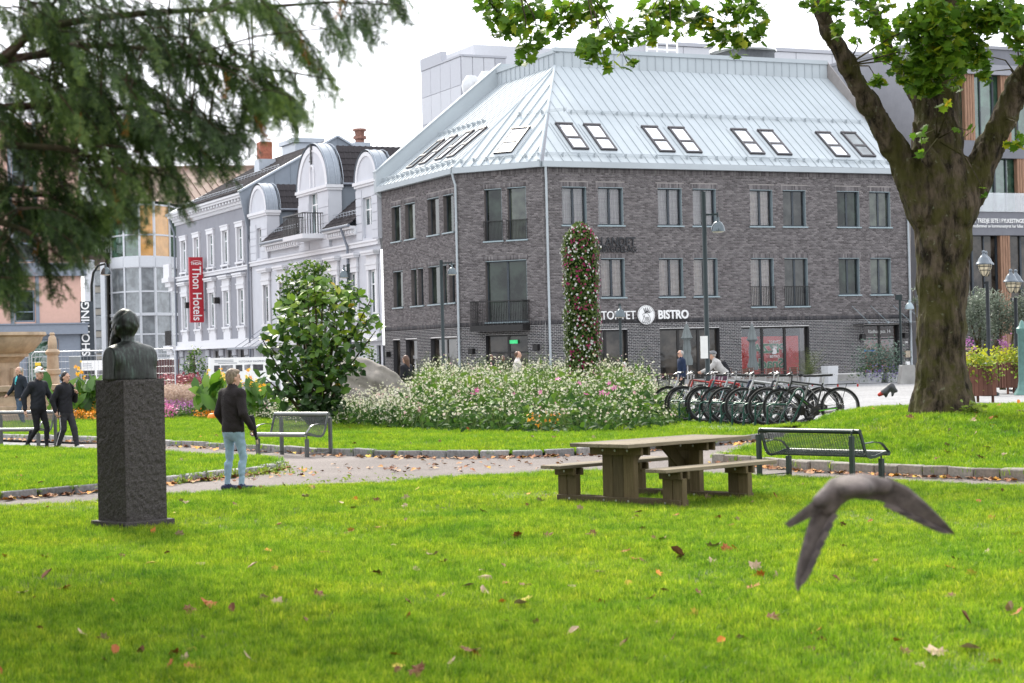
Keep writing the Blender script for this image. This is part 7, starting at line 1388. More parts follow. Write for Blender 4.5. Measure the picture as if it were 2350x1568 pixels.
    if kind == 'ebike':
        mb = MB(); mb.bar((-.28, 0, .62), (.02, 0, .36), .07, .09, upv=(0, 1, 0)); mb.box(.0, .14, -.06, .06, .24, .36); mb.build('battery', m_sad, t, world=False, bevel=.012); mb = MB(); mb.bar((-.20, -.037, .54), (-.06, -.037, .42), .004, .045, upv=(0, 1, 0)); mb.bar((.14, -.062, .30), (.48, -.066, .345), .006, .02); mb.build('green_stripe', M('lime_paint', (.12, .45, .03), .4), t, world=False)
    if kind == 'lady':
        mb = MB(); b = (-.66, .0, .84)
        for i in range(6):
            z = .74 + i * .04; k = .13 + .012 * i; mb.tube([(b[0] - k * .8, -k, z), (b[0] + k * .8, -k, z), (b[0] + k * .8, k, z), (b[0] - k * .8, k, z)], .004, 4, closed=True)
        for i in range(7):
            y = -.13 + i * .043
            for sx in (-.11, .11): mb.tube([(b[0] + sx, y, .74), (b[0] + sx * 1.3, y * 1.4, .95)], .003, 4)
        mb.build('basket', m_chain, t, world=False)
    return t
row0 = XY(1915, 40.8); rd = Vector((-.36, 1.0, 0)).normalized()
B_ = [('ebike', ('black', (.018, .018, .02)), 'black electric bicycle with green stripes nearest the road'), ('mtb', ('grey', (.22, .22, .21)), 'grey mountain bike second in the rack'), ('city', ('black2', (.02, .022, .03)), 'dark blue-black city bicycle third in the rack'), ('mtb', ('white', (.5, .5, .5)), 'pale mountain bike with silver fork fourth in the rack'), ('city', ('navy', (.015, .02, .05)), 'navy touring bicycle with curved bars in the middle of the rack'), ('mtb', ('black3', (.02, .02, .02)), 'black mountain bike left of the navy touring one'), ('city', ('silver', (.4, .41, .42)), 'silver city bicycle right behind the lamp post'), ('lady', ('teal', (.03, .10, .10)), 'step-through bicycle with a wire basket behind the lamp post'), ('mtb', ('red', (.40, .02, .02)), 'red mountain bike just left of the lamp post'), ('city', ('red2', (.35, .03, .02)), 'red city bicycle among the white flowers'), ('mtb', ('brown', (.12, .05, .03)), 'brown-red bicycle at the back of the rack'), ('lady', ('white2', (.5, .5, .48)), 'white step-through bicycle at the far left end of the rack')]
protos = {}
for i, (kind, col, lab) in enumerate(B_):
    b = make_bike('bicycle', lab, col, kind); p = row0 + rd * (.52 * i) - Vector((.30 + (.12 if i % 2 else 0) * 1.0 + (-.04 * (i % 3)), 0, 0)); b.location = (p.x - .18, p.y, .13); b.scale = (1.14,) * 3; b.rotation_euler = (random.uniform(-.06, .06), random.uniform(.0, .03), math.radians(-9 + random.uniform(-5, 5)))
pad = [row0 + Vector((.8, -.9, 0)), row0 + rd * 7.5 + Vector((.8, .2, 0)), row0 + rd * 7.5 + Vector((-2.3, .2, 0)), row0 + Vector((-2.3, -.9, 0))]; mb = MB(); mb.extr([(p.x, p.y, -.03) for p in pad], (0, 0, .155)); struct(mb.build('bike_pavement', m_road))
# rack hoops
m_rack = M('rack_green', (.012, .065, .045), .35, .2, var=.1)
me = None
for i in range(11):
    p = row0 + rd * (.56 * i + .05) + Vector((-1.42, -.12, 0)); t = thing('bike_rack_hoop', ['first bike rack hoop from the road', 'second bike rack hoop from the road', 'third bike rack hoop from the road', 'fourth bike rack hoop from the road', 'fifth bike rack hoop from the road', 'sixth bike rack hoop from the road', 'seventh bike rack hoop from the road', 'eighth bike rack hoop from the road', 'ninth bike rack hoop from the road', 'tenth bike rack hoop from the road', 'last bike rack hoop by the white flowers'][i] + ', dark green tube', 'bike rack', (p.x, p.y, .13), math.radians(-9), group='green bike rack hoops')
    if me is None:
        mb = MB(); mb.tube([(0, 0, 0), (0, 0, .42), (.02, 0, .47), (.08, 0, .50), (.40, 0, .50), (.46, 0, .53), (.62, 0, .80), (.68, 0, .83), (.74, 0, .80), (.78, 0, .72), (.76, 0, .60), (.52, 0, .12), (.50, 0, 0)], .019, 8); h = mb.build('hoop', m_rack, t, world=False, smooth=True)
        mb = MB()
        for y in (-.05, .05): mb.tube([(.18 + .22 * math.cos(PI * k / 10), y, .30 * math.sin(PI * k / 10)) for k in range(11)], .009, 6)
        w_ = mb.build('wheel_holder', m_rack, t, world=False, smooth=True); me = (h, w_)
    else:
        for o in me: copyobj(o, t)
# ------------------------------------------------------------------ by the brick building: parasols, chairs, planters
m_par = M('grey_canvas', (.15, .17, .17), .9, var=.15, scale=3)
def parasol(u, v0, v1, Y, label):
    g = XY(u, Y); zt = W(u, v0, Y).z; zb = W(u, v1, Y).z; t = thing('closed_parasol', label, 'parasol', (g.x, g.y, 0), group='closed parasols'); mb = MB(); mb.tube([(g.x, g.y, 0), (g.x, g.y, zt + .1)], .035, 8); mb.build('pole', m_alu, t); mb = MB(); n = 24; H = zt - zb; vs = []; prof = [(.03, zt), (.10, zt - .10 * H), (.20, zt - .32 * H), (.24, zt - .34 * H), (.12, zt - .40 * H), (.16, zt - .6 * H), (.14, zt - .72 * H), (.22, zt - .9 * H), (.20, zb)]
    for (r, z) in prof:
        for j in range(n): a = 2 * PI * j / n; rr = r * (1 + .22 * math.cos(a * 6)); vs.append((g.x + rr * math.cos(a), g.y + rr * math.sin(a), z))
    mb.add(vs, [(i * n + j, i * n + (j + 1) % n, (i + 1) * n + (j + 1) % n, (i + 1) * n + j) for i in range(len(prof) - 1) for j in range(n)]); mb.build('canopy', m_par, t, smooth=True)
parasol(1579, 743, 838, 90, 'closed grey parasol left of the tall lamp post'); parasol(1729, 743, 850, 92, 'closed grey parasol at the left edge of the red shop window')
m_slat = M('brown_slat', (.10, .045, .03), .6); m_leg = M('chair_leg', (.35, .35, .35), .35, .7)
def cafe(u, Y, label, table):
    g = XY(u, Y); t = thing('cafe_table' if table else 'cafe_chair', label, 'table' if table else 'chair', (g.x, g.y, 0), math.radians(24), group='cafe tables' if table else 'cafe chairs'); w = .75 if table else .24; h = .74 if table else .45; n = 9 if table else 5
    for i in range(n): y = -w * .5 + w * i / (n - 1); mb = MB(); mb.box(-w, w, y - .03, y + .03, h, h + .025); mb.build('slat', m_slat, t, world=False)
    for sx in (-1, 1):
        for sy in (-1, 1): mb = MB(); mb.tube([(sx * w * .9, sy * w * .5, 0), (sx * w * .8, sy * w * .42, h if table or sy < 0 else .9)], .014, 6); mb.build('leg', m_leg, t, world=False)
    if not table:
        for z in (.6, .7, .8, .88): mb = MB(); mb.box(-w, w, w * .42, w * .48, z - .03, z + .03); mb.build('back_slat', m_slat, t, world=False)
for i, (u, Y, tb_) in enumerate(((1690, 88, 1), (1745, 88.5, 1), (1800, 89, 1), (1660, 87, 0), (1672, 90, 0), (1715, 87, 0), (1725, 91, 0), (1770, 87.5, 0), (1785, 91, 0), (1825, 88, 0), (1550, 87, 1), (1500, 86, 1))):
    cafe(u, Y, ('brown slatted cafe %s %s' % ('table' if tb_ else 'chair', ['under the parasol by the red window', 'left of the palm pot', 'beside the palm pot', 'next to the cyclist', 'behind the cyclist by the wall', 'in front of the shop wall', 'against the wall left of the red window', 'below the red window', 'against the red window', 'nearest the palm pot', 'by the man in the blue jacket', 'right of the flower column'][i])), tb_)
m_palm = leafmat('palm_leaf', [(0, (.05, .08, .03)), (1, (.16, .18, .07))], .3); m_pot = M('white_pot', (.55, .56, .57), .6, var=.06)
def planter(u, Y, label, w, h, kind):
    g = XY(u, Y); t = thing('planter', label, 'planter', (g.x, g.y, 0), math.radians(24)); mb = MB()
    mb.extr([(-w * .8, -w * .8, 0), (w * .8, -w * .8, 0), (w * .8, w * .8, 0), (-w * .8, w * .8, 0)], (0, 0, .01)); s_ = [(-1, -1), (1, -1), (1, 1), (-1, 1)]; vs = [(x * w * .8, y * w * .8, 0) for x, y in s_] + [(x * w, y * w, h) for x, y in s_] + [(x * w * .9, y * w * .9, h) for x, y in s_] + [(x * w * .9, y * w * .9, h - .1) for x, y in s_]
    mb.add(vs, [(i + 4 * k, (i + 1) % 4 + 4 * k, (i + 1) % 4 + 4 * k + 4, i + 4 * k + 4) for k in range(3) for i in range(4)] + [(12, 13, 14, 15)]); mb.build('pot', m_pot, t, world=False)
    return t, g
t, g = planter(1858, 88, 'white pot with a bushy palm left of the entrance', .36, .55, 'palm'); n = 46; V_, F_, = [], []
for i in range(n):
    a = RNG.uniform(0, 2 * PI); e = RNG.uniform(.35, 1.35); L_ = RNG.uniform(.8, 1.5); d = np.array([math.cos(a) * math.cos(e), math.sin(a) * math.cos(e), math.sin(e)]); p = np.array([g.x, g.y, .5]); 
    for k in range(12):
        d = d + np.array([0, 0, -.055]); d /= np.linalg.norm(d); p = p + d * L_ / 12
        for s in (-1, 1):
            w = np.cross(d, [0, 0, 1.]); w /= np.linalg.norm(w) + 1e-6; e2 = p + (w * s * .8 + d * .6 + np.array([0, 0, -.1])) * .17; c = d * .012; b = len(V_); V_ += [p - c, p + c, e2 + c * .2, e2 - c * .2]; F_.append((b, b + 1, b + 2, b + 3))
npmesh('fronds', V_, F_, m_palm, t, rnd=RNG.uniform(0, 1, len(F_)))
planter(1905, 91, 'tall plain white pot right of the palm', .30, .9, '')
m_euc = leafmat('eucalyptus_leaf', [(0, (.06, .10, .075)), (1, (.17, .23, .18))], .3)
for u, Y, lab, sd in ((1998, 93, 'white pot with blue-green bushy plant left of the door', 1), (2042, 93.5, 'white pot with trailing violet flowers right at the door', 2)):
    t, g = planter(u, Y, lab, .45, .5, ''); n = 900; P = RNG.normal(size=(n, 3)) * np.array([.42, .35, .42]) + np.array([g.x, g.y, 1.15]); leaves('foliage', P, .07, .14, oval_leaf(.6, .1), m_euc, t); P = RNG.normal(size=(400, 3)) * np.array([.5, .3, .22]) + np.array([g.x, g.y - .3, .5]); leaves('trailing_foliage', P, .06, .12, oval_leaf(.5, .1), m_bedleaf, t); flowers('blossoms', RNG.normal(size=(120, 3)) * np.array([.3, .1, .18]) + np.array([g.x + .1, g.y - .55, .45]), .03, .05, leafmat('violet_blossom', [(0, (.16, .10, .36)), (1, (.34, .26, .55))], .3), t)
g = XY(2086, 89); ob = MB(); ob.extr([(g.x - .38, g.y, -.02), (g.x + .38, g.y, -.02), (g.x + .33, g.y, .25), (g.x + .26, g.y, .85), (g.x - .26, g.y, .85), (g.x - .33, g.y, .25)], (0, .8, 0)); o = ob.build('concrete_barrier', m_conc, bevel=.03); tag(o, 'squat concrete barrier block between the door and the maple trunk', 'barrier')
m_box = woodmat('planter_board', (.085, .035, .025), (.18, .085, .06), (6, 6, .4))
for u, Y, lab in ((2236, 58.5, 'brown wooden planter box with yellow-green leaves right behind the maple trunk'), (2320, 68, 'brown wooden planter box with yellow leaves between the lantern posts')):
    g = XY(u, Y); t = thing('flower_planter', lab, 'planter', (g.x, g.y, 0), math.radians(20), group='wooden flower planters'); wd = .48
    for i in range(6):
        x = -wd + i * wd * 2 / 6
        for sy in (-1, 1): mb = MB(); mb.box(x + .005, x + wd / 3 - .005, sy * wd - .02, sy * wd + .02, .22, 1.12); mb.build('board', m_box, t, world=False)
        for sx in (-1, 1): mb = MB(); mb.box(sx * wd - .02, sx * wd + .02, x + .025, x + wd / 3 - .025, .22, 1.12); mb.build('board', m_box, t, world=False)
    for sx in (-1, 1):
        for sy in (-1, 1): mb = MB(); mb.box(sx * .4 - .03, sx * .4 + .03, sy * .4 - .03, sy * .4 + .03, 0, .23); mb.build('leg', m_box, t, world=False)
    n = 420; P = RNG.normal(size=(n, 3)) * np.array([.36, .36, .16]) + np.array([g.x, g.y, 1.35]); leaves('yellow_foliage', P, .08, .16, oval_leaf(.6, .2), leafmat('yellow_coleus', [(0, (.20, .28, .02)), (1, (.50, .48, .02))], .4), t); P = RNG.normal(size=(200, 3)) * np.array([.32, .1, .22]) + np.array([g.x + .2, g.y - .5, 1.05]); leaves('trailing_foliage', P, .07, .13, oval_leaf(.6, .2), m_lime, t); flowers('violet_spikes', RNG.normal(size=(90, 3)) * np.array([.14, .14, .16]) + np.array([g.x - .22, g.y, 1.75]), .03, .05, m_vio, t); mb = MB(); mb.box(-.46, .46, -.46, .46, 1.0, 1.08); mb.build('soil', m_soil, t, world=False)
# ================================================================== STATUE, PEOPLE, BIRDS
def rzmat(a): c, s = math.cos(a), math.sin(a); return np.array([[c, -s, 0], [s, c, 0], [0, 0, 1.]])
g = G(295, 1216); st = thing('bust_monument', 'dark bronze bust of a bearded man on a rough granite pedestal, seen from behind', 'monument', (g.x, g.y + .25, 0), math.radians(46))
def granite(name, dark, lite, bump):
    m, t, o = newmat(name); p = t.nodes.new('ShaderNodeBsdfPrincipled'); p.inputs['Roughness'].default_value = .75; p.inputs['Specular IOR Level'].default_value = .3; L(t, ramp(t, [(.35, dark), (.55, lite), (.75, [c * 1.8 for c in lite])], noise(t, 60, 6, .75)), p.inputs['Base Color']); b = t.nodes.new('ShaderNodeBump'); b.inputs['Strength'].default_value = bump; b.inputs['Distance'].default_value = .02; L(t, noise(t, 45, 6, .6), b.inputs['Height']); L(t, b.outputs[0], p.inputs['Normal']); L(t, p.outputs[0], o.inputs[0]); return m
m_gran = granite('pitched_granite', (.022, .019, .018), (.075, .066, .064), .9)
def rough_block(w, d, z0, z1, amp, nx=26, nz=64):
    rg = np.random.default_rng(2); mb = MB(); V = []; F = []
    for (ux, uy, nxv, nyv, L_) in ((1, 0, 0, -1, w), (0, 1, 1, 0, d), (-1, 0, 0, 1, w), (0, -1, -1, 0, d)):
        b = len(V); H = rg.normal(size=(nx + 1, nz + 1)); H = (H + np.roll(H, 1, 0) + np.roll(H, 1, 1)) * .4
        for i in range(nx + 1):
            for j in range(nz + 1):
                s = (i / nx - .5) * L_; e = min(i, nx - i, j, nz - j); h = (amp * H[i, j] if e > 0 else -.002); off = (d if nyv else w) / 2 + h; V.append((ux * s + nxv * off, uy * s + nyv * off, z0 + (z1 - z0) * j / nz))
        for i in range(nx):
            for j in range(nz): a = b + i * (nz + 1) + j; F.append((a, a + nz + 1, a + nz + 2, a + 1))
    k = len(V); V += [(-w / 2, -d / 2, z1), (w / 2, -d / 2, z1), (w / 2, d / 2, z1), (-w / 2, d / 2, z1)]; F.append((k, k + 1, k + 2, k + 3)); mb.add(V, F); return mb
PW = .545; rough_block(PW, PW, .06, 1.665, .006).build('pedestal', m_gran, st, world=False)
mb = MB(); mb.box(-.335, .335, -.335, .335, -.03, .095); mb.build('base_slab', m_gran, st, world=False, bevel=.012)
def bronze():
    m, t, o = newmat('bronze'); p = t.nodes.new('ShaderNodeBsdfPrincipled'); p.inputs['Roughness'].default_value = .42; p.inputs['Metallic'].default_value = .55; L(t, ramp(t, [(.38, (.016, .016, .015)), (.55, (.034, .04, .035)), (.72, (.075, .11, .09))], noise(t, 9, 6, .7, sc3=(3.0, 3.0, .35))), p.inputs['Base Color']); b = t.nodes.new('ShaderNodeBump'); b.inputs['Strength'].default_value = .4; b.inputs['Distance'].default_value = .01; L(t, noise(t, 18, 5), b.inputs['Height']); L(t, b.outputs[0], p.inputs['Normal']); L(t, p.outputs[0], o.inputs[0]); return m
z0 = 1.665; Rh = rzmat(.2); hc = np.array([.0, .07, z0 + .60])
def hp(p): return hc + Rh @ (np.array(p) * 1.3)
pr_ = [ell((0, 0, z0 + .02), (.34, .22, .41), 0, .05), cap((-.215, -.02, z0 + .24), (.215, -.02, z0 + .24), .14, .14, 0, .08), cap((-.09, -.02, z0 + .31), (.09, -.02, z0 + .31), .075, .075, 0, .06), cap((0, 0, z0 + .34), (0, .03, z0 + .52), .078, .07, 0, .03), ell(hp((0, 0, .02)), (.13, .152, .172), 0, .03, Rh), ell(hp((0, -.045, .02)), (.124, .11, .138), 0, .03, Rh), ell(hp((0, .09, -.09)), (.078, .075, .105), 0, .03, Rh), ell(hp((0, .125, -.16)), (.062, .06, .09), 0, .03, Rh), cap(hp((0, .115, .02)), hp((0, .15, -.03)), .014, .02, 0, .015), ell(hp((-.105, .0, -.015)), (.014, .03, .042), 0, .012, Rh), ell(hp((.105, .0, -.015)), (.014, .03, .042), 0, .012, Rh), cap(hp((-.05, .11, .04)), hp((.05, .11, .04)), .018, .018, 0, .02)]
blob('bust', pr_, .011, [bronze()], st, False, lambda x, y, z: (.004 * np.sin(x * 60 + 2 * np.sin(z * 25)) * np.sin(z * 45 + y * 40) * (z > z0 + .4)).astype(np.float32), lambda x, y, z: np.maximum(np.abs(x + 0 * z) - .282, z0 - .004 - z))
# ------------------------------------------------------------------ people
SKIN = {'fair': M('skin_fair', (.50, .29, .21), .55, var=.06), 'dark': M('skin_dark', (.12, .06, .04), .5, var=.06)}
m_eye = M('dark_detail', (.02, .012, .012), .4)
def cloth(name, c, bump=.3): return M(name, c, .85, var=.12, scale=14, bump=bump, bscale=45, spec=.2)
def hand(pr, w, d, n, side, curl, mat):
    d = d / np.linalg.norm(d); n = n - d * (n @ d); n /= np.linalg.norm(n); s = np.cross(d, n) * side; R = np.stack([s, n, d], 1)
    pr.append(ell(w + d * .05, (.041, .019, .056), mat, .012, R))
    for i, l in enumerate((.072, .080, .074, .058)):
        b = w + d * .092 + s * (.030 - .0195 * i); c1 = curl * .7; c2 = curl * 1.6; p1 = b + (d * math.cos(c1) + n * math.sin(c1)) * l * .52; p2 = p1 + (d * math.cos(c2) + n * math.sin(c2)) * l * .48; pr.append(cap(b, p1, .0095, .009, mat, .005)); pr.append(cap(p1, p2, .009, .0075, mat, .004))
    b = w + d * .03 + s * .036; p1 = b + (s * .55 + d * .7 + n * .35) * .042; p2 = p1 + (d * .85 + n * .5 + s * .05) * .032; pr.append(cap(b, p1, .0125, .011, mat, .01)); pr.append(cap(p1, p2, .011, .008, mat, .004))
def person(label, loc, face, H, C, P={}, cell=.014, hair='short', group='passers-by', extra=None):
    """one continuous body; local x = the person's right, y = forward"""
    t = thing('person', label, 'person', loc, math.atan2(-face[0], face[1]), group); t.scale = (H / 1.75,) * 3
    A = lambda k, d: np.array(P.get(k, d), float); TOP, LEG, SK, SH, DK, SO = range(6); hem = P.get('hem', .86); bulk = P.get('bulk', 1.0); pr = []
    pel, che, nk = A('pel', (0, 0, .95)), A('che', (0, .0, 1.28)), A('nk', (0, .0, 1.47)); hd = A('hd', (0, .03, 1.635)); Rh = rzmat(P.get('yaw', 0.0)); fy = np.array([0, 1., 0])
    pr.append(cap(pel + [0, 0, -.02], pel + [0, 0, .04], .15, .15, LEG, .04, (fy, .78))); pr.append(cap(np.array([pel[0], pel[1], hem + .06]), che, .158 * bulk, .165 * bulk, TOP, .05, (fy, .74)))
    shl, shr = A('sl', (-.175, 0, 1.405)), A('sr', (.175, 0, 1.405)); pr.append(cap(shl, shr, .075 * bulk, .075 * bulk, TOP, .07)); pr.append(cap(che, nk, .13, .085, TOP, .06, (fy, .8))); pr.append(cap(nk - [0, 0, .03], nk + [0, .005, .03], .075, .068, TOP, .02)); pr.append(cap(nk, hd - [0, .01, .06], .054, .052, SK, .02))
    for sd, sh, e, w in ((-1, shl, A('le', (-.25, -.03, 1.13)), A('lw', (-.26, .07, .90))), (1, shr, A('re', (.25, -.03, 1.13)), A('rw', (.26, .07, .90)))):
        pr.append(cap(sh, e, .068 * bulk, .055 * bulk, TOP, .04)); pr.append(cap(e, w, .055 * bulk, .041 * bulk, TOP, .025)); d = (w - e) / np.linalg.norm(w - e); hand(pr, w + d * .01, d + np.array(P.get('hl' if sd < 0 else 'hr', (0, 0, 0))), np.array([-sd * 1.0, .25, 0]), -sd if True else sd, P.get('curl', .55), SK)
    for sd, hip, k, a in ((-1, pel + [-.088, 0, -.03], A('lk', (-.10, .03, .50)), A('la', (-.105, -.02, .085))), (1, pel + [.088, 0, -.03], A('rk', (.10, .03, .50)), A('ra', (.105, -.02, .085)))):
        fit = P.get('fit', 1.0); pr.append(cap(hip, k, .098, .064 * fit, LEG, .035)); pr.append(cap(k, a + [0, 0, .03], .062 * fit, .046 * fit, LEG, .02)); 
        pr.append(cap(k * .45 + a * .55 + [0, -.02, .12], k * .3 + a * .7 + [0, -.015, .06], .05 * fit, .045 * fit, LEG, .03))
        tw = P.get('tl' if sd < 0 else 'tr', (sd * .03, .17, -.045)); toe = a + np.array(tw); pr.append(cap(a + [0, -.06, -.035], toe, .05, .042, SH, .02, ((0, 0, 1.), .9))); pr.append(cap(a + [0, 0, -.01], a + [0, .03, -.02], .045, .045, SH, .02)); pr.append(cap(a + [0, 0, .0], a + [0, 0, .03], .036, .036, SO, .006))
    hp = lambda p: hd + Rh @ np.array(p, float)
    pr += [ell(hp((0, 0, .015)), (.074, .093, .108), SK, .02, Rh), ell(hp((0, .035, -.06)), (.052, .055, .058), SK, .03, Rh), cap(hp((0, .088, .012)), hp((0, .108, -.022)), .010, .015, SK, .012), ell(hp((-.077, .0, -.012)), (.012, .02, .031), SK, .008, Rh), ell(hp((.077, .0, -.012)), (.012, .02, .031), SK, .008, Rh), ell(hp((0, .086, -.062)), (.026, .008, .006), DK, .004, Rh), cap(hp((-.045, .08, .035)), hp((.045, .08, .035)), .012, .012, SK, .02)]
    for s in (-1, 1): pr.append(ell(hp((s * .031, .087, .012)), (.012, .007, .007), DK, .003, Rh))
    if extra: extra(pr)
    m = [C['top'], C['legs'], SKIN[C.get('skin', 'fair')], C.get('shoe', m_sad), m_eye, C.get('sock', C['legs'])]
    wr = lambda x, y, z: (.004 * np.sin(z * 34 + 6 * np.sin(x * 9 + z * 5)) * np.sin(y * 17 + x * 11 + z * 7) * ((z > .2) & (z < 1.40)) + .0022 * np.sin(z * 75 + 5 * np.sin(x * 22)) * (z < .85) * (z > .15)).astype(np.float32)
    V, Q, mt = sdf_mesh(pr, cell, wr); mt = np.where((mt == LEG) & (V[:, 2] > hem), TOP, mt) if not P.get('sit') else mt; mt = np.where((mt == TOP) & (V[:, 2] < hem), LEG, mt); npmesh('body', V, Q, m, t, smooth=True, world=False, mi=mt[Q[:, 0]])
    hm = C.get('hair'); hr = []
    if hair == 'short': hr = [ell(hp((0, -.022, .045)), (.086, .095, .098), 0, .02, Rh), ell(hp((0, -.05, -.02)), (.08, .062, .085), 0, .03, Rh), ell(hp((0, .055, .095)), (.06, .04, .032), 0, .03, Rh)]
    if hair == 'thin': hr = [ell(hp((0, -.035, .03)), (.081, .083, .09), 0, .02, Rh)]
    if hair == 'bun': hr = [ell(hp((0, -.018, .045)), (.084, .092, .095), 0, .02, Rh), ell(hp((0, -.10, -.01)), (.05, .05, .06), 0, .02, Rh), ell(hp((0, -.05, -.03)), (.078, .055, .07), 0, .03, Rh)]
    if hair == 'long': hr = [ell(hp((0, -.018, .045)), (.088, .095, .098), 0, .02, Rh), cap(hp((0, -.06, -.02)), hp((0, -.085, -.30)), .085, .065, 0, .04), cap(hp((.06, -.02, -.04)), hp((.06, .0, -.26)), .04, .035, 0, .03)]
    if hair == 'cap': hr = [ell(hp((0, -.008, .055)), (.094, .110, .105), 0, .015, Rh), cap(hp((-.05, .10, .058)), hp((.05, .10, .058)), .058, .058, 0, .01, ((0, 0, 1.), .16)), cap(hp((-.03, .135, .056)), hp((.03, .135, .056)), .042, .042, 0, .01, ((0, 0, 1.), .16))]
    if hr: blob('cap' if hair == 'cap' else 'hair', hr, min(cell, .011), [hm], t, False, None if hair == 'cap' else (lambda x, y, z: (.005 * np.sin(x * 120 + 20 * np.sin(z * 14)) * np.sin(z * 40 + y * 70)).astype(np.float32)), (lambda x, y, z: (hd[2] + .022) - z) if hair == 'cap' else None)
    return t, hp
jean = cloth('light_jeans', (.27, .38, .48)); m_black = cloth('black_fabric', (.016, .016, .02)); m_fleece = cloth('brown_black_fleece', (.026, .021, .022), .6); m_navyf = cloth('navy_fabric', (.015, .025, .055)); m_whsh = M('white_shoe', (.62, .60, .60), .6)
g = G(538, 1127)
w, hp_ = person('person in dark fleece jacket and pale jeans standing with a folded umbrella', (g.x, g.y, .0), (.66, .75), 1.71, dict(top=m_fleece, legs=jean, shoe=M('navy_suede', (.012, .016, .05), .8), hair=M('ash_blond_hair', (.20, .15, .105), .6, var=.5, scale=30, sc3=(1, 1, .2)), sock=M('pink_sock', (.45, .03, .09), .8)), dict(hem=.85, bulk=1.12, yaw=-.42, re=(.28, -.04, 1.13), rw=(.27, .12, .92), le=(-.27, -.04, 1.13), lw=(-.25, .08, .93), lk=(-.11, .02, .49), la=(-.12, -.03, .085), rk=(.12, .08, .49), ra=(.135, .02, .085), tr=(.10, .15, -.045), tl=(.05, .16, -.045), curl=1.1, fit=.86), .0095, 'short')
um = thing('umbrella', 'folded black umbrella with cream tip held by the standing person', 'umbrella', (g.x, g.y, 0), w.rotation_euler.z); um.scale = w.scale
hnd = Vector((.275, .17, .86)); ax = Vector((.05, .25, -1)).normalized(); mb = MB(); mb.tube([hnd - ax * .24, hnd - ax * .20, hnd - ax * .06, hnd + ax * .05], [.03, .05, .04, .028], 10); mb.build('canopy', m_black, um, world=False, smooth=True); mb = MB(); mb.tube([hnd + ax * .05, hnd + ax * .13], [.02, .016], 8); mb.build('grip', m_black, um, world=False); mb = MB(); mb.tube([hnd + ax * .13, hnd + ax * .19], [.018, .012], 8); mb.build('tip', M('cream_plastic', (.55, .45, .28), .5), um, world=False)
g = G(90, 1037)
c1, hp_ = person('man in white cap and black anorak walking beside a woman', (g.x, g.y, 0), (.86, -.5), 1.78, dict(top=cloth('black_anorak', (.02, .022, .028)), legs=m_black, shoe=m_sad, hair=M('white_cap', (.66, .65, .63), .8)), dict(hem=.90, bulk=1.08, yaw=-.15, lk=(-.07, .17, .50), la=(-.06, .16, .085), rk=(.07, .02, .49), ra=(.07, -.26, .15), tr=(.0, .14, -.10), le=(-.27, .08, 1.15), lw=(-.20, .33, 1.02), re=(.27, -.14, 1.15), rw=(.28, -.10, .90), hd=(0, .06, 1.63), fit=.85), .012, 'cap')
mb = MB(); mb.lathe(hp_((0, .092, .10)), [(0, .006), (.03, .004), (.03, 0)], 14, axis=Matrix(((1, 0, 0), (0, 0, 1), (0, -1, 0)))); mb.build('cap_badge', M('brown_badge', (.25, .10, .05), .6), c1, world=False)
ph = thing('phone', 'dark phone in the hand of the man with the white cap', 'phone', (g.x, g.y, 0), c1.rotation_euler.z); ph.scale = c1.scale; mb = MB(); mb.obox((-.17, .45, 1.0), (.035, 0, 0), (0, .06, -.02), (0, .003, .005)); mb.build('body', m_sad, ph, world=False)
g = G(152, 1036)
c2, hp_ = person('dark-haired woman in black jacket and striped track trousers walking', (g.x, g.y, 0), (.88, -.47), 1.68, dict(top=m_black, legs=cloth('track_trousers', (.03, .03, .035)), shoe=m_whsh, hair=M('black_hair', (.012, .01, .01), .45)), dict(hem=.84, bulk=1.12, yaw=.05, lk=(-.08, .17, .50), la=(-.08, .24, .10), tl=(0, .16, .0), rk=(.08, .0, .49), ra=(.08, -.17, .085), tr=(.0, .16, -.05), le=(-.28, .03, 1.13), lw=(-.15, .19, 1.27), hl=(.2, .0, .6), re=(.28, -.12, 1.14), rw=(.26, -.05, .90), fit=1.15, curl=.9), .012, 'bun')
mb = MB(); P_ = [(.19, .0, .88), (.18, .0, .72), (.15, .0, .5), (.14, -.09, .3), (.135, -.16, .14)]
for i in range(4): mb.bar(P_[i], P_[i + 1], .012, .018, upv=(1, 0, 0))
mb.build('side_stripe', m_whsh, c2, world=False)
bg_ = thing('shoulder_bag', 'black backpack on the back of the walking dark-haired woman', 'bag', (g.x, g.y, 0), c2.rotation_euler.z); blob('bag_body', [cap((0, -.20, 1.02), (0, -.19, 1.28), .12, .11, 0, .03, ((0, 1., 0), .6))], .02, [m_black], bg_); mb = MB(); mb.tube([(-.12, -.16, 1.05), (-.17, .06, 1.18), (-.15, .13, 1.32), (-.13, .03, 1.46), (-.12, -.12, 1.38)], .014, 6); mb.build('strap', m_black, bg_, world=False)
g = XY(48, 57)
person('grey-haired man in navy padded jacket and turquoise shirt behind the left bench', (g.x, g.y, 0), (-.7, -.7), 1.8, dict(top=cloth('navy_padded', (.02, .025, .035), .9), legs=cloth('blue_jeans', (.06, .09, .14)), hair=M('grey_hair', (.34, .32, .30), .6)), dict(hem=.84, bulk=1.2, le=(-.30, -.05, 1.14), lw=(-.30, .10, .92), re=(.30, .05, 1.14), rw=(.32, .20, .98), lk=(-.10, .12, .5), rk=(.10, -.02, .5), ra=(.1, -.16, .1)), .016, 'thin', extra=lambda pr: pr.append(ell((0, .115, 1.33), (.05, .04, .13), 5, .01)))
bpy.data.objects['person.003'].children[0].data.materials[5] = M('turquoise_shirt', (.05, .42, .46), .8)
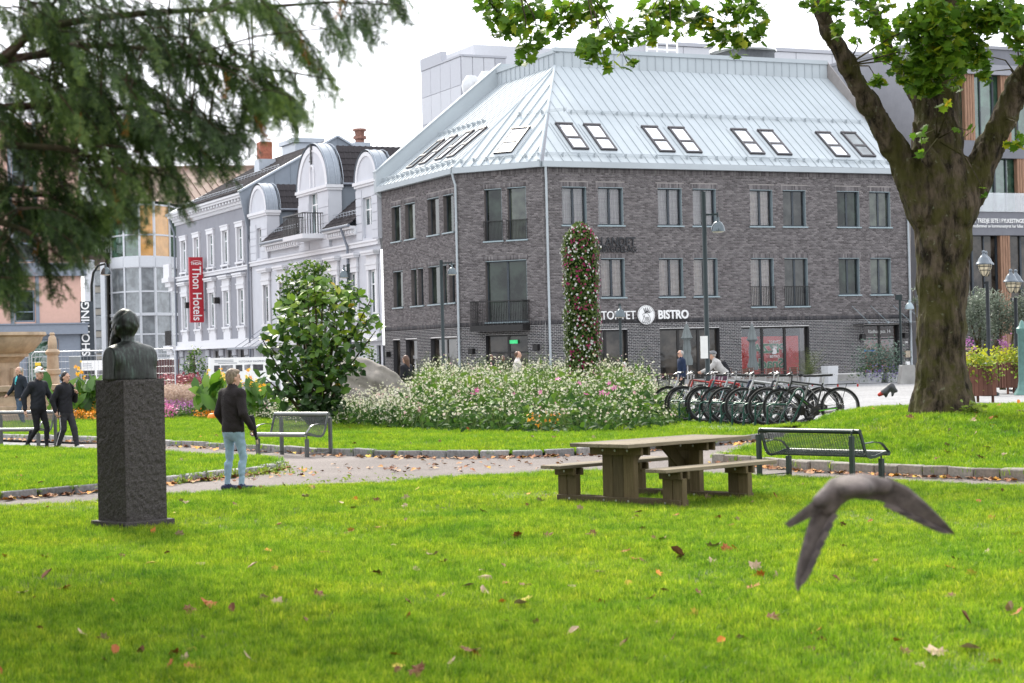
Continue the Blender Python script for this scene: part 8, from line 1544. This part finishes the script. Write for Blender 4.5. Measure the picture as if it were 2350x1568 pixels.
def far(label, u, Y, face, H, top, skin, hair, hm, yaw=0, **k):
    g = XY(u, Y); return person(label, (g.x, g.y, 0), face, H, dict(top=top, legs=m_black, skin=skin, hair=hm), dict(yaw=yaw, bulk=1.1, **k), .024, hair)
hb = M('brown_hair', (.10, .05, .03), .5); gh = MATS['grey_hair']; bh = MATS['black_hair']
t, hp_ = far('man in navy jacket and sunglasses standing by the closed parasol', 1566, 66, (-1, -.25), 1.82, m_navyf, 'fair', 'thin', gh)
mb = MB(); 
for s in (-1, 1): c = hp_((s * .034, .098, .015)); mb.box(c[0] - .028, c[0] + .028, c[1] - .006, c[1] + .006, c[2] - .02, c[2] + .018)
mb.bar(hp_((-.06, .096, .025)), hp_((.06, .096, .025)), .008, .01); mb.build('sunglasses', m_sad, t, world=False)
far('long-haired woman in black jacket passing behind the white flowers', 935, 62, (-.8, .6), 1.86, m_black, 'fair', 'long', hb); far('dark-skinned man at the bistro door, left of two', 1128, 78, (.8, -.6), 1.84, m_black, 'dark', 'thin', bh); far('dark-skinned man at the bistro door, right of two', 1157, 76, (-.3, -1), 1.78, m_black, 'dark', 'thin', bh)
far('balding man in pale shirt walking right behind the white flowers', 1190, 64, (1, -.1), 1.92, cloth('pale_shirt', (.55, .50, .48)), 'fair', 'thin', hb); far('small person in white beside the slim lamp post', 1436, 74, (-1, 0), 1.4, m_whsh, 'fair', 'short', m_whsh)
# cyclist riding left behind the rack
g = XY(1650, 60); cy, hp_ = person('cyclist in pale grey jacket and helmet riding left past the bicycles', (g.x, g.y, .03), (-1, .12), 1.78, dict(top=cloth('pale_grey_jacket', (.40, .39, .38), .6), legs=cloth('print_leggings', (.12, .06, .09)), hair=gh), dict(pel=(0, -.22, .98), che=(0, .0, 1.26), nk=(0, .10, 1.42), hd=(0, .17, 1.58), sl=(-.18, .07, 1.37), sr=(.18, .07, 1.37), le=(-.26, .26, 1.18), lw=(-.25, .48, 1.10), re=(.26, .26, 1.18), rw=(.25, .48, 1.10), lk=(-.10, .12, .72), la=(-.10, .0, .30), rk=(.10, .14, .86), ra=(.10, .02, .48), hem=.98, bulk=1.15), .018, 'thin')
hel = blob('helmet', [ell(hp_((0, -.01, .075)), (.098, .135, .085), 0, .01), cap(hp_((-.05, .11, .06)), hp_((.05, .11, .06)), .03, .03, 0, .02)], .012, [M('helmet_shell', (.16, .165, .175), .3, .1, var=.5, scale=12)], cy, False, None, lambda x, y, z: np.maximum(hp_((0, 0, .045))[2] - z, .02 - np.abs(np.abs(x) - .045) - .6 * np.maximum(0, hp_((0, 0, .10))[2] - z)))
bp = thing('backpack', 'black backpack worn by the cyclist', 'bag', (g.x, g.y, .03), cy.rotation_euler.z); blob('bag_body', [cap((0, -.24, 1.10), (0, -.16, 1.32), .14, .13, 0, .03), cap((0, -.33, 1.08), (0, -.3, 1.16), .07, .07, 0, .03)], .02, [m_black], bp)
cb = make_bike('bicycle', 'dark bicycle ridden by the cyclist in the grey jacket', ('black', (.02, .02, .02)), 'city'); cb.location = (g.x, g.y, 0); cb.rotation_euler = (0, 0, math.radians(-7)); 
# ------------------------------------------------------------------ birds
m_feath = M('pigeon_grey', (.115, .095, .088), .8, var=.5, scale=16, bump=.3, bscale=30); m_fdark = M('pigeon_dark', (.06, .05, .05), .7, var=.3, scale=9)
BY = 7.3
def bw_(u, v, dy=0): return np.array(W(u, v, BY + dy))
c = bw_(1960, 1110); bd = thing('flying_pigeon', 'grey pigeon flying low over the front lawn with wings swept down', 'bird', tuple(c)); nrm = (0, 1., 0)
blob('body', [ell(bw_(1955, 1117), (.08, .14, .045), 0, .03), cap(bw_(1915, 1124), bw_(1880, 1150, -.05), .038, .026, 0, .03), ell(bw_(1972, 1110, .18), (.034, .05, .034), 0, .03), cap(bw_(1985, 1112), bw_(2030, 1116), .04, .03, 0, .03), cap(bw_(1930, 1128), bw_(1902, 1165, -.01), .036, .03, 0, .03)], .007, [m_feath], bd, True)
def vane(name, pairs, dys, th, mat):                     # cambered wing or tail surface from leading/trailing points
    mb = MB(); vs = []; n = len(pairs); prof = [(0, 0), (.15, 1), (.45, .9), (.8, .4), (1, 0), (.8, -.15), (.45, -.3), (.15, -.35)]
    for (a, b), dy in zip(pairs, dys):
        A_, B2 = bw_(*a, dy), bw_(*b, dy + .02); c = np.linalg.norm(B2 - A_)
        for (x, h) in prof: vs.append(A_ * (1 - x) + B2 * x + np.array([0, -1, .25]) * h * th * c)
    k = len(prof); mb.add(vs, [(i * k + j, i * k + (j + 1) % k, (i + 1) * k + (j + 1) % k, (i + 1) * k + j) for i in range(n - 1) for j in range(k)] + [tuple(range(k)), tuple(range((n - 1) * k, n * k))]); return mb.build(name, mat, bd, smooth=True)
lw = [((1885, 1130), (1945, 1140)), ((1868, 1165), (1922, 1172)), ((1852, 1210), (1900, 1215)), ((1838, 1260), (1880, 1262)), ((1827, 1305), (1860, 1308)), ((1824, 1338), (1842, 1338)), ((1828, 1356), (1833, 1356))]
rw_ = [((1975, 1094), (1965, 1145)), ((2040, 1096), (2020, 1150)), ((2085, 1118), (2062, 1168)), ((2125, 1153), (2104, 1190)), ((2158, 1186), (2143, 1208)), ((2180, 1210), (2172, 1220)), ((2192, 1226), (2190, 1228))]
vane('wing', lw, [0, -.01, -.02, -.035, -.05, -.06, -.07], .10, m_feath); vane('wing', rw_, [0, .0, .01, .02, .035, .045, .05], .12, m_feath); vane('tail', [((1895, 1128), (1905, 1160)), ((1865, 1150), (1882, 1176)), ((1830, 1178), (1845, 1196)), ((1800, 1202), (1812, 1212))], [-.04, -.06, -.08, -.1], .08, m_feath)
for k in range(7):                                       # flight feathers along the trailing edges
    t = k / 6
    for P_, Q_, dy in (((1918 - 58 * t, 1180 + 125 * t), (1884 - 50 * t, 1228 + 122 * t), -.03 - .03 * t), ((2030 + 105 * t, 1158 + 50 * t), (2078 + 108 * t, 1176 + 50 * t), .02 + .03 * t)):
        a, b = Vector(bw_(*P_, dy)), Vector(bw_(*Q_, dy)); d = (b - a).normalized(); s_ = d.cross(Vector((0, 1, 0))).normalized() * .011; mb = MB(); mb.extr([a - s_, a + (b - a) * .6 - s_, b, a + (b - a) * .6 + s_, a + s_], (0, .003, 0)); mb.build('feather', m_fdark if k % 2 else m_feath, bd)
BY = 30.0; c = bw_(2040, 893); b2 = thing('flying_bird', 'small dark bird in flight over the pavement with a red left tip', 'bird', tuple(c))
blob('body', [cap(bw_(2028, 900), bw_(2046, 888), .05, .055, 0, .03), cap(bw_(2044, 888), bw_(2056, 897), .05, .03, 0, .03), cap(bw_(2034, 900), bw_(2033, 910), .045, .02, 0, .02), cap(bw_(2050, 895), bw_(2048, 908), .035, .018, 0, .02), cap(bw_(2018, 906), bw_(2027, 901), .03, .04, 1, .01)], .011, [M('jackdaw_grey', (.06, .062, .07), .6, var=.5, scale=16), M('red_tip', (.45, .03, .02), .6)], b2, True)
# ================================================================== LEFT BACKGROUND: fountain, fence, boards
m_sand = M('sandstone', (.40, .30, .21), .9, var=.25, scale=2.5, bump=.5, bscale=14)
g = XY(-18, 63); ft = thing('stone_fountain', 'large weathered sandstone fountain basin at the left edge behind the wire fence', 'fountain', (g.x, g.y, 0)); zr = W(50, 763, 63).z
mb = MB(); mb.lathe(g, [(0, zr - .12), (1.6, zr - .12), (1.66, zr), (1.80, zr), (1.82, zr - .10), (1.70, zr - .16), (1.66, zr - .30), (1.40, zr - .62), (1.22, zr - .70), (1.22, zr - .80), (.9, zr - .86)], 40); mb.build('upper_basin', m_sand, ft, smooth=True)
mb = MB(); mb.lathe(g, [(1.15, zr - .72), (1.12, zr - .85), (.95, zr - 1.0), (.92, .9), (1.05, .8), (1.2, .55), (1.25, .3)], 8); mb.build('shaft', m_sand, ft)
for k in range(8):
    a = 2 * PI * (k + .5) / 8; d = Vector((math.cos(a), math.sin(a), 0)); mb = MB(); mb.obox(Vector((g.x, g.y, 1.15)) + d * .93, d * .10, d.cross(UPZ) * .14, UPZ * .62); mb.build('pilaster', m_sand, ft, bevel=.03)
mb = MB(); mb.lathe(g, [(3.3, 0), (3.3, .28), (3.0, .30), (3.0, .55), (2.72, .57), (2.72, .85), (2.6, .9), (2.6, 1.0), (2.85, 1.03), (2.88, 1.2), (2.6, 1.22), (2.5, .8), (1.0, .6)], 40); mb.build('lower_basin', m_sand, ft, smooth=True)
g = XY(124, 66); fc = thing('stone_finial', 'short carved sandstone column with domed top right of the fountain basin', 'column', (g.x, g.y, 0)); z1 = W(124, 763, 66).z; k = z1 / 3.0
mb = MB(); mb.lathe(g, [(.30, 0), (.30, 1.0), (.24, 1.1), (.20, 1.5 * k), (.26, 1.55 * k), (.27, 1.68 * k), (.21, 1.72 * k), (.19, 2.2 * k), (.24, 2.24 * k), (.26, 2.32 * k), (.2, 2.38 * k), (.155, 2.42 * k), (.16, 2.6 * k), (.13, 2.82 * k), (.07, 2.9 * k), (.1, 2.94 * k), (.06, 3.0 * k), (0, 3.0 * k)], 18); mb.build('shaft', m_sand, fc, smooth=True)
m_galv = M('galvanised_fence', (.42, .44, .47), .4, .5, var=.08)
def fence(u0, u1, Y0, Y1, label, zt=2.32):
    a, b = XY(u0, Y0), XY(u1, Y1); t = thing('fence_panel', label, 'fence', (a.x, a.y, 0), group='temporary fence panels'); d = (b - a); ln = d.length; d.normalize(); mb = MB(); A = lambda s, z: a + d * s + UPZ * z
    mb.tube([A(0, .0), A(0, zt - .12), A(.1, zt), A(ln - .1, zt), A(ln, zt - .12), A(ln, 0)], .024, 8); mb.tube([A(0, .2), A(ln, .2)], .02, 6); mb.tube([A(0, zt - .18), A(ln, zt - .18)], .016, 6); mb.build('frame', m_galv, t, smooth=True); mb = MB(); n = int(ln / .13)
    for i in range(1, n): mb.tube([A(i * ln / n, .2), A(i * ln / n, zt)], .0045, 3, cap=False)
    for z in (.45, .7, .95, 1.2, 1.45, 1.7, 1.95): mb.tube([A(0, z), A(ln, z)], .005, 3, cap=False)
    mb.build('wire_infill', m_galv, t)['kind'] = 'stuff'
    for s in (0, ln): mb = MB(); mb.obox(A(s, .06), d * .12, UPZ.cross(d) * .32, UPZ * .07); mb.build('foot_block', m_conc, t)
    return t
fence(-130, 70, 66, 69, 'wire fence panel in front of the fountain'); f2 = fence(76, 245, 69, 70, 'wire fence panel with yellow tags left of the bust'); fence(249, 404, 70, 68, 'wire fence panel ending right of the bust')
for v in (836, 846): p = W(87, v, 68.8); mb = MB(); mb.box(p.x - .10, p.x + .10, p.y - .02, p.y + .01, p.z - .06, p.z + .06); mb.build('yellow_tag', M('yellow_tag', (.75, .55, .05), .6), f2)
a, b = W(80, 868, 68.7), W(160, 860, 69.2); tp_ = MB(); tp_.bar(a, b, .01, .05); tp_.build('blue_tape', M('blue_tape', (.12, .25, .38), .6), f2)
g = XY(175, 64); o = MB(); z = W(175, 818, 64).z; o.box(g.x - .19, g.x + .19, g.y, g.y + .12, -.02, z); o = o.build('grey_stele', M('stele_grey', (.26, .29, .32), .5, .1, var=.05), bevel=.01); tag(o, 'plain grey upright stele in front of the wire fence', 'stele')
m_ph = [M('photo_dark', (.05, .05, .055), .6, var=.6, scale=9), M('photo_mid', (.20, .20, .21), .6, var=.6, scale=7), M('photo_green', (.10, .30, .08), .6)]; m_grtx = M('grey_print', (.25, .26, .30), .7)
def board(u0, u1, v0, v1, Y, label, photos, title):
    a, b = XY(u0, Y), XY(u1, Y + 1); t = thing('notice_board', label, 'notice board', (a.x, a.y, 0)); d = (b - a); ln = d.length; d.normalize(); n = d.cross(UPZ); z1, z0 = W(u0, v0, Y).z, W(u0, v1, Y).z; c = a + d * ln / 2
    mb = MB(); mb.obox(c + UPZ * (z0 + z1) / 2, d * ln / 2, n * .03, UPZ * (z1 - z0) / 2); mb.build('panel', m_white, t); mb = MB()
    for s in (0, ln): mb.obox(a + d * s + UPZ * z1 / 2, d * .04, n * .04, UPZ * (z1 / 2 + .03))
    mb.build('post', m_pvc, t)
    for (x0, x1, y0, y1, k) in photos: mb = MB(); mb.obox(a + d * ln * (x0 + x1) / 2 + n * .034 + UPZ * (z1 - (z1 - z0) * (y0 + y1) / 2), d * ln * (x1 - x0) / 2, n * .004, UPZ * (z1 - z0) * (y1 - y0) / 2); mb.build('photo', m_ph[k], t)
    if title: letters('lettering', 'FOTOGRAF DAGFINN PETTERSEN', .10, a + d * ln * .68 + n * .035 + UPZ * (z1 - .16), d, UPZ, m_grtx, t, .002, .001); letters('lettering', '1907-1976', .09, a + d * ln * .58 + n * .035 + UPZ * (z1 - .30), d, UPZ, m_grtx, t, .002, .001)
    for (x, y) in ((.2, .1), (.2, .16), (.25, .22)): mb = MB(); mb.obox(a + d * ln * x + n * .033 + UPZ * (z1 - (z1 - z0) * y), d * ln * .13, n * .002, UPZ * .012); mb.build('text_line', m_grtx, t)
board(483, 648, 822, 880, 71, 'long white notice board with old photographs behind the standing person', [(.06, .14, .3, .55, 0), (.16, .32, .3, .55, 1), (.16, .3, .6, .75, 2), (.36, .45, .3, .55, 0), (.48, .56, .3, .5, 1), (.6, .74, .3, .55, 0), (.78, .9, .3, .55, 1)], True); board(186, 262, 828, 905, 73, 'white notice board with black and white photos behind the cannas', [(.04, .42, .30, .56, 0), (.5, .8, .30, .5, 1), (.2, .6, .62, .8, 0)], False)
g = XY(152, 104)
# ================================================================== SMALL DETAIL: fallen leaves, litter, weeds
fl_m = [M('leaf_brown', (.16, .065, .03), .8, var=.35, scale=30), M('leaf_rust', (.34, .10, .025), .75, var=.3, scale=30), M('leaf_tan', (.42, .30, .20), .8, var=.3, scale=30), M('leaf_orange', (.60, .20, .02), .7, var=.25, scale=30), M('leaf_yellow', (.55, .40, .05), .7, var=.25, scale=30)]
fl_n = ['brown', 'rust-red', 'pale tan', 'orange', 'yellow']
def curled(seed, mat):
    rg = random.Random(seed); V0_, F0_ = maple_leaf() if seed % 3 else oval_leaf(.6, .1); bm = bmesh.new(); vs = []; c = rg.uniform(.35, 1.3); fo = rg.uniform(-.5, .8)
    for (x, y, z) in V0_: vs.append(bm.verts.new((x, y * math.cos(fo * y), z + c * x * x + .5 * abs(fo) * y * y + rg.uniform(-.04, .04))))
    for f in F0_: bm.faces.new([vs[i] for i in f])
    me = bpy.data.meshes.new('fallen_leaf'); bm.to_mesh(me); bm.free(); me.materials.append(mat); return me
lm = [[curled(s * 5 + k, fl_m[k]) for s in range(3)] for k in range(5)]
rg = random.Random(21)
def drop(u, v, key, where, zoff=.03, smin=.07, smax=.13, k=None):
    p = G(u, v, LAWN_Z.get(key, 0)); x, y = p.x, p.y
    if key == 'right':
        for _ in range(6): p = G(u, v, LAWN_Z['right'] + float(gz(p.x, p.y))); 
        x, y = p.x, p.y
    if key and not inpoly(np.array([x]), np.array([y]), LAWNS[key])[0]: return
    k = rg.choices(range(5), (5, 4, 5, 1.5, 1.2))[0] if k is None else k; o = bpy.data.objects.new('fallen_leaf', lm[k][rg.randrange(3)]); COL.objects.link(o); z = float(gz(x, y)) + LAWN_Z.get(key, 0)
    o.location = (x, y, z + zoff); o.rotation_euler = (rg.gauss(0, .45), rg.gauss(0, .45), rg.uniform(0, 6.28)); s = rg.uniform(smin, smax); o.scale = (s, s, s); tag(o, fl_n[k] + ' fallen leaf lying ' + where, 'leaf', 'fallen leaves ' + where)
for i in range(200):
    v = 1120 + 440 * rg.random() ** 1.5; drop(rg.uniform(-10, 2360), v, 'near', 'on the front lawn')
for (u, v, k) in ((352, 1228, 3), (1078, 1516, 0), (1186, 1243, 1), (1864, 1340, 2), (566, 1318, 2), (478, 1402, 1), (2230, 1450, 0), (1097, 1333, 2), (1105, 1366, 2), (1570, 1285, 0), (1640, 1268, 2), (866, 1325, 0), (1180, 1395, 2), (95, 1345, 0), (2145, 1505, 2), (1730, 1310, 2), (960, 1560, 0), (2252, 1500, 2)): drop(u, v, 'near', 'on the front lawn', .045, .12, .16, k)
for i in range(34): drop(rg.uniform(0, 640), rg.uniform(1045, 1120), 'left', 'on the narrow lawn tip', .04)
for i in range(60): drop(rg.uniform(380, 1900), rg.uniform(968, 1045), 'middle', 'on the lawn before the flower bed', .04, .09, .16)
for i in range(36): drop(rg.uniform(1980, 2350), rg.uniform(985, 1090), 'right', 'on the raised lawn under the maple', .05, .09, .15)
# windrows of leaves along the kerbs and specks on the gravel: too many to count
def litter(name, label, pts, n, spread, s0, s1):
    P = np.array(pts); seg = RNG.integers(0, len(P) - 1, n); t = RNG.uniform(0, 1, n)[:, None]; q = P[seg] * (1 - t) + P[seg + 1] * t + RNG.normal(size=(n, 2)) * spread; V0_, F0_ = maple_leaf(); V0_ = np.array(V0_); V0_[:, 2] += .9 * V0_[:, 0] ** 2
    R = rot_rand(n, .45) * RNG.uniform(s0, s1, n)[:, None, None]; V, F = scat(V0_, F0_, R, np.column_stack([q, np.full(n, .025)])); r = RNG.uniform(0, 1, n); o = npmesh(name, V, F, rndmat('leaf_litter', [(0, (.10, .04, .02)), (.4, (.26, .09, .03)), (.7, (.42, .28, .17)), (.92, (.55, .22, .03)), (1, (.5, .38, .06))], .8), rnd=np.repeat(r, len(F0_))); o['kind'] = 'stuff'; tag(o, label, 'leaf litter')
off = lambda key, a, b, dy: [(x, y + dy) for x, y in LAWNS[key][a:b]]
litter('leaf_litter', 'drift of dry leaves along the kerb of the narrow lawn tip', off('left', 1, 8, -.28), 260, .10, .07, .14); litter('leaf_litter', 'dry leaves along the long curved kerb by the left bench', off('middle', 2, 14, -.35), 330, .18, .08, .15); litter('leaf_litter', 'dry leaves along the kerb behind the dark green bench', off('right', 0, 7, -.22), 260, .10, .07, .13)
litter('leaf_litter', 'scattered dry leaves on the gravel path', [tuple(G(u, v).xy) for u, v in ((420, 1110), (700, 1085), (1000, 1075), (1400, 1062))], 130, .8, .06, .12)
wq = np.array(off('left', 2, 8, -.12) + off('left', 3, 8, -.2)); i_ = RNG.integers(0, len(wq) - 1, 160); tt = RNG.uniform(0, 1, 160)[:, None]; wq = wq[i_] * (1 - tt) + wq[np.minimum(i_ + 1, len(wq) - 1)] * tt + RNG.normal(size=(160, 2)) * .08; wd = np.repeat(np.column_stack([wq, np.full(160, .03)]), 8, 0) + RNG.normal(size=(1280, 3)) * np.array([.06, .06, .04]); wd[:, 2] = np.abs(wd[:, 2]); o = leaves('weeds', wd, .04, .10, oval_leaf(.4, .2), m_lime, None); tag(o, 'small green weeds growing along the kerb of the narrow lawn tip', 'weeds')
bq = np.array([tuple(G(u, v).xy) for u, v in ((640, 1092), (760, 1106), (900, 1100), (660, 1085))]); wd = np.repeat(np.column_stack([bq, np.full(4, .02)]), 40, 0) + RNG.normal(size=(160, 3)) * np.array([.28, .1, .03]); wd[:, 2] = np.abs(wd[:, 2]); o = leaves('weeds', wd, .03, .08, oval_leaf(.4, .2), m_lime, None); tag(o, 'a few weeds sprouting in the gravel near the lawn tip', 'weeds')
fx = XY(2232, 33.2); wd = RNG.normal(size=(110, 3)) * np.array([.11, .08, .08]) + np.array([fx.x, fx.y, float(gz(fx.x, fx.y)) + .2]); o = leaves('maple_sucker', wd, .07, .13, oval_leaf(.6, .2), m_lime, None); tag(o, 'tuft of fresh leaves at the right foot of the maple trunk', 'plant')
